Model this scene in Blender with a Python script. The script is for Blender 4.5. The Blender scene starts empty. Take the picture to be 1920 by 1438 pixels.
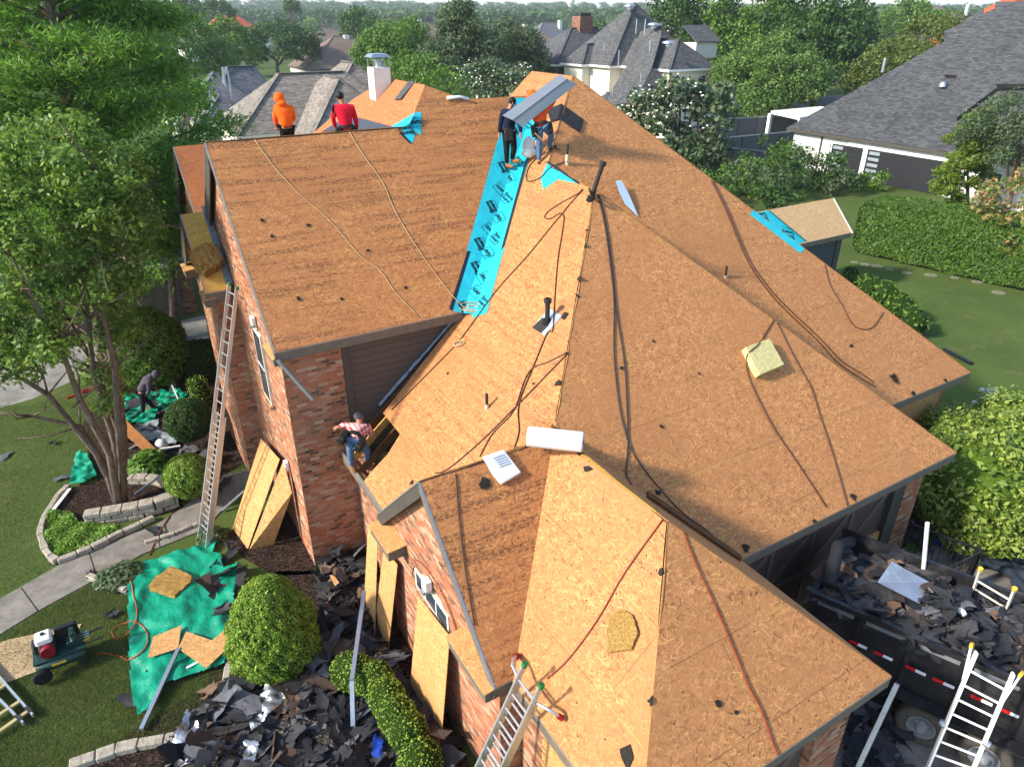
import bpy, bmesh, math, random
import numpy as np
from mathutils import Vector, Matrix
random.seed(7); rng = np.random.default_rng(7)
scene = bpy.context.scene
COL = scene.collection
R = math.radians
# ------------------------------------------------------------------ camera (world axes follow the house: X across, Y along)
PITCH, YAW, FPX, HC = 27.68, -30.852, 1316.6, 12.0
cam_d = bpy.data.cameras.new('camera'); cam = bpy.data.objects.new('camera', cam_d); COL.objects.link(cam)
cam.location = (0, 0, HC); cam.rotation_euler = (R(90 - PITCH), 0, R(YAW))
cam_d.sensor_width = 36; cam_d.lens = 36 * FPX / 1920; cam_d.clip_end = 9000; cam_d.clip_start = .1
scene.camera = cam
# ------------------------------------------------------------------ sky, sun, exposure
SUN_EL, SUN_TRAVEL = 33, -8
w = bpy.data.worlds.new('World'); scene.world = w; w.use_nodes = True
wn = w.node_tree.nodes; bg = wn['Background']
sky = wn.new('ShaderNodeTexSky'); sky.sky_type = 'NISHITA'; sky.sun_disc = False
sky.sun_elevation = R(SUN_EL); sky.sun_rotation = R(270 + 8); sky.dust_density = 1.; sky.ozone_density = 1.2; sky.altitude = 200
w.node_tree.links.new(sky.outputs[0], bg.inputs[0]); bg.inputs[1].default_value = .15
sd = bpy.data.lights.new('sun', 'SUN'); sun = bpy.data.objects.new('sun', sd); COL.objects.link(sun)
sd.energy = 3.1; sd.angle = R(4.5); sd.color = (1, .93, .82)
a, e = R(SUN_TRAVEL), R(SUN_EL)
sun.rotation_euler = Vector((math.cos(a) * math.cos(e), math.sin(a) * math.cos(e), -math.sin(e))).to_track_quat('-Z', 'Y').to_euler()
sun.location = (-30, 5, 30)
vs = scene.view_settings; vs.view_transform = 'Standard'; vs.look = 'None'; vs.exposure = 1.25; vs.gamma = 1; vs.use_curve_mapping = False
try:
    scene.cycles.max_bounces = 6; scene.cycles.diffuse_bounces = 3; scene.cycles.glossy_bounces = 2; scene.cycles.transmission_bounces = 3; scene.cycles.transparent_max_bounces = 4
    scene.cycles.caustics_reflective = False; scene.cycles.caustics_refractive = False
except Exception: pass
# ------------------------------------------------------------------ view rays: where a sight line meets a real surface
_y, _p = R(-YAW), R(PITCH)
FW = np.array([math.sin(_y) * math.cos(_p), math.cos(_y) * math.cos(_p), -math.sin(_p)])
RT = np.array([math.cos(_y), -math.sin(_y), 0]); UP = np.cross(RT, FW); OC = np.array([0, 0, HC])
def ray(x, y): return FW + (x - 960) / FPX * RT + (719 - y) / FPX * UP
def on(x, y, n, d):                      # point on plane n.X = d
    n = np.array(n, float); r = ray(x, y); return OC + r * ((d - n @ OC) / (n @ r))
def atz(x, y, z=0.): return on(x, y, (0, 0, 1), z)
def atu(x, y, u): return on(x, y, (1, 0, 0), u)
def atv(x, y, v): return on(x, y, (0, 1, 0), v)
def drop(x, y, lift=0.):                 # first surface already built
    dg = bpy.context.evaluated_depsgraph_get()
    ok, loc, nor, *_ = scene.ray_cast(dg, Vector(OC), Vector(ray(x, y)).normalized())
    if not ok: return Vector(atz(x, y)), Vector((0, 0, 1))
    if nor.dot(Vector(ray(x, y))) > 0: nor = -nor
    return loc + nor * lift, nor
# ------------------------------------------------------------------ mesh helpers
def V3(p): return np.array(p, float)
class MB:
    def __init__(s): s.v = []; s.f = []; s.uv = []
    def add(s, verts, faces, uvs=None):
        o = len(s.v); s.v += [tuple(map(float, p)) for p in verts]
        for i, f in enumerate(faces):
            s.f.append([o + k for k in f]); s.uv.append(uvs[i] if uvs else None)
        return s
    def box(s, lo, hi, fr=None):         # axis box, or in frame fr=(origin,ex,ey,ez)
        x0, y0, z0 = lo; x1, y1, z1 = hi
        P = [(x0,y0,z0),(x1,y0,z0),(x1,y1,z0),(x0,y1,z0),(x0,y0,z1),(x1,y0,z1),(x1,y1,z1),(x0,y1,z1)]
        F = [(3,2,1,0),(4,5,6,7),(0,1,5,4),(2,3,7,6),(1,2,6,5),(3,0,4,7)]
        U = []
        for f in F:
            pts = [P[i] for i in f]
            n = np.cross(np.subtract(pts[1], pts[0]), np.subtract(pts[2], pts[0])); k = int(np.argmax(abs(n)))
            ij = {0: (1, 2), 1: (0, 2), 2: (0, 1)}[k]
            U.append([(p[ij[0]], p[ij[1]]) for p in pts])
        if fr is not None: P = [fr[0] + p[0] * fr[1] + p[1] * fr[2] + p[2] * fr[3] for p in P]
        return s.add(P, F, U)
    def prism(s, poly, thick, n=None, uvf=None, bevel=0):  # polygon extruded against its normal
        poly = [V3(p) for p in poly]
        if n is None:
            n = np.zeros(3)
            for i in range(len(poly)): n += np.cross(poly[i], poly[(i + 1) % len(poly)])
            n /= np.linalg.norm(n)
        n = V3(n); k = len(poly); b = [p - n * thick for p in poly]
        F = [list(range(k)), list(range(2 * k - 1, k - 1, -1))] + [[i, k + i, k + (i + 1) % k, (i + 1) % k] for i in range(k)]
        U = None
        if uvf:
            al = poly + b; U = [[uvf(al[i]) for i in f] for f in F]
            for j, f in enumerate(F[2:]):
                i = j; L = np.linalg.norm(poly[(i + 1) % k] - poly[i]); U[2 + j] = [(0, 0), (0, thick), (L, thick), (L, 0)]
        return s.add(poly + b, F, U)
    def beam(s, p0, p1, wd, ht, up=(0, 0, 1)):      # rectangular bar from p0 to p1
        p0, p1, up = V3(p0), V3(p1), V3(up); ex = p1 - p0; L = np.linalg.norm(ex); ex /= L
        ey = np.cross(up, ex)
        if np.linalg.norm(ey) < 1e-6: ey = np.cross((1, 0, 0), ex)
        ey /= np.linalg.norm(ey); ez = np.cross(ex, ey)
        return s.box((0, -wd / 2, -ht / 2), (L, wd / 2, ht / 2), (p0, ex, ey, ez))
    def tube(s, pts, rad, seg=8, cap=True):
        pts = [V3(p) for p in pts]; n = len(pts); rad = [rad] * n if np.isscalar(rad) else list(rad)
        o = len(s.v); prev = None; V = []; F = []
        for i in range(n):
            t = pts[min(i + 1, n - 1)] - pts[max(i - 1, 0)]; t = t / (np.linalg.norm(t) + 1e-12)
            if prev is None:
                a_ = np.cross(t, (0, 0, 1.)); a_ = a_ if np.linalg.norm(a_) > 1e-3 else np.cross(t, (1., 0, 0))
            else: a_ = prev - t * (prev @ t)
            a_ = a_ / (np.linalg.norm(a_) + 1e-12); prev = a_; b_ = np.cross(t, a_)
            for k in range(seg):
                an = 2 * math.pi * k / seg; V.append(pts[i] + rad[i] * (math.cos(an) * a_ + math.sin(an) * b_))
        for i in range(n - 1):
            for k in range(seg): F.append([i * seg + k, i * seg + (k + 1) % seg, (i + 1) * seg + (k + 1) % seg, (i + 1) * seg + k])
        if cap: F.append(list(range(seg - 1, -1, -1))); F.append([(n - 1) * seg + k for k in range(seg)])
        return s.add(V, F)
    def ball(s, c, r, nu=14, nv=9, noise=0., seed=0):
        c = V3(c); r = V3(r) if not np.isscalar(r) else np.array([r, r, r], float); V = []; F = []; rg = random.Random(seed)
        for j in range(nv + 1):
            ph = math.pi * j / nv
            for i in range(nu):
                th = 2 * math.pi * i / nu; q = 1 + noise * (rg.random() - .5)
                V.append(c + q * r * np.array([math.sin(ph) * math.cos(th), math.sin(ph) * math.sin(th), math.cos(ph)]))
        for j in range(nv):
            for i in range(nu): F.append([j * nu + i, (j + 1) * nu + i, (j + 1) * nu + (i + 1) % nu, j * nu + (i + 1) % nu])
        return s.add(V, F)
    def lathe(s, c, prof, seg=20, ax=(0, 0, 1)):     # prof: (radius, height)
        ax = V3(ax); ax /= np.linalg.norm(ax); q = Vector((0, 0, 1)).rotation_difference(Vector(ax)).to_matrix(); q = np.array(q); V = []; F = []
        for r, h in prof:
            for k in range(seg):
                t = 2 * math.pi * k / seg; V.append(V3(c) + q @ np.array([r * math.cos(t), r * math.sin(t), h]))
        for j in range(len(prof) - 1):
            for k in range(seg): F.append([j * seg + k, j * seg + (k + 1) % seg, (j + 1) * seg + (k + 1) % seg, (j + 1) * seg + k])
        F.append(list(range(seg - 1, -1, -1))); F.append([(len(prof) - 1) * seg + k for k in range(seg)])
        return s.add(V, F)
    def build(s, name, m, parent=None, smooth=False, base=None, bevel=0):
        me = bpy.data.meshes.new(name); o = bpy.data.objects.new(name, me); COL.objects.link(o)
        org = V3(base) if base is not None else (V3(world_loc(parent)) if parent else np.zeros(3))
        me.from_pydata([tuple(V3(p) - org) for p in s.v], [], s.f)
        uvl = me.uv_layers.new(name='UVMap'); k = 0; buf = np.zeros(2 * len(me.loops), 'f')
        for f, u in zip(s.f, s.uv):
            for j in range(len(f)):
                if u: buf[2 * k] = u[j][0]; buf[2 * k + 1] = u[j][1]
                k += 1
        uvl.data.foreach_set('uv', buf)
        if smooth: me.polygons.foreach_set('use_smooth', [True] * len(me.polygons))
        if isinstance(m, (list, tuple)):
            for q in m: me.materials.append(q)
        elif m: me.materials.append(m)
        if bevel:
            bm = bmesh.new(); bm.from_mesh(me); bmesh.ops.bevel(bm, geom=bm.edges[:], offset=bevel, segments=1, affect='EDGES', clamp_overlap=True); bm.to_mesh(me); bm.free()
        me.update()
        if parent: o.parent = parent
        elif base is not None: o.location = tuple(org)
        return o
def world_loc(o):
    l = Vector(o.location); p = o.parent
    while p: l = l + Vector(p.location); p = p.parent
    return l
def fastmesh(name, verts, quads, m, parent=None, base=None, smooth=False):   # numpy arrays
    me = bpy.data.meshes.new(name); verts = np.asarray(verts, 'f')
    org = np.array(base if base is not None else (world_loc(parent) if parent else (0, 0, 0)), 'f')
    verts = verts - org; k = quads.shape[1]; n = len(quads)
    me.vertices.add(len(verts)); me.vertices.foreach_set('co', verts.ravel())
    me.loops.add(n * k); me.loops.foreach_set('vertex_index', quads.astype('i').ravel())
    me.polygons.add(n); me.polygons.foreach_set('loop_start', np.arange(0, n * k, k, dtype='i'))
    try: me.polygons.foreach_set('loop_total', np.full(n, k, 'i'))
    except Exception: pass
    if smooth: me.polygons.foreach_set('use_smooth', np.ones(n, bool))
    me.update(calc_edges=True); me.validate()
    if m: me.materials.append(m)
    o = bpy.data.objects.new(name, me); COL.objects.link(o)
    if parent: o.parent = parent
    elif base is not None: o.location = tuple(float(x) for x in org)
    return o
def tag(o, label, cat, group=None, kind=None):
    o['label'] = label; o['category'] = cat
    if group: o['group'] = group
    if kind: o['kind'] = kind
    return o
def thing(name, label, cat, loc, group=None):
    o = bpy.data.objects.new(name, None); COL.objects.link(o); o.location = tuple(map(float, loc)); o.empty_display_size = .2
    return tag(o, label, cat, group)
def struct(o): o['kind'] = 'structure'; return o
def dup(o, loc=None, rotz=None, scale=None, label=None):
    r = o.copy(); COL.objects.link(r)
    if loc is not None: r.location = tuple(map(float, loc))
    if rotz is not None: r.rotation_euler.z = rotz
    if scale is not None: r.scale = (scale,) * 3 if np.isscalar(scale) else scale
    if label: r['label'] = label
    for ch in list(o.children):
        c = ch.copy(); COL.objects.link(c); c.parent = r
        for g in list(ch.children): d = g.copy(); COL.objects.link(d); d.parent = c
    return r
# ------------------------------------------------------------------ materials
def C(h, k=1.):
    h = h.lstrip('#'); c = [int(h[i:i + 2], 16) / 255 for i in (0, 2, 4)]
    return tuple(((x / 12.92 if x <= .04045 else ((x + .055) / 1.055) ** 2.4) * k) for x in c) + (1,)
def L4(r, g, b): return (r, g, b, 1)
class M:
    def __init__(s, name, rough=.8, spec=.3, metal=0., col=None):
        s.m = bpy.data.materials.new(name); s.m.use_nodes = True; s.n = s.m.node_tree.nodes; s.l = s.m.node_tree.links
        s.b = s.n['Principled BSDF']; s.b.inputs['Roughness'].default_value = rough; s.b.inputs['Specular IOR Level'].default_value = spec; s.b.inputs['Metallic'].default_value = metal
        if col: s.b.inputs['Base Color'].default_value = col
    def N(s, t, ins=None, **at):
        q = s.n.new('ShaderNode' + t)
        for k, v in at.items(): setattr(q, k, v)
        for k, v in (ins or {}).items():
            if hasattr(v, 'is_output') or isinstance(v, bpy.types.NodeSocket): s.l.new(v, q.inputs[k])
            else: q.inputs[k].default_value = v
        return q
    def uv(s): return s.N('UVMap').outputs[0]
    def obj(s): return s.N('TexCoord').outputs['Object']
    def pos(s): return s.N('NewGeometry').outputs['Position']
    def map(s, v, sc=(1, 1, 1), rot=(0, 0, 0), loc=(0, 0, 0)): return s.N('Mapping', {'Vector': v, 'Scale': sc, 'Rotation': rot, 'Location': loc}).outputs[0]
    def noise(s, v, sc=5., det=3., rough=.5, dim='3D'): return s.N('TexNoise', {'Vector': v, 'Scale': sc, 'Detail': det, 'Roughness': rough}, noise_dimensions=dim).outputs['Fac']
    def ramp(s, f, stops, interp='LINEAR'):
        q = s.N('ValToRGB', {'Fac': f}); q.color_ramp.interpolation = interp; el = q.color_ramp.elements
        while len(el) > 1: el.remove(el[-1])
        el[0].position, el[0].color = stops[0]
        for p, c in stops[1:]: x = el.new(p); x.color = c
        return q.outputs[0]
    def mix(s, f, a_, b_, mode='MIX'):
        q = s.N('Mix', data_type='RGBA', blend_type=mode)
        for k, v in ((0, f), (6, a_), (7, b_)):
            if isinstance(v, bpy.types.NodeSocket): s.l.new(v, q.inputs[k])
            else: q.inputs[k].default_value = v
        return q.outputs[2]
    def math(s, op, a_, b_=0., c_=0.):
        q = s.N('Math', operation=op)
        for k, v in ((0, a_), (1, b_), (2, c_)):
            if isinstance(v, bpy.types.NodeSocket): s.l.new(v, q.inputs[k])
            else: q.inputs[k].default_value = v
        return q.outputs[0]
    def step(s, f, lo, hi): 
        q = s.N('MapRange', {'Value': f, 'From Min': lo, 'From Max': hi}); return q.outputs[0]
    def color(s, c):
        if isinstance(c, tuple): s.b.inputs['Base Color'].default_value = c
        else: s.l.new(c, s.b.inputs['Base Color'])
        return s
    def bump(s, h, st=.3, d=.02): q = s.N('Bump', {'Height': h, 'Strength': st, 'Distance': d}); s.l.new(q.outputs[0], s.b.inputs['Normal']); return s
def osb(name, dark, mid, light, seams=True, stain=0., grey=.0, dens=1.25):
    q = M(name, .75, .25); uv = q.uv()
    warp = q.N('TexNoise', {'Vector': uv, 'Scale': 2.2, 'Detail': 2.}, noise_dimensions='2D').outputs['Color']
    uvw = q.N('VectorMath', {0: uv, 1: q.N('VectorMath', {0: warp, 'Scale': .025}, operation='SCALE').outputs[0]}, operation='ADD').outputs[0]
    col = q.ramp(q.noise(q.map(uv, (3, 5, 1)), 3., 4., .65, '2D'), [(.2, tuple(x * .82 for x in mid[:3]) + (1,)), (.5, mid), (.8, tuple((x + y) / 2 for x, y in zip(mid, light)))])
    for k, (sc, L, W, f0, fac) in enumerate([(8.5, .075, .022, .8, .62), (10., .065, .018, .8, .62), (7.2, .085, .025, .6, .58), (11.5, .055, .015, .85, .62), (9.2, .07, .018, .7, .66), (13., .05, .010, .8, .7), (6.3, .09, .016, .42, .78)]):
        mv = q.N('VectorMath', {0: uvw, 1: (k * 3.71 + .3, k * 1.93 + .7, 0)}, operation='ADD').outputs[0]
        vo = q.N('TexVoronoi', {'Vector': mv, 'Scale': sc * dens, 'Randomness': .9}, voronoi_dimensions='2D'); rnd = q.N('SeparateColor', {0: vo.outputs['Color']})
        lo_ = q.N('VectorMath', {0: mv, 1: vo.outputs['Position']}, operation='SUBTRACT').outputs[0]
        an = q.math('MULTIPLY', q.math('SUBTRACT', rnd.outputs[2], .5), 2.5)
        xy = q.N('SeparateXYZ', {0: q.N('VectorRotate', {'Vector': lo_, 'Angle': an}, rotation_type='Z_AXIS').outputs[0]})
        on_ = q.math('MULTIPLY', q.math('MULTIPLY', q.step(q.math('ABSOLUTE', xy.outputs[0]), L / dens, L * .86 / dens), q.step(q.math('ABSOLUTE', xy.outputs[1]), W / dens, W * .7 / dens)), q.math('LESS_THAN', rnd.outputs[1], f0))
        shade = q.ramp(rnd.outputs[0], [(0, dark), (.18, tuple((x + y) / 2 for x, y in zip(dark, mid))), (.3, mid), (.68, mid), (.85, light), (1, tuple(min(1, x * 1.15) for x in light[:3]) + (1,))])
        col = q.mix(q.math('MULTIPLY', on_, fac), col, shade)
    big = q.noise(uv, .55, 4., .6, '2D'); col = q.mix(q.step(big, .45, .75), col, q.mix(.75, col, mid), 'MIX')
    col = q.mix(q.math('MULTIPLY', q.step(big, .5, .85), .16), col, dark)
    spk = q.N('TexVoronoi', {'Vector': q.map(uv, (3.3, 4.1, 1)), 'Scale': 1.}, voronoi_dimensions='2D')
    col = q.mix(q.math('MULTIPLY', q.math('LESS_THAN', spk.outputs['Distance'], .05), q.math('LESS_THAN', q.N('SeparateColor', {0: spk.outputs['Color']}).outputs[0], .16)), col, L4(.03, .02, .015))
    if stain:
        ban = q.noise(q.map(uv, (.35, 5.5, 1)), 1.3, 5., .7, '2D'); fine = q.noise(q.map(uv, (14, 30, 1)), 1., 2., .6, '2D')
        area = q.noise(q.map(uv, (.25, .5, 1)), 1., 1., .5, '2D')
        f = q.math('MULTIPLY', q.math('MULTIPLY', q.step(ban, .48, .58), q.step(fine, .4, .58)), q.step(area, .34, .52))
        col = q.mix(q.math('MULTIPLY', f, stain), col, L4(.075, .035, .018))
    if seams:
        bk = q.N('TexBrick', {'Vector': uv, 'Scale': 1., 'Mortar Size': .006, 'Mortar Smooth': .3, 'Brick Width': 2.44, 'Row Height': 1.22, 'Color1': L4(0, 0, 0), 'Color2': L4(.25, .25, .25), 'Mortar': L4(1, 1, 1)}, offset=.5)
        sep = q.N('SeparateColor', {0: bk.outputs['Color']}).outputs[0]
        col = q.mix(q.math('MULTIPLY', q.math('LESS_THAN', sep, .5), q.math('MULTIPLY', sep, .5)), col, q.mix(.5, col, mid))
        br = q.noise(uv, .9, 2., .5, '2D')
        col = q.mix(q.math('MULTIPLY', q.math('GREATER_THAN', sep, .6), q.step(br, .42, .55)), col, L4(.16, .08, .03))
        # yellow edge sealant where boards meet
        bk2 = q.N('TexBrick', {'Vector': q.map(uv, loc=(0.012, .012, 0)), 'Scale': 1., 'Mortar Size': .004, 'Mortar Smooth': .1, 'Brick Width': 2.44, 'Row Height': 1.22}, offset=.5)
        col = q.mix(q.math('MULTIPLY', bk2.outputs['Fac'], q.step(br, .5, .4)), col, L4(.55, .36, .06))
    q.color(col).bump(q.noise(q.map(uvw, (40, 90, 1)), 1., 2., .5, '2D'), .25, .01); return q.m
OD, OM_, OL = L4(.17, .056, .018), L4(.42, .182, .066), L4(.60, .30, .105)
m_osb = osb('osb_new', OD, OM_, OL)
m_osb2 = osb('osb_worn', L4(.15, .05, .017), L4(.42, .17, .058), L4(.57, .275, .095), stain=.72)
m_osb3 = osb('osb_speckled', OD, OM_, OL, stain=.45)
m_osbr = osb('osb_red', L4(.2, .07, .026), L4(.42, .142, .048), L4(.52, .225, .09))
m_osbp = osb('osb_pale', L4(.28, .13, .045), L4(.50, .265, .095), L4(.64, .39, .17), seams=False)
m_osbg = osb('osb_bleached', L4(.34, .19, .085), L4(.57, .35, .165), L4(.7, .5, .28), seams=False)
m_osby = osb('osb_yellow', L4(.42, .22, .045), L4(.58, .33, .065), L4(.68, .44, .12), seams=False)
def brick(name, mort=(.42, .36, .31), tint=1., sc=1.):
    q = M(name, .9, .2); uv = q.map(q.uv(), (sc, sc, 1))
    bk = q.N('TexBrick', {'Vector': uv, 'Scale': 1., 'Mortar Size': .007, 'Mortar Smooth': .2, 'Bias': 0., 'Brick Width': .215, 'Row Height': .075, 'Color1': L4(0, 0, 0), 'Color2': L4(1, 1, 1), 'Mortar': L4(.5, .5, .5)}, offset=.5)
    t = tint
    col = q.ramp(bk.outputs['Color'], [(0, L4(.10 * t, .045 * t, .03 * t)), (.13, L4(.18 * t, .085 * t, .055 * t)), (.18, L4(.36 * t, .105 * t, .05 * t)), (.5, L4(.45 * t, .135 * t, .062 * t)), (.74, L4(.48 * t, .2 * t, .10 * t)), (.9, L4(.5 * t, .30 * t, .19 * t)), (1, L4(.55 * t, .4 * t, .29 * t))])
    col = q.mix(q.math('MULTIPLY', q.step(q.noise(uv, 22., 4., .7, '2D'), .5, .74), .35), col, L4(.5 * t, .34 * t, .24 * t))
    col = q.mix(q.math('MULTIPLY', q.step(q.noise(uv, .8, 3., .6, '2D'), .5, .7), .2), col, L4(.5 * t, .38 * t, .28 * t))
    col = q.mix(q.math('MULTIPLY', q.step(q.noise(q.map(uv, (1, 2.2, 1)), 1.7, 4., .65, '2D'), .52, .74), .28), col, L4(.58 * t, .36 * t, .2 * t)); col = q.mix(bk.outputs['Fac'], col, L4(*mort)); q.color(col)
    q.bump(q.math('SUBTRACT', q.noise(uv, 60., 2., .6, '2D'), q.math('MULTIPLY', bk.outputs['Fac'], 1.5)), .5, .012); return q.m
m_brick = brick('brick', (.31, .205, .125), .86); m_brick2 = brick('brick_far', (.22, .19, .17), .55)
def plain(name, col, rough=.6, spec=.3, metal=0., var=.15, sc=6., coat=0., bumps=0.):
    q = M(name, rough, spec, metal)
    p = q.obj(); f = q.noise(p, sc, 4., .6)
    c0 = tuple(x * (1 - var) for x in col[:3]) + (1,); c1 = tuple(min(1, x * (1 + var)) for x in col[:3]) + (1,)
    q.color(q.ramp(f, [(.3, c0), (.7, c1)]))
    if bumps: q.bump(q.noise(p, sc * 4, 3., .6), bumps, .01)
    return q.m
m_trim = plain('trim_taupe', C('#6d6358'), .6); m_trimd = plain('trim_dark', C('#4b463f'), .65); m_siding0 = None
def siding(name, col, pitch=.17):
    q = M(name, .65, .3); uv = q.uv(); sx = q.N('SeparateXYZ', {0: uv})
    fr = q.math('FRACT', q.math('DIVIDE', sx.outputs[1], pitch))
    c = q.mix(q.math('LESS_THAN', fr, .07), col, tuple(x * .35 for x in col[:3]) + (1,)); c = q.mix(q.math('MULTIPLY', q.noise(q.map(uv, (1, 9, 1)), 3., 3., .6, '2D'), .3), c, tuple(x * .7 for x in col[:3]) + (1,))
    q.color(c).bump(fr, .8, .02); return q.m
m_siding = siding('siding_dark', C('#57504a')); m_siding2 = siding('siding_slate', C('#4a4d52'), .2); m_greyfence = siding('fence_boards', C('#66686e'), .15)
m_drip = plain('drip_edge', C('#9a9184'), .45, .5, .3); m_galv = plain('galvanised', C('#a9b0b6'), .38, .5, .75, .12, 9.); m_alu = plain('aluminium', C('#c4c6c8'), .36, .5, .7, .1, 14.)
m_white = plain('white_paint', C('#e8e6e1'), .5, .4, 0, .05); m_stucco = plain('stucco', C('#dfdcd3'), .9, .2, 0, .07, 3., bumps=.2); m_cream = plain('cream_trim', C('#d8d0bd'), .7)
q = M('black_steel', .4, .5); p = q.obj(); c_ = q.mix(q.math('MULTIPLY', q.step(q.noise(p, 2.2, 6., .7), .5, .72), .5), L4(.012, .012, .014), L4(.085, .078, .07)); q.color(q.mix(q.math('MULTIPLY', q.step(q.noise(q.map(p, (1, 1, 7)), 9., 3., .7), .6, .7), .35), c_, L4(.10, .06, .04))).bump(q.noise(p, 3., 2.), .15, .03); m_black = q.m
m_rubber = plain('rubber', C('#1b1b1c'), .85, .2, 0, .3, 20.)
m_wood = plain('lumber', C('#c08a4c'), .75, .2, 0, .25, 9.); m_dkwood = plain('dark_lumber', C('#5d3d22'), .8, .2, 0, .3, 9.)
m_glass = plain('window_glass', C('#39434c'), .08, .6, 0, .2, 2.); m_conc = None
def shingles(name, a_, b_, row=.14):
    q = M(name, .95, .15); uv = q.uv()
    bk = q.N('TexBrick', {'Vector': uv, 'Scale': 1., 'Mortar Size': .012, 'Mortar Smooth': .4, 'Brick Width': .36, 'Row Height': row, 'Color1': L4(0, 0, 0), 'Color2': L4(1, 1, 1), 'Mortar': L4(0, 0, 0)}, offset=.37)
    c = q.ramp(bk.outputs['Color'], [(0, a_), (.5, tuple((x + y) / 2 for x, y in zip(a_, b_))), (1, b_)])
    c = q.mix(q.math('MULTIPLY', bk.outputs['Fac'], .8), c, tuple(x * .4 for x in a_[:3]) + (1,))
    c = q.mix(q.math('MULTIPLY', q.step(q.noise(uv, .25, 4., .65, '2D'), .45, .7), .35), c, tuple(x * .65 for x in a_[:3]) + (1,))
    q.color(c).bump(bk.outputs['Fac'], .4, -.015); return q.m
m_sh_tan = shingles('shingles_tan', C('#716a61'), C('#968d82')); m_sh_grey = shingles('shingles_grey', C('#5c5c61'), C('#7d7d82')); m_sh_char = shingles('shingles_charcoal', C('#3d3e40'), C('#58595b'), .15)
m_sh_dk = shingles('shingles_slate', C('#4a4a4a'), C('#686867'), .16); m_sh_br = shingles('shingles_brown', C('#6e6055'), C('#8a7868'), .2)
# ================================================================== the house being re-roofed
PL = {1: ('v', -6.883, .939), 2: ('u', -.021, .848), 3: ('v', -1.73, .783), 4: ('v', -4.647, .869), 5: ('u', -.474, .963), 6: ('v', .207, .901), 7: ('v', -2.766, .946)}
def pn(k):
    ax, a_, s = PL[k]; return (np.array([0, -s, 1.]) if ax == 'v' else np.array([-s, 0, 1.])), a_
def onp(k, x, y): n, a_ = pn(k); return on(x, y, n, a_)
def zat(k, u, v): ax, a_, s = PL[k]; return a_ + s * (v if ax == 'v' else u)
def P(k, u, v): return np.array([u, v, zat(k, u, v)])
def uvroof(k):
    ax, a_, s = PL[k]; g = math.sqrt(1 + s * s)
    return (lambda p: (p[0], p[1] * g)) if ax == 'v' else (lambda p: (p[1], p[0] * g))
house = thing('brick_house', 'large brick house stripped to bare wood roof decking in the middle', 'house', (6, 10, 0))
def deck(k, poly, m, th=.03, name='roof', uvf=None):
    n = pn(k)[0]; n = n / np.linalg.norm(n)
    pl = [V3(p) for p in poly]; nn = sum(np.cross(pl[i], pl[(i + 1) % len(pl)]) for i in range(len(pl)))
    if nn @ n < 0: pl = pl[::-1]
    return MB().prism(pl, th, n, uvf or uvroof(k)).build(name, m, house)
def tri(a, b, c):  # plane through three points helper -> deck with generic uv
    pass
def slab(poly, m, th=.03, name='roof', par=None, mb=None):
    pl = [V3(p) for p in poly]; nn = sum(np.cross(pl[i], pl[(i + 1) % len(pl)]) for i in range(len(pl)))
    if nn[2] < 0: pl = pl[::-1]; nn = -nn
    n = nn / np.linalg.norm(nn); h = np.array([n[0], n[1], 0]); L = np.linalg.norm(h); h = h / L if L > 1e-6 else np.array([1., 0, 0])
    ea = np.array([-h[1], h[0], 0]); es = np.cross(n, ea)
    uvf = lambda p: (float(p @ ea), float(p @ es))
    q = (mb or MB()).prism(pl, th, n, uvf)
    return q if mb is not None else q.build(name, m, par or house)
# key points
E1, E2, E3, E4, E5, E6, E7 = 5.909, 3.042, 3.215, 2.917, 3.131, 3.216, 3.154
v1e = (E1 - PL[1][1]) / PL[1][2]; u2e = (E2 - PL[2][1]) / PL[2][2]; v3e = (E3 - PL[3][1]) / PL[3][2]; v4e = (E4 - PL[4][1]) / PL[4][2]
u5e = (E5 - PL[5][1]) / PL[5][2]; v6e = (E6 - PL[6][1]) / PL[6][2]; v7e = (E7 - PL[7][1]) / PL[7][2]
uL, v1r = 2.492, 17.447
vz = lambda z, k: (z - PL[k][1]) / PL[k][2]
def valley12(v): z = zat(1, 0, v); return np.array([vz(z, 2), v, z])
Q = np.array([vz(8.45, 2), vz(8.45, 3), 8.45]); Pk = np.array([12.4, 17.42, 10.49]); Pp = np.array([10.2, 15.28, 8.63])
A6 = np.array([6.146, 5.82, 5.445]); C6 = np.array([8.63, v6e, E6]); K6 = np.array([u5e, v6e - .05, E5])
C3 = np.array([15.52, v3e, E3]); C4 = np.array([20.55, v4e, E4]); T5 = np.array([6.146, vz(5.445, 3), 5.445])
HA = np.array([8.3, 18.37, zat(1, 0, 18.37)]); HBk = np.array([8.3, 21.0, HA[2]])
top1 = 17.975
# F1: wide front slope of the two-storey wing
hipf = np.array([7.39, v1r, zat(1, 0, v1r)])
deck(1, [(uL, v1e, E1), tuple(valley12(v1e)), tuple(valley12(top1)), (9.25, top1, zat(1, 0, top1)), tuple(HA), tuple(hipf), (uL, v1r, zat(1, 0, v1r))], m_osb2)
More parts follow.
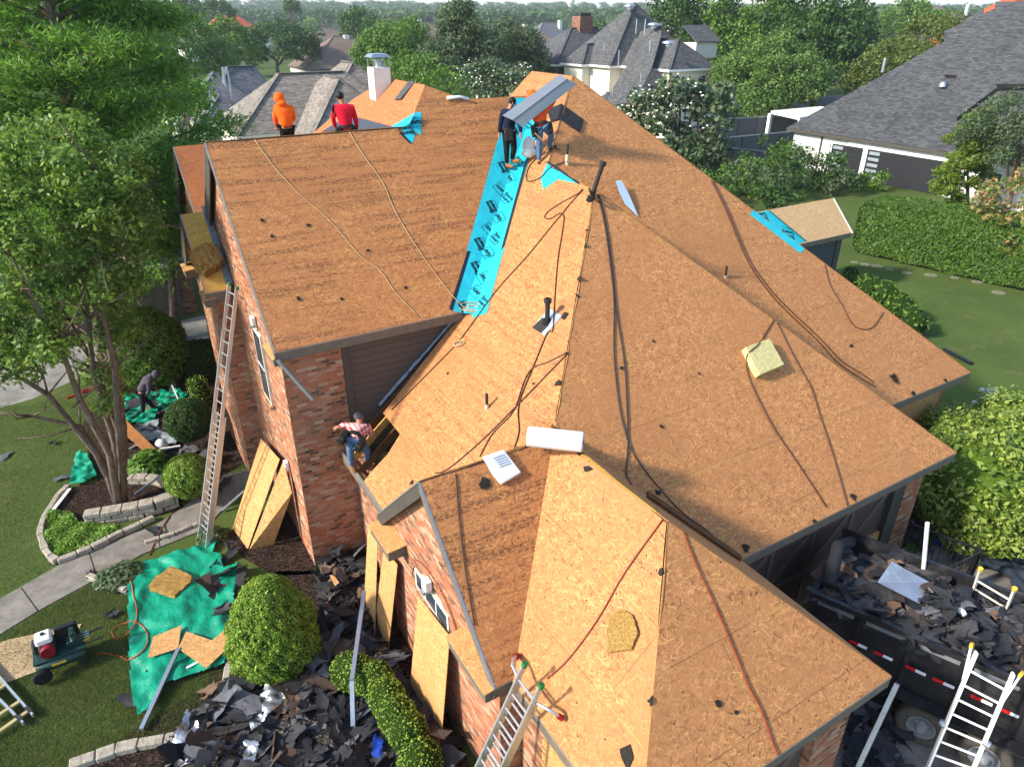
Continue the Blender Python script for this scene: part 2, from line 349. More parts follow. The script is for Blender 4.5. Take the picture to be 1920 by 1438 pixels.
# back slope of that wing, and the hip block behind it
r1z = zat(1, 0, v1r)
slab([(uL, v1r, r1z), (hipf[0], v1r, r1z), (hipf[0] - 2.6, 20.4, r1z - 2.77), (uL, 20.4, r1z - 2.77)], m_osb2)
def OZ(u): return HA[2] - .86 * (HA[0] - u)
slab([HA, HBk, (7.57, 22.06, OZ(7.57)), (5.6, 23.3, OZ(5.6)), (4.6, 20.4, OZ(4.6)), hipf], m_osbr)
slab([HA, (9.25, top1, zat(1, 0, top1)), (10.3, 21, 9.0), HBk], m_osbr)
slab([(9.25, top1, zat(1, 0, top1)), tuple(valley12(top1)), (12, 20.2, 8.2), (10.3, 20.6, 8.0)], m_osbr)
# F2: sunlit slope from the low eave to the tall peak, with the torn-out corner at the low left
hole = [onp(2, x, y) for x, y in ((718, 774), (750, 814), (727, 851), (703, 877), (682, 902), (715, 951))]
hip23 = np.array([vz(5.2, 2), vz(5.2, 3), 5.2])
deck(2, [tuple(valley12(13.84)), *map(tuple, hole), (u2e, 11.0, E2), (u2e, 9.6, E2), tuple(hip23), tuple(Q), tuple(Pp), tuple(Pk), (12.4, 19.6, zat(2, 12.4, 0)), (11.0, 19.6, zat(2, 11.0, 0)), tuple(valley12(top1))], m_osb3)
# F3, F4: shaded slopes facing the drive
deck(3, [tuple(Q), (vz(5.445, 2), vz(5.445, 3), 5.445), (6.15, 8.843, zat(3, 0, 8.843)), (6.35, 7.5, zat(3, 0, 7.5)), (8.3, v3e, E3), tuple(C3)], m_osb)
deck(4, [tuple(Pk), tuple(Pp), (15.55, 9.05, zat(4, 0, 9.05)), (15.55, v4e, E4), tuple(C4)], m_osb)
slab([Q, C3, (15.55, 9.05, 3.2), Pp], m_osb)
slab([Pk, C4, (20.55, 27, E4), (12.4, 19.6, 10.49)], m_osb)
# F5, F6, F7: the low front wing and its gable
deck(5, [tuple(T5), tuple(A6), tuple(K6), (u5e, v7e, E5), (6.02, 8.78, 5.42), (6.1, 9.0, 5.4)], m_osb)
deck(6, [tuple(A6), tuple(C6), (u5e, v6e, E6)], m_osb)
slab([A6, T5, (8.63, v3e + .3, E6), C6], m_osb)
uG = 3.436; r7 = 5.419; v7r = vz(r7, 7)
deck(7, [(uG, v7e, E7), (uG, v7r, r7), (6.05, v7r, r7), (3.76, v7e, E7)], m_osb2)
slab([(uG, v7r, r7), (uG, v7r + 2.35, r7 - 2.25), (4.0, v7r + 2.35, r7 - 2.25), (6.1, v7r + .05, r7)], m_osb2)
# small gable by the lawn
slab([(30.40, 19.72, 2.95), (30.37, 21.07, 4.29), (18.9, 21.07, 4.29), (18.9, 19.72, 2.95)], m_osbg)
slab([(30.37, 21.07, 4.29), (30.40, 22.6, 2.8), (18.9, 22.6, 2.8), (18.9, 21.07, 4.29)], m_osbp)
# rear-left gable and the entrance bay
zb = lambda v: 8.41 - .939 * (24.68 - v)
slab([(2.6, 24.68, 8.41), (5.4, 24.68, 8.41), (5.4, 21.6, zb(21.6)), (2.6, 21.6, zb(21.6))], m_osbr)
slab([(2.6, 24.68, 8.41), (5.4, 24.68, 8.41), (5.4, 28, zb(21.36)), (2.6, 28, zb(21.36))], m_osbr)
zy = lambda v: E1 + .939 * (v - 17.97)
slab([(1.9, 17.97, E1), (2.5, 17.97, E1), (2.5, 19.66, zy(19.66)), (1.9, 19.66, zy(19.66))], m_osby)
slab([(1.9, 19.66, zy(19.66)), (2.6, 19.66, zy(19.66)), (2.6, 21.4, E1), (1.9, 21.4, E1)], m_osby)
# ragged board edges along the hips and ridges, with dark strips painted as shadow gaps
m_edge = plain('board_edge', C('#7d5a34'), .8, .2, 0, .4, 30.); m_gap_shade = plain('hip_gap_shade', C('#2a1a0e'), .9)
def hipedge(a_, b_, off, seed):
    a_, b_ = V3(a_), V3(b_); L = np.linalg.norm(b_ - a_); d = (b_ - a_) / L; sd_ = np.cross(d, (0, 0, 1.)); sd_ /= np.linalg.norm(sd_); r = random.Random(seed); n = int(L / .35)
    MB().tube([a_ + d * L * i / n + sd_ * r.uniform(-.01, .01) + (0, 0, .002) for i in range(n + 1)], [r.uniform(.005, .014) for _ in range(n + 1)], 4).build('hip_edge', m_edge, house)
    MB().tube([a_ + d * L * i / n + sd_ * off * r.uniform(.7, 1.4) - (0, 0, .012) for i in range(n + 1)], [r.uniform(.004, .012) for _ in range(n + 1)], 4).build('hip_gap_shade', m_gap_shade, house)
hipedge(Q, hip23 + (Q - hip23) * .06, .022, 1); hipedge(A6, K6, .022, 2); hipedge(Q, C3, -.02, 3); hipedge(Pk, Pp, .02, 4); hipedge(Pp, Q, .02, 5); hipedge(Pk, C4, -.02, 6); hipedge(A6, C6, -.02, 7); hipedge(T5, A6, .02, 8); hipedge((uG, v7r, r7), (6.0, v7r, r7), .02, 9); hipedge((uL, v1r, r1z), hipf, .02, 10)
# ---- fascia boards, rakes, returns
def fascia(p0, p1, h=.2, th=.035, m=None, drop_=.035, out=(0, 0, 0), par=None):
    p0, p1 = V3(p0) + V3(out), V3(p1) + V3(out)
    o = MB().beam(p0 - (0, 0, h / 2 + drop_), p1 - (0, 0, h / 2 + drop_), th, h).build('fascia', m or m_trim, par or house)
    d = MB().beam(p0 - (0, 0, .012), p1 - (0, 0, .012), th + .03, .03).build('drip_edge', m_drip, o) if False else None
    return o
def drip(p0, p1): return MB().beam(V3(p0) + (0, 0, -.022), V3(p1) + (0, 0, -.022), .05, .03).build('drip_edge', m_drip, house)
for p0, p1 in [((uL, v1e + .02, E1), tuple(valley12(v1e + .02))), ((8.6, v3e + .02, E3), C3 + (0, .02, 0)), ((15.6, v4e + .02, E4), C4 + (0, .02, 0)),
               ((u5e + .02, v6e, E5), (u5e + .02, v7e, E5)), ((u5e, v6e + .02, E6), C6 + (0, .02, 0)), ((u2e + .02, 11.1, E2), (u2e + .02, 13.75, E2)),
               ((uG, v7e + .02, E7), (3.76, v7e + .02, E7)), ((20.6, 19.74, 2.95), (30.38, 19.74, 2.95)), ((1.9, 17.99, E1), (2.5, 17.99, E1)),
               (C6 + (-.02, 0, 0), (8.61, v3e + .3, E6)), (C4 + (-.02, 0, 0), (20.53, 27, E4)), (C3 + (-.02, 0, 0), (15.5, 9, E3))]:
    fascia(p0, p1); drip(p0, p1)
def rake(pts, h=.24):
    for i in range(len(pts) - 1):
        a_, b_ = V3(pts[i]) + (.03, 0, 0), V3(pts[i + 1]) + (.03, 0, 0)
        MB().prism([a_ - (0, 0, .032), b_ - (0, 0, .032), b_ - (0, 0, h), a_ - (0, 0, h)][::(1 if b_[1] < a_[1] else -1)], .035).build('rake_board', m_trimd if h > .3 else m_trim, house)
        MB().beam(V3(pts[i]) + (.0, 0, -.012), V3(pts[i + 1]) + (.0, 0, -.012), .032, .026).build('drip_edge', m_galv if pts[0][0] == uG else m_drip, house)
rake([(uL, v1e, E1), (uL, v1r, r1z)]); rake([(uL, v1r, r1z), (uL, 20.4, r1z - 2.77)], .55)
rake([(uG, v7e, E7), (uG, v7r, r7)]); rake([(uG, v7r, r7), (uG, v7r + 2.35, r7 - 2.25)], .32)
rake([(2.6, 21.6, zb(21.6)), (2.6, 24.68, 8.41)]); rake([(2.6, 24.68, 8.41), (2.6, 28, zb(21.36))], .5)
rake([(1.9, 17.97, E1), (1.9, 19.66, zy(19.66))], .12); rake([(1.9, 19.66, zy(19.66)), (1.9, 21.4, E1)], .45)
MB().beam((30.40, 19.72, 2.9), (30.38, 21.07, 4.24), .05, .12).build('rake_board', m_white, house)
def cornice(u0, u1, v0, v1, z, h=.22):     # boxed return with a little sloping plywood cap
    MB().box((u0, v0, z - h), (u1, v1, z)).build('cornice_return', m_trim, house)
    slab([(u0 - .03, v0 - .03, z + .01), (u1, v0 - .03, z + .05), (u1, v1 + .03, z + .05), (u0 - .03, v1 + .03, z + .01)], m_osbp, .025, 'return_cap')
cornice(3.30, 3.62, 6.30, 7.55, 3.08); cornice(3.25, 3.62, 10.0, 10.95, 3.02)
cornice(2.46, 2.58, 13.68, 14.5, 5.72, .16); cornice(1.86, 2.1, 18.0, 18.7, 5.72, .2); cornice(1.80, 2.1, 20.7, 21.4, 5.7, .2); cornice(2.42, 2.66, 27.2, 28, 5.2, .25)
# ---- walls
def wall(poly, m, th=.2, name='wall', par=None):
    pl = [V3(p) for p in poly]; n = np.zeros(3)
    for i in range(len(pl)): n += np.cross(pl[i], pl[(i + 1) % len(pl)])
    n /= np.linalg.norm(n); c = np.mean(pl, 0)
    if n @ (OC - c) < 0: pl = pl[::-1]; n = -n
    ax = 1 if abs(n[0]) > abs(n[1]) else 0
    return MB().prism(pl, th, n, lambda p: (float(p[ax]), float(p[2]))).build(name, m, par or house)
zr = lambda v: zat(1, 0, v) - .04
wall([(2.62, 13.83, 0), (2.62, 18.2, 0), (2.62, 20.6, 0), (2.62, 20.6, 6.4), (2.62, v1r, zr(v1r)), (2.62, 13.83, zr(13.83))], m_brick)
wall([(2.622, 13.81, 0), (3.92, 13.81, 0), (3.92, 13.81, E1 - .03), (2.622, 13.81, E1 - .03)], m_brick)
SG = wall([(3.95, 13.84, 2.6), (9, 13.84, 2.6), (9, 13.84, E1 - .03), (3.95, 13.84, E1 - .03)], m_siding)
MB().box((3.925, 13.79, 2.7), (4.07, 13.838, E1 - .05)).build('corner_trim', m_trimd, house)
wall([(3.92, 11.1, 0), (3.92, 13.8, 0), (3.92, 13.8, E2 - .05), (3.92, 11.1, E2 - .05)], m_brick)
z7 = lambda v: (zat(7, 0, v) if v < v7r else 2 * r7 - zat(7, 0, v) - .0) - .05
wall([(3.62, 6.45, 0), (3.62, 11.0, 0), (3.62, 11.0, z7(11.0)), (3.62, v7r, r7 - .05), (3.62, 6.45, z7(6.45))], m_brick)
wall([(3.622, 6.43, 0), (4.03, 6.43, 0), (4.03, 6.43, 3.1), (3.622, 6.43, 3.1)], m_brick)
W5 = wall([(4.03, 3.65, 0), (4.03, 6.42, 0), (4.03, 6.42, E5 - .02), (4.03, 3.65, E5 - .02)], m_brick)
wall([(4.032, 3.63, 2.55), (7.95, 3.63, 2.55), (7.95, 3.63, E6 - .03), (4.032, 3.63, E6 - .03)], m_trimd)
wall([(4.032, 3.64, 0), (4.5, 3.64, 0), (4.5, 3.64, 2.545), (4.032, 3.64, 2.545)], m_brick)
MB().box((7.55, 3.6, 0), (8.35, 4.1, E6 - .04)).build('brick_pillar', m_brick, house)
def boarddoor(u0, u1, v, z1, panels, name='garage_door'):
    d = MB().box((u0, v, 0), (u1, v + .06, z1)).build(name, mat_gdoor, house)
    n = panels
    for i in range(n):
        a_, b_ = u0 + (u1 - u0) * i / n, u0 + (u1 - u0) * (i + 1) / n
        f = MB()
        for q0, q1 in (((a_, 0), (a_, z1)), ((a_, z1 - .08), (b_, z1 - .08)), ((a_, 1.1), (b_, 1.1)), ((a_, .08), (b_, .08)), ((a_, 1.15), (b_, z1 - .1))):
            f.beam((q0[0], v - .012, q0[1]), (q1[0], v - .012, q1[1]), .025, .14, (0, 1, 0) if False else (0, 0, 1)) if abs(q0[0] - q1[0]) > .01 else f.box((q0[0] - .06, v - .026, q0[1]), (q0[0] + .06, v - .001, q1[1]))
        f.build('door_brace', mat_gbrace, d)
    return d
def _gd():
    q = M('garage_door', .6, .3); uv = q.N('SeparateXYZ', {0: q.uv()}); fr = q.math('FRACT', q.math('DIVIDE', uv.outputs[0], .11))
    q.color(q.mix(q.math('LESS_THAN', fr, .1), C('#5a4a42'), C('#2c2320'))); return q.m
mat_gdoor = _gd(); mat_gbrace = plain('door_brace', C('#6a574e'), .6)
boarddoor(4.55, 7.5, 3.72, 2.5, 3)
v3w = v3e + .42
wall([(8.3, v3w, 2.55), (15.1, v3w, 2.55), (15.1, v3w, E3 - .03), (8.3, v3w, E3 - .03)], m_trimd)
boarddoor(9.0, 14.2, v3w + .1, 2.5, 4)
MB().box((14.2, v3w - .02, 0), (14.62, v3w + .3, 2.54)).build('corner_trim', m_trimd, house)
MB().box((14.62, v3w - .03, 0), (15.25, v3w + .6, E3 - .04)).build('brick_pillar', m_brick, house)
wall([(8.3, 3.9, 0), (8.3, v3w, 0), (8.3, v3w, E3 - .05), (8.3, 3.9, E3 - .05)], m_brick)
wall([(15.2, v3w + .6, 0), (15.2, 9.1, 0), (15.2, 9.1, E3 - .1), (15.2, v3w + .6, E3 - .1)], m_brick)
wall([(15.2, 9.12, 0), (20.1, 9.12, 0), (20.1, 9.12, E4 - .03), (15.2, 9.12, E4 - .03)], m_brick)
wall([(20.1, 9.13, 0), (20.1, 26, 0), (20.1, 26, E4 - .03), (20.1, 9.13, E4 - .03)], m_brick)
MB().box((17.55, 9.06, .7), (19.95, 9.115, 2.55)).build('window_board', m_osbp, house)
MB().box((12.9, v3w + .02, .0), (14.15, v3w + .085, 1.2)).build('osb_board', m_osbp, house)
wall([(20.15, 19.95, 0), (29.9, 19.95, 0), (29.9, 19.95, 2.85), (20.15, 19.95, 2.85)], m_siding2)
MB().box((29.7, 19.9, 0), (29.92, 19.945, 2.8)).build('corner_trim', m_trimd, house)
wall([(30, 20, 0), (30, 22.3, 0), (30, 22.3, 2.85), (30, 21.07, 4.2), (30, 20, 2.85)], m_siding2)
# entrance bay and rear gable walls
wall([(2.12, 18.25, 0), (2.12, 21.1, 0), (2.12, 21.1, 5.9), (2.12, 19.66, zy(19.66) - .05), (2.12, 18.25, zy(18.25) - .05)], m_brick)
wall([(2.122, 18.23, 0), (2.64, 18.23, 0), (2.64, 18.23, E1 + .1), (2.122, 18.23, E1 + .1)], m_brick)
wall([(2.78, 22.0, 0), (2.78, 28, 0), (2.78, 28, 5.2), (2.78, 24.68, 8.35), (2.78, 22.0, 5.8)], m_brick)
m_sflash = plain('step_flashing', C('#6f7b80'), .6, .4, .2, .25, 6.)
for i in range(9):                                          # step flashing where the bay roof meets the gable wall
    v = 18.05 + i * .19; MB().prism([(2.44, v, zy(v) + .035), (2.60, v, zy(v) + .035), (2.60, v + .2, zy(v + .2) + .02), (2.44, v + .2, zy(v + .2) + .02)], .008).build('step_flashing', m_sflash, house)
# windows of the gable walls
def window_u(u, v0, v1, z0, z1, par=None, cols=2, rows=3):
    f = MB().box((u - .04, v0, z0), (u + .02, v1, z1)).build('window', m_cream, house)
    MB().box((u - .045, v0 + .06, z0 + .06), (u - .041, v1 - .06, z1 - .06)).build('pane', m_glass, f)
    g = MB(); 
    for i in range(1, cols): y = v0 + (v1 - v0) * i / cols; g.box((u - .055, y - .012, z0 + .06), (u - .046, y + .012, z1 - .06))
    for i in range(1, rows): z = z0 + (z1 - z0) * i / rows; g.box((u - .055, v0 + .06, z - .012), (u - .046, v1 - .06, z + .012))
    g.build('muntin', m_white, f); MB().box((u - .09, v0 - .06, z0 - .09), (u - .0, v1 + .06, z0 - .002)).build('sill', m_brick, f)
    return f
window_u(2.60, 15.45, 16.25, 3.75, 5.55, cols=1, rows=2); window_u(3.60, 8.1, 9.5, 2.45, 2.9, cols=3, rows=1)
MB().box((3.94, 4.1, .5), (3.985, 5.7, 2.45)).build('window_board', m_osbp, house)
# security light boxes on the walls
def wallbox(u, v, z, d=.1, w_=.09, h=.2):
    f = MB().box((u - d, v - w_, z - h), (u, v + w_, z), None).build('wall_light', m_white, house, bevel=.015); MB().box((u - d - .04, v - w_ * .7, z - h - .06), (u - .01, v + w_ * .7, z - h - .001)).build('lamp_head', m_galv, f)
wallbox(2.60, 15.85, 5.9); wallbox(2.60, 14.9, 2.5, .1, .08, .25); wallbox(3.57, 8.8, 3.2, .14, .09, .22)
# brick arch over the front window (soldier course, proud of the wall)
ar = MB(); a0 = np.linspace(0, math.pi, 22)
for i in range(21):
    for r0, r1, uu in ((.74, .88, 3.585), (.90, 1.03, 3.575)):
        q = [(uu, 8.8 + r * math.cos(t), 2.5 + .75 * r * math.sin(t)) for r, t in ((r0, a0[i]), (r1, a0[i]), (r1, a0[i + 1]), (r0, a0[i + 1]))]
        ar.prism(q[::-1], .05 if uu < 3.58 else .04, (-1, 0, 0), lambda p: (float(p[1]), float(p[2])))
ar.build('window_arch', m_brick, house)
# chimney with sheet-metal chase cap
chn = atv(712, 155, 20.7); cu, cv, cz = chn; cz -= .2
CH = MB().box((cu - .25, cv - .24, 7.5), (cu + .25, cv + .24, cz + .6)).build('chimney', m_stucco, house)
MB().lathe((cu, cv, cz + .6), [(.1, 0), (.1, .14), (.14, .16), (.14, .2)], 16).build('flue', m_galv, CH)
for sx in (-1, 1):
    for sy in (-1, 1): MB().box((cu + sx * .23 - .012, cv + sy * .22 - .012, cz + .6), (cu + sx * .23 + .012, cv + sy * .22 + .012, cz + .86)).build('cap_leg', m_galv, CH)
MB().add([(cu - .3, cv - .29, cz + .86), (cu + .3, cv - .29, cz + .86), (cu + .3, cv + .29, cz + .86), (cu - .3, cv + .29, cz + .86), (cu - .2, cv - .19, cz + .95), (cu + .2, cv - .19, cz + .95), (cu + .2, cv + .19, cz + .95), (cu - .2, cv + .19, cz + .95)], [(3, 2, 1, 0), (4, 5, 6, 7), (0, 1, 5, 4), (1, 2, 6, 5), (2, 3, 7, 6), (3, 0, 4, 7)]).build('chimney_cap', m_galv, CH)
# torn-out corner: rafters, attic insulation, duct
nrm2 = pn(2)[0] / np.linalg.norm(pn(2)[0])
for i, v in enumerate((11.75, 12.3, 12.85, 13.4, 13.72)):
    a_, b_ = P(2, u2e + .05, v), P(2, u2e + 2.6, v); MB().beam(a_ - nrm2 * .13, b_ - nrm2 * .13, .04, .18, nrm2).build('rafter', m_wood if i % 2 else m_dkwood, house)
MB().beam((u2e + .12, 11.1, E2 - .2), (u2e + .12, 13.75, E2 - .2), .06, .22).build('wall_plate', m_wood, house)
q = M('insulation_batts', .95, .1); q.color(q.ramp(q.noise(q.obj(), 3., 4.), [(.3, C('#7d7a3c')), (.7, C('#b3ac6a'))])).bump(q.noise(q.obj(), 9., 3.), 1., .08); m_batt = q.m
mb = MB(); nx, ny = 14, 16
vv = [(4.0 + 2.4 * i / nx, 11.3 + 2.5 * j / ny, 2.45 + .55 * i / nx + .12 * math.sin(i * 1.7 + j * .9) + random.uniform(-.03, .03)) for j in range(ny + 1) for i in range(nx + 1)]
mb.add(vv, [[j * (nx + 1) + i, j * (nx + 1) + i + 1, (j + 1) * (nx + 1) + i + 1, (j + 1) * (nx + 1) + i] for j in range(ny) for i in range(nx)]).build('attic_insulation', m_batt, house, True)
MB().tube([(4.3, 12.2, 2.95), (4.7, 12.3, 3.15), (5.3, 12.1, 3.4)], [.13, .12, .13], 14).build('duct', m_galv, house, True)
# flashing strip along the siding / roof joint
fp = [(u, 13.80 + random.uniform(-.012, .012), zat(2, u, 0) + .05) for u in np.linspace(4.65, 6.9, 24)]
MB().tube(fp, [.035 + .02 * random.random() for _ in fp], 5).build('wall_flashing', plain('flashing', C('#6f767c'), .5, .5, .4, .4, 12.), house)
# ---- roof penetrations
m_pipe = plain('vent_iron', C('#2f2a29'), .7, .3, 0, .35, 20.); m_pvc = plain('vent_pvc', C('#cdb79c'), .6); m_boot = plain('flashing_sheet', C('#b9c3ca'), .4, .5, .6, .1)
def vent(x, y, h, r, capped=False, pvc=0., flash=False, lean=0.):
    p, n = drop(x, y); p = V3(p); ln = RT * lean; ax_ = ln + (0, 0, 1.)
    o = MB().tube([p - .15 * ax_, p + h * ax_], r, 14).build('vent_pipe', m_pipe, house)
    if pvc: MB().tube([p + (0, 0, -.1), p + (0, 0, pvc)], r + .012, 14).build('pipe_sleeve', m_pvc, o)
    if capped: MB().lathe(p + (h - .1) * ax_, [(r + .012, 0), (r + .03, .01), (r + .03, .09), (r + .012, .1)], 16, ax_).build('pipe_collar', m_pipe, o); MB().lathe(p, [(r + .07, -.03), (r + .02, .08)], 16).build('pipe_boot', m_rubber, o)
    if flash:
        n = V3(n); e1 = np.cross((0, 0, 1.), n); e1 /= np.linalg.norm(e1); e2 = np.cross(n, e1)
        d1 = (e1 + e2) / 1.414; d2 = (e1 - e2) / 1.414
        MB().prism([p + n * .012 + .24 * a_ * e1 + .27 * b_ * e2 for a_, b_ in ((-1, -1), (1, -1), (1, 1), (-1, 1))], .004, n).build('flashing', m_boot, o)
        MB().prism([p + n * .018 + x_ * e1 + y_ * e2 for x_, y_ in ((-.24, -.27), (.1, -.27), (.12, -.05), (-.05, .06), (-.2, .02))], .004, n).build('pipe_tar', m_pipe, o)
    return o
bpy.context.view_layer.update()
vent(1108, 374, .84, .052, True, 0., False, .28); vent(1026, 604, .52, .05, True, 0, True); vent(913, 766, .34, .03, False, .1); vent(1063, 308, .5, .032, False, .24); vent(1360, 520, .3, .03, False, .05)
# factory stamps on the boards
def text_mesh(txt, size, bold=0., name='print'):
    cu_ = bpy.data.curves.new(name, 'FONT'); cu_.body = txt; cu_.size = size; cu_.align_x = 'CENTER'; cu_.align_y = 'CENTER'; cu_.offset = bold; cu_.resolution_u = 3; cu_.space_line = .85
    ob = bpy.data.objects.new(name, cu_); COL.objects.link(ob); bpy.context.view_layer.update()
    me = bpy.data.meshes.new_from_object(ob.evaluated_get(bpy.context.evaluated_depsgraph_get())); bpy.data.objects.remove(ob); bpy.data.curves.remove(cu_)
    return me
def place_text(txt, size, p, ex, n, m, parent, bold=0., name='lettering', lift=.004):
    me = text_mesh(txt, size, bold, name); me.materials.append(m); o = bpy.data.objects.new(name, me); COL.objects.link(o)
    n = Vector(n).normalized(); ex = Vector(ex); ex = (ex - n * ex.dot(n)).normalized(); ey = n.cross(ex)
    mt = Matrix((ex, ey, n)).transposed().to_4x4(); mt.translation = Vector(p) + n * lift - world_loc(parent)
    o.parent = parent; o.matrix_local = mt; return o
q = M('faded_ink', .8, .2); q.color(L4(.07, .035, .02)); tr = q.N('BsdfTransparent'); mx = q.N('MixShader', {0: q.step(q.noise(q.obj(), 16., 4., .7), .50, .66), 1: tr.outputs[0], 2: q.b.outputs[0]}); q.l.new(mx.outputs[0], q.n['Material Output'].inputs[0]); m_ink = q.m
for x, y, x2, y2, s, t in [(1398, 1113, 1440, 1100, .17, 'MZ:0 1082'), (905, 1035, 960, 1020, .2, '0021 : 10 S 1C1C'), (970, 985, 1010, 972, .2, '1C1C10'), (1515, 660, 1545, 650, .2, 'HIIIII'), (1735, 672, 1760, 662, .25, '108 1 101'), (1128, 210, 1160, 212, .3, 'HIHIHII'), (1205, 1060, 1240, 1085, .12, 'IOIOI 11')]:
    p, n = drop(x, y); p2, _ = drop(x2, y2); place_text(t, s, p, p2 - p, n, m_ink, house, .006, 'board_stamp')
# ================================================================== ground, paths, beds
def grassmat(name, a_, b_, c_, sc=1.):
    q = M(name, .95, .1); p = q.pos()
    f = q.noise(p, .35 * sc, 5., .65); g = q.noise(p, 9. * sc, 4., .7); h = q.noise(p, 60., 2., .6)
    col = q.mix(q.step(f, .35, .68), a_, b_); col = q.mix(q.math('MULTIPLY', q.step(g, .4, .7), .5), col, c_); col = q.mix(q.math('MULTIPLY', q.step(q.noise(p, .9, 4., .7), .56, .7), .5), col, L4(.17, .14, .06)); col = q.mix(q.math('MULTIPLY', q.step(h, .45, .65), .35), col, tuple(x * .45 for x in a_[:3]) + (1,))
    q.color(col).bump(h, .5, .03); return q.m
m_lawn = grassmat('lawn_ground', L4(.05, .092, .018), L4(.08, .125, .026), L4(.13, .125, .045))
def groundz(r, x, y):
    f = min(1., max(0., (r - 250) / 1500)); return f * f * (14 + 10 * math.sin(x * .0021 + 1) + 9 * math.sin(y * .0017)) + (0 if r < 250 else 0)
mb = MB(); rs = [0, 3, 8, 16, 30, 60, 110, 180, 260, 360, 500, 700, 950, 1300, 1800, 2500, 3600, 5200]; S = 72
vv = [(0, 0, 0)]; ff = []
for r in rs[1:]:
    for k in range(S): x, y = r * math.cos(2 * math.pi * k / S), r * math.sin(2 * math.pi * k / S); vv.append((x, y, groundz(r, x, y)))
for k in range(S): ff.append((0, 1 + k, 1 + (k + 1) % S))
for j in range(len(rs) - 2):
    for k in range(S): ff.append((1 + j * S + k, 1 + (j + 1) * S + k, 1 + (j + 1) * S + (k + 1) % S, 1 + j * S + (k + 1) % S))
struct(mb.add(vv, ff).build('ground', m_lawn, None, True))
def concrete(name, a_, sc=1.):
    q = M(name, .9, .2); p = q.pos(); c = q.mix(q.step(q.noise(p, 1.6 * sc, 6., .75), .38, .62), a_, tuple(x * .55 for x in a_[:3]) + (1,))
    c = q.mix(q.math('MULTIPLY', q.step(q.noise(p, 45., 3., .7), .5, .62), .5), c, tuple(x * .5 for x in a_[:3]) + (1,)); q.color(c).bump(q.noise(p, 70., 3., .7), .25, .006); return q.m
m_conc = concrete('walk_concrete', C('#8b857b')); m_conc2 = concrete('drive_concrete', C('#96928a')); m_asph = concrete('asphalt', C('#5d5d60')); 
q = M('mulch', 1., .05); p = q.pos(); vo = q.N('TexVoronoi', {'Vector': q.map(p, (20, 34, 20), (0, 0, .7)), 'Scale': 1.}); q.color(q.ramp(q.N('SeparateColor', {0: vo.outputs['Color']}).outputs[0], [(0, L4(.012, .008, .006)), (.6, L4(.035, .023, .017)), (1, L4(.09, .06, .045))])).bump(vo.outputs['Distance'], 1., .03); m_mulch = q.m
def pave(name, pts, m, z=.004, pix=True):
    pl = [atz(x, y, z) for x, y in pts] if pix else [V3(p_) for p_ in pts]
    if sum(np.cross(pl[i], pl[(i + 1) % len(pl)])[2] for i in range(len(pl))) < 0: pl = pl[::-1]
    k = len(pl); pl += [p_ - (0, 0, .05) for p_ in pl]
    return struct(MB().add(pl, [list(range(k))] + [[i, k + i, k + (i + 1) % k, (i + 1) % k] for i in range(k)]).build(name, m, None))
pave('garden_path', [(-60, 1143), (0, 1122), (107, 1061), (247, 1001), (290, 985), (345, 950), (372, 925), (420, 890), (470, 880), (480, 905), (432, 940), (398, 975), (372, 996), (267, 1038), (167, 1092), (70, 1145), (0, 1188), (-60, 1215)], m_conc, .03)
jm = MB()
for a_, b_ in (((40, 1102), (72, 1146)), ((167, 1036), (182, 1082)), ((291, 987), (300, 1024)), ((372, 926), (398, 974))):
    jm.beam(atz(*a_, .032), atz(*b_, .032), .02, .006)
struct(jm.build('path_joints', m_mulch))
pave('driveway', [(-400, 860), (0, 765), (60, 748), (190, 690), (232, 655), (300, 640), (345, 650), (392, 640), (385, 590), (300, 612), (180, 640), (0, 690), (-400, 800)], m_conc2, .004)
MBd = [(5.0, 3.4, .006), (8.3, 3.4, .006), (8.3, 6.55, .006), (15.2, 6.55, .006), (26, 5.8, .006), (26, -12, .006), (5.0, -12, .006)]
pave('driveway', MBd, m_conc, .006, False)
pave('road', [(60, 78, .01), (150, 62, .01), (150, 74, .01), (62, 91, .01)], m_asph, .01, False)
pave('road', [(110, 60, .012), (300, 30, .012), (300, 48, .012), (112, 76, .012)], m_asph, .012, False)
pave('mulch_bed', [(95, 958), (128, 917), (180, 905), (250, 915), (330, 925), (345, 950), (290, 968), (150, 985)], m_mulch, .03)
pave('mulch_bed', [(185, 905), (150, 800), (190, 745), (240, 700), (330, 690), (440, 690), (470, 860), (420, 890), (340, 940)], m_mulch, .012)
pave('mulch_bed', [(425, 1005), (470, 960), (560, 950), (600, 1075), (520, 1080), (455, 1045)], m_mulch, .012)
pave('mulch_bed', [(430, 1190), (380, 1290), (133, 1440), (500, 1700), (900, 1480), (720, 1050), (600, 1070), (520, 1070)], m_mulch, .012)
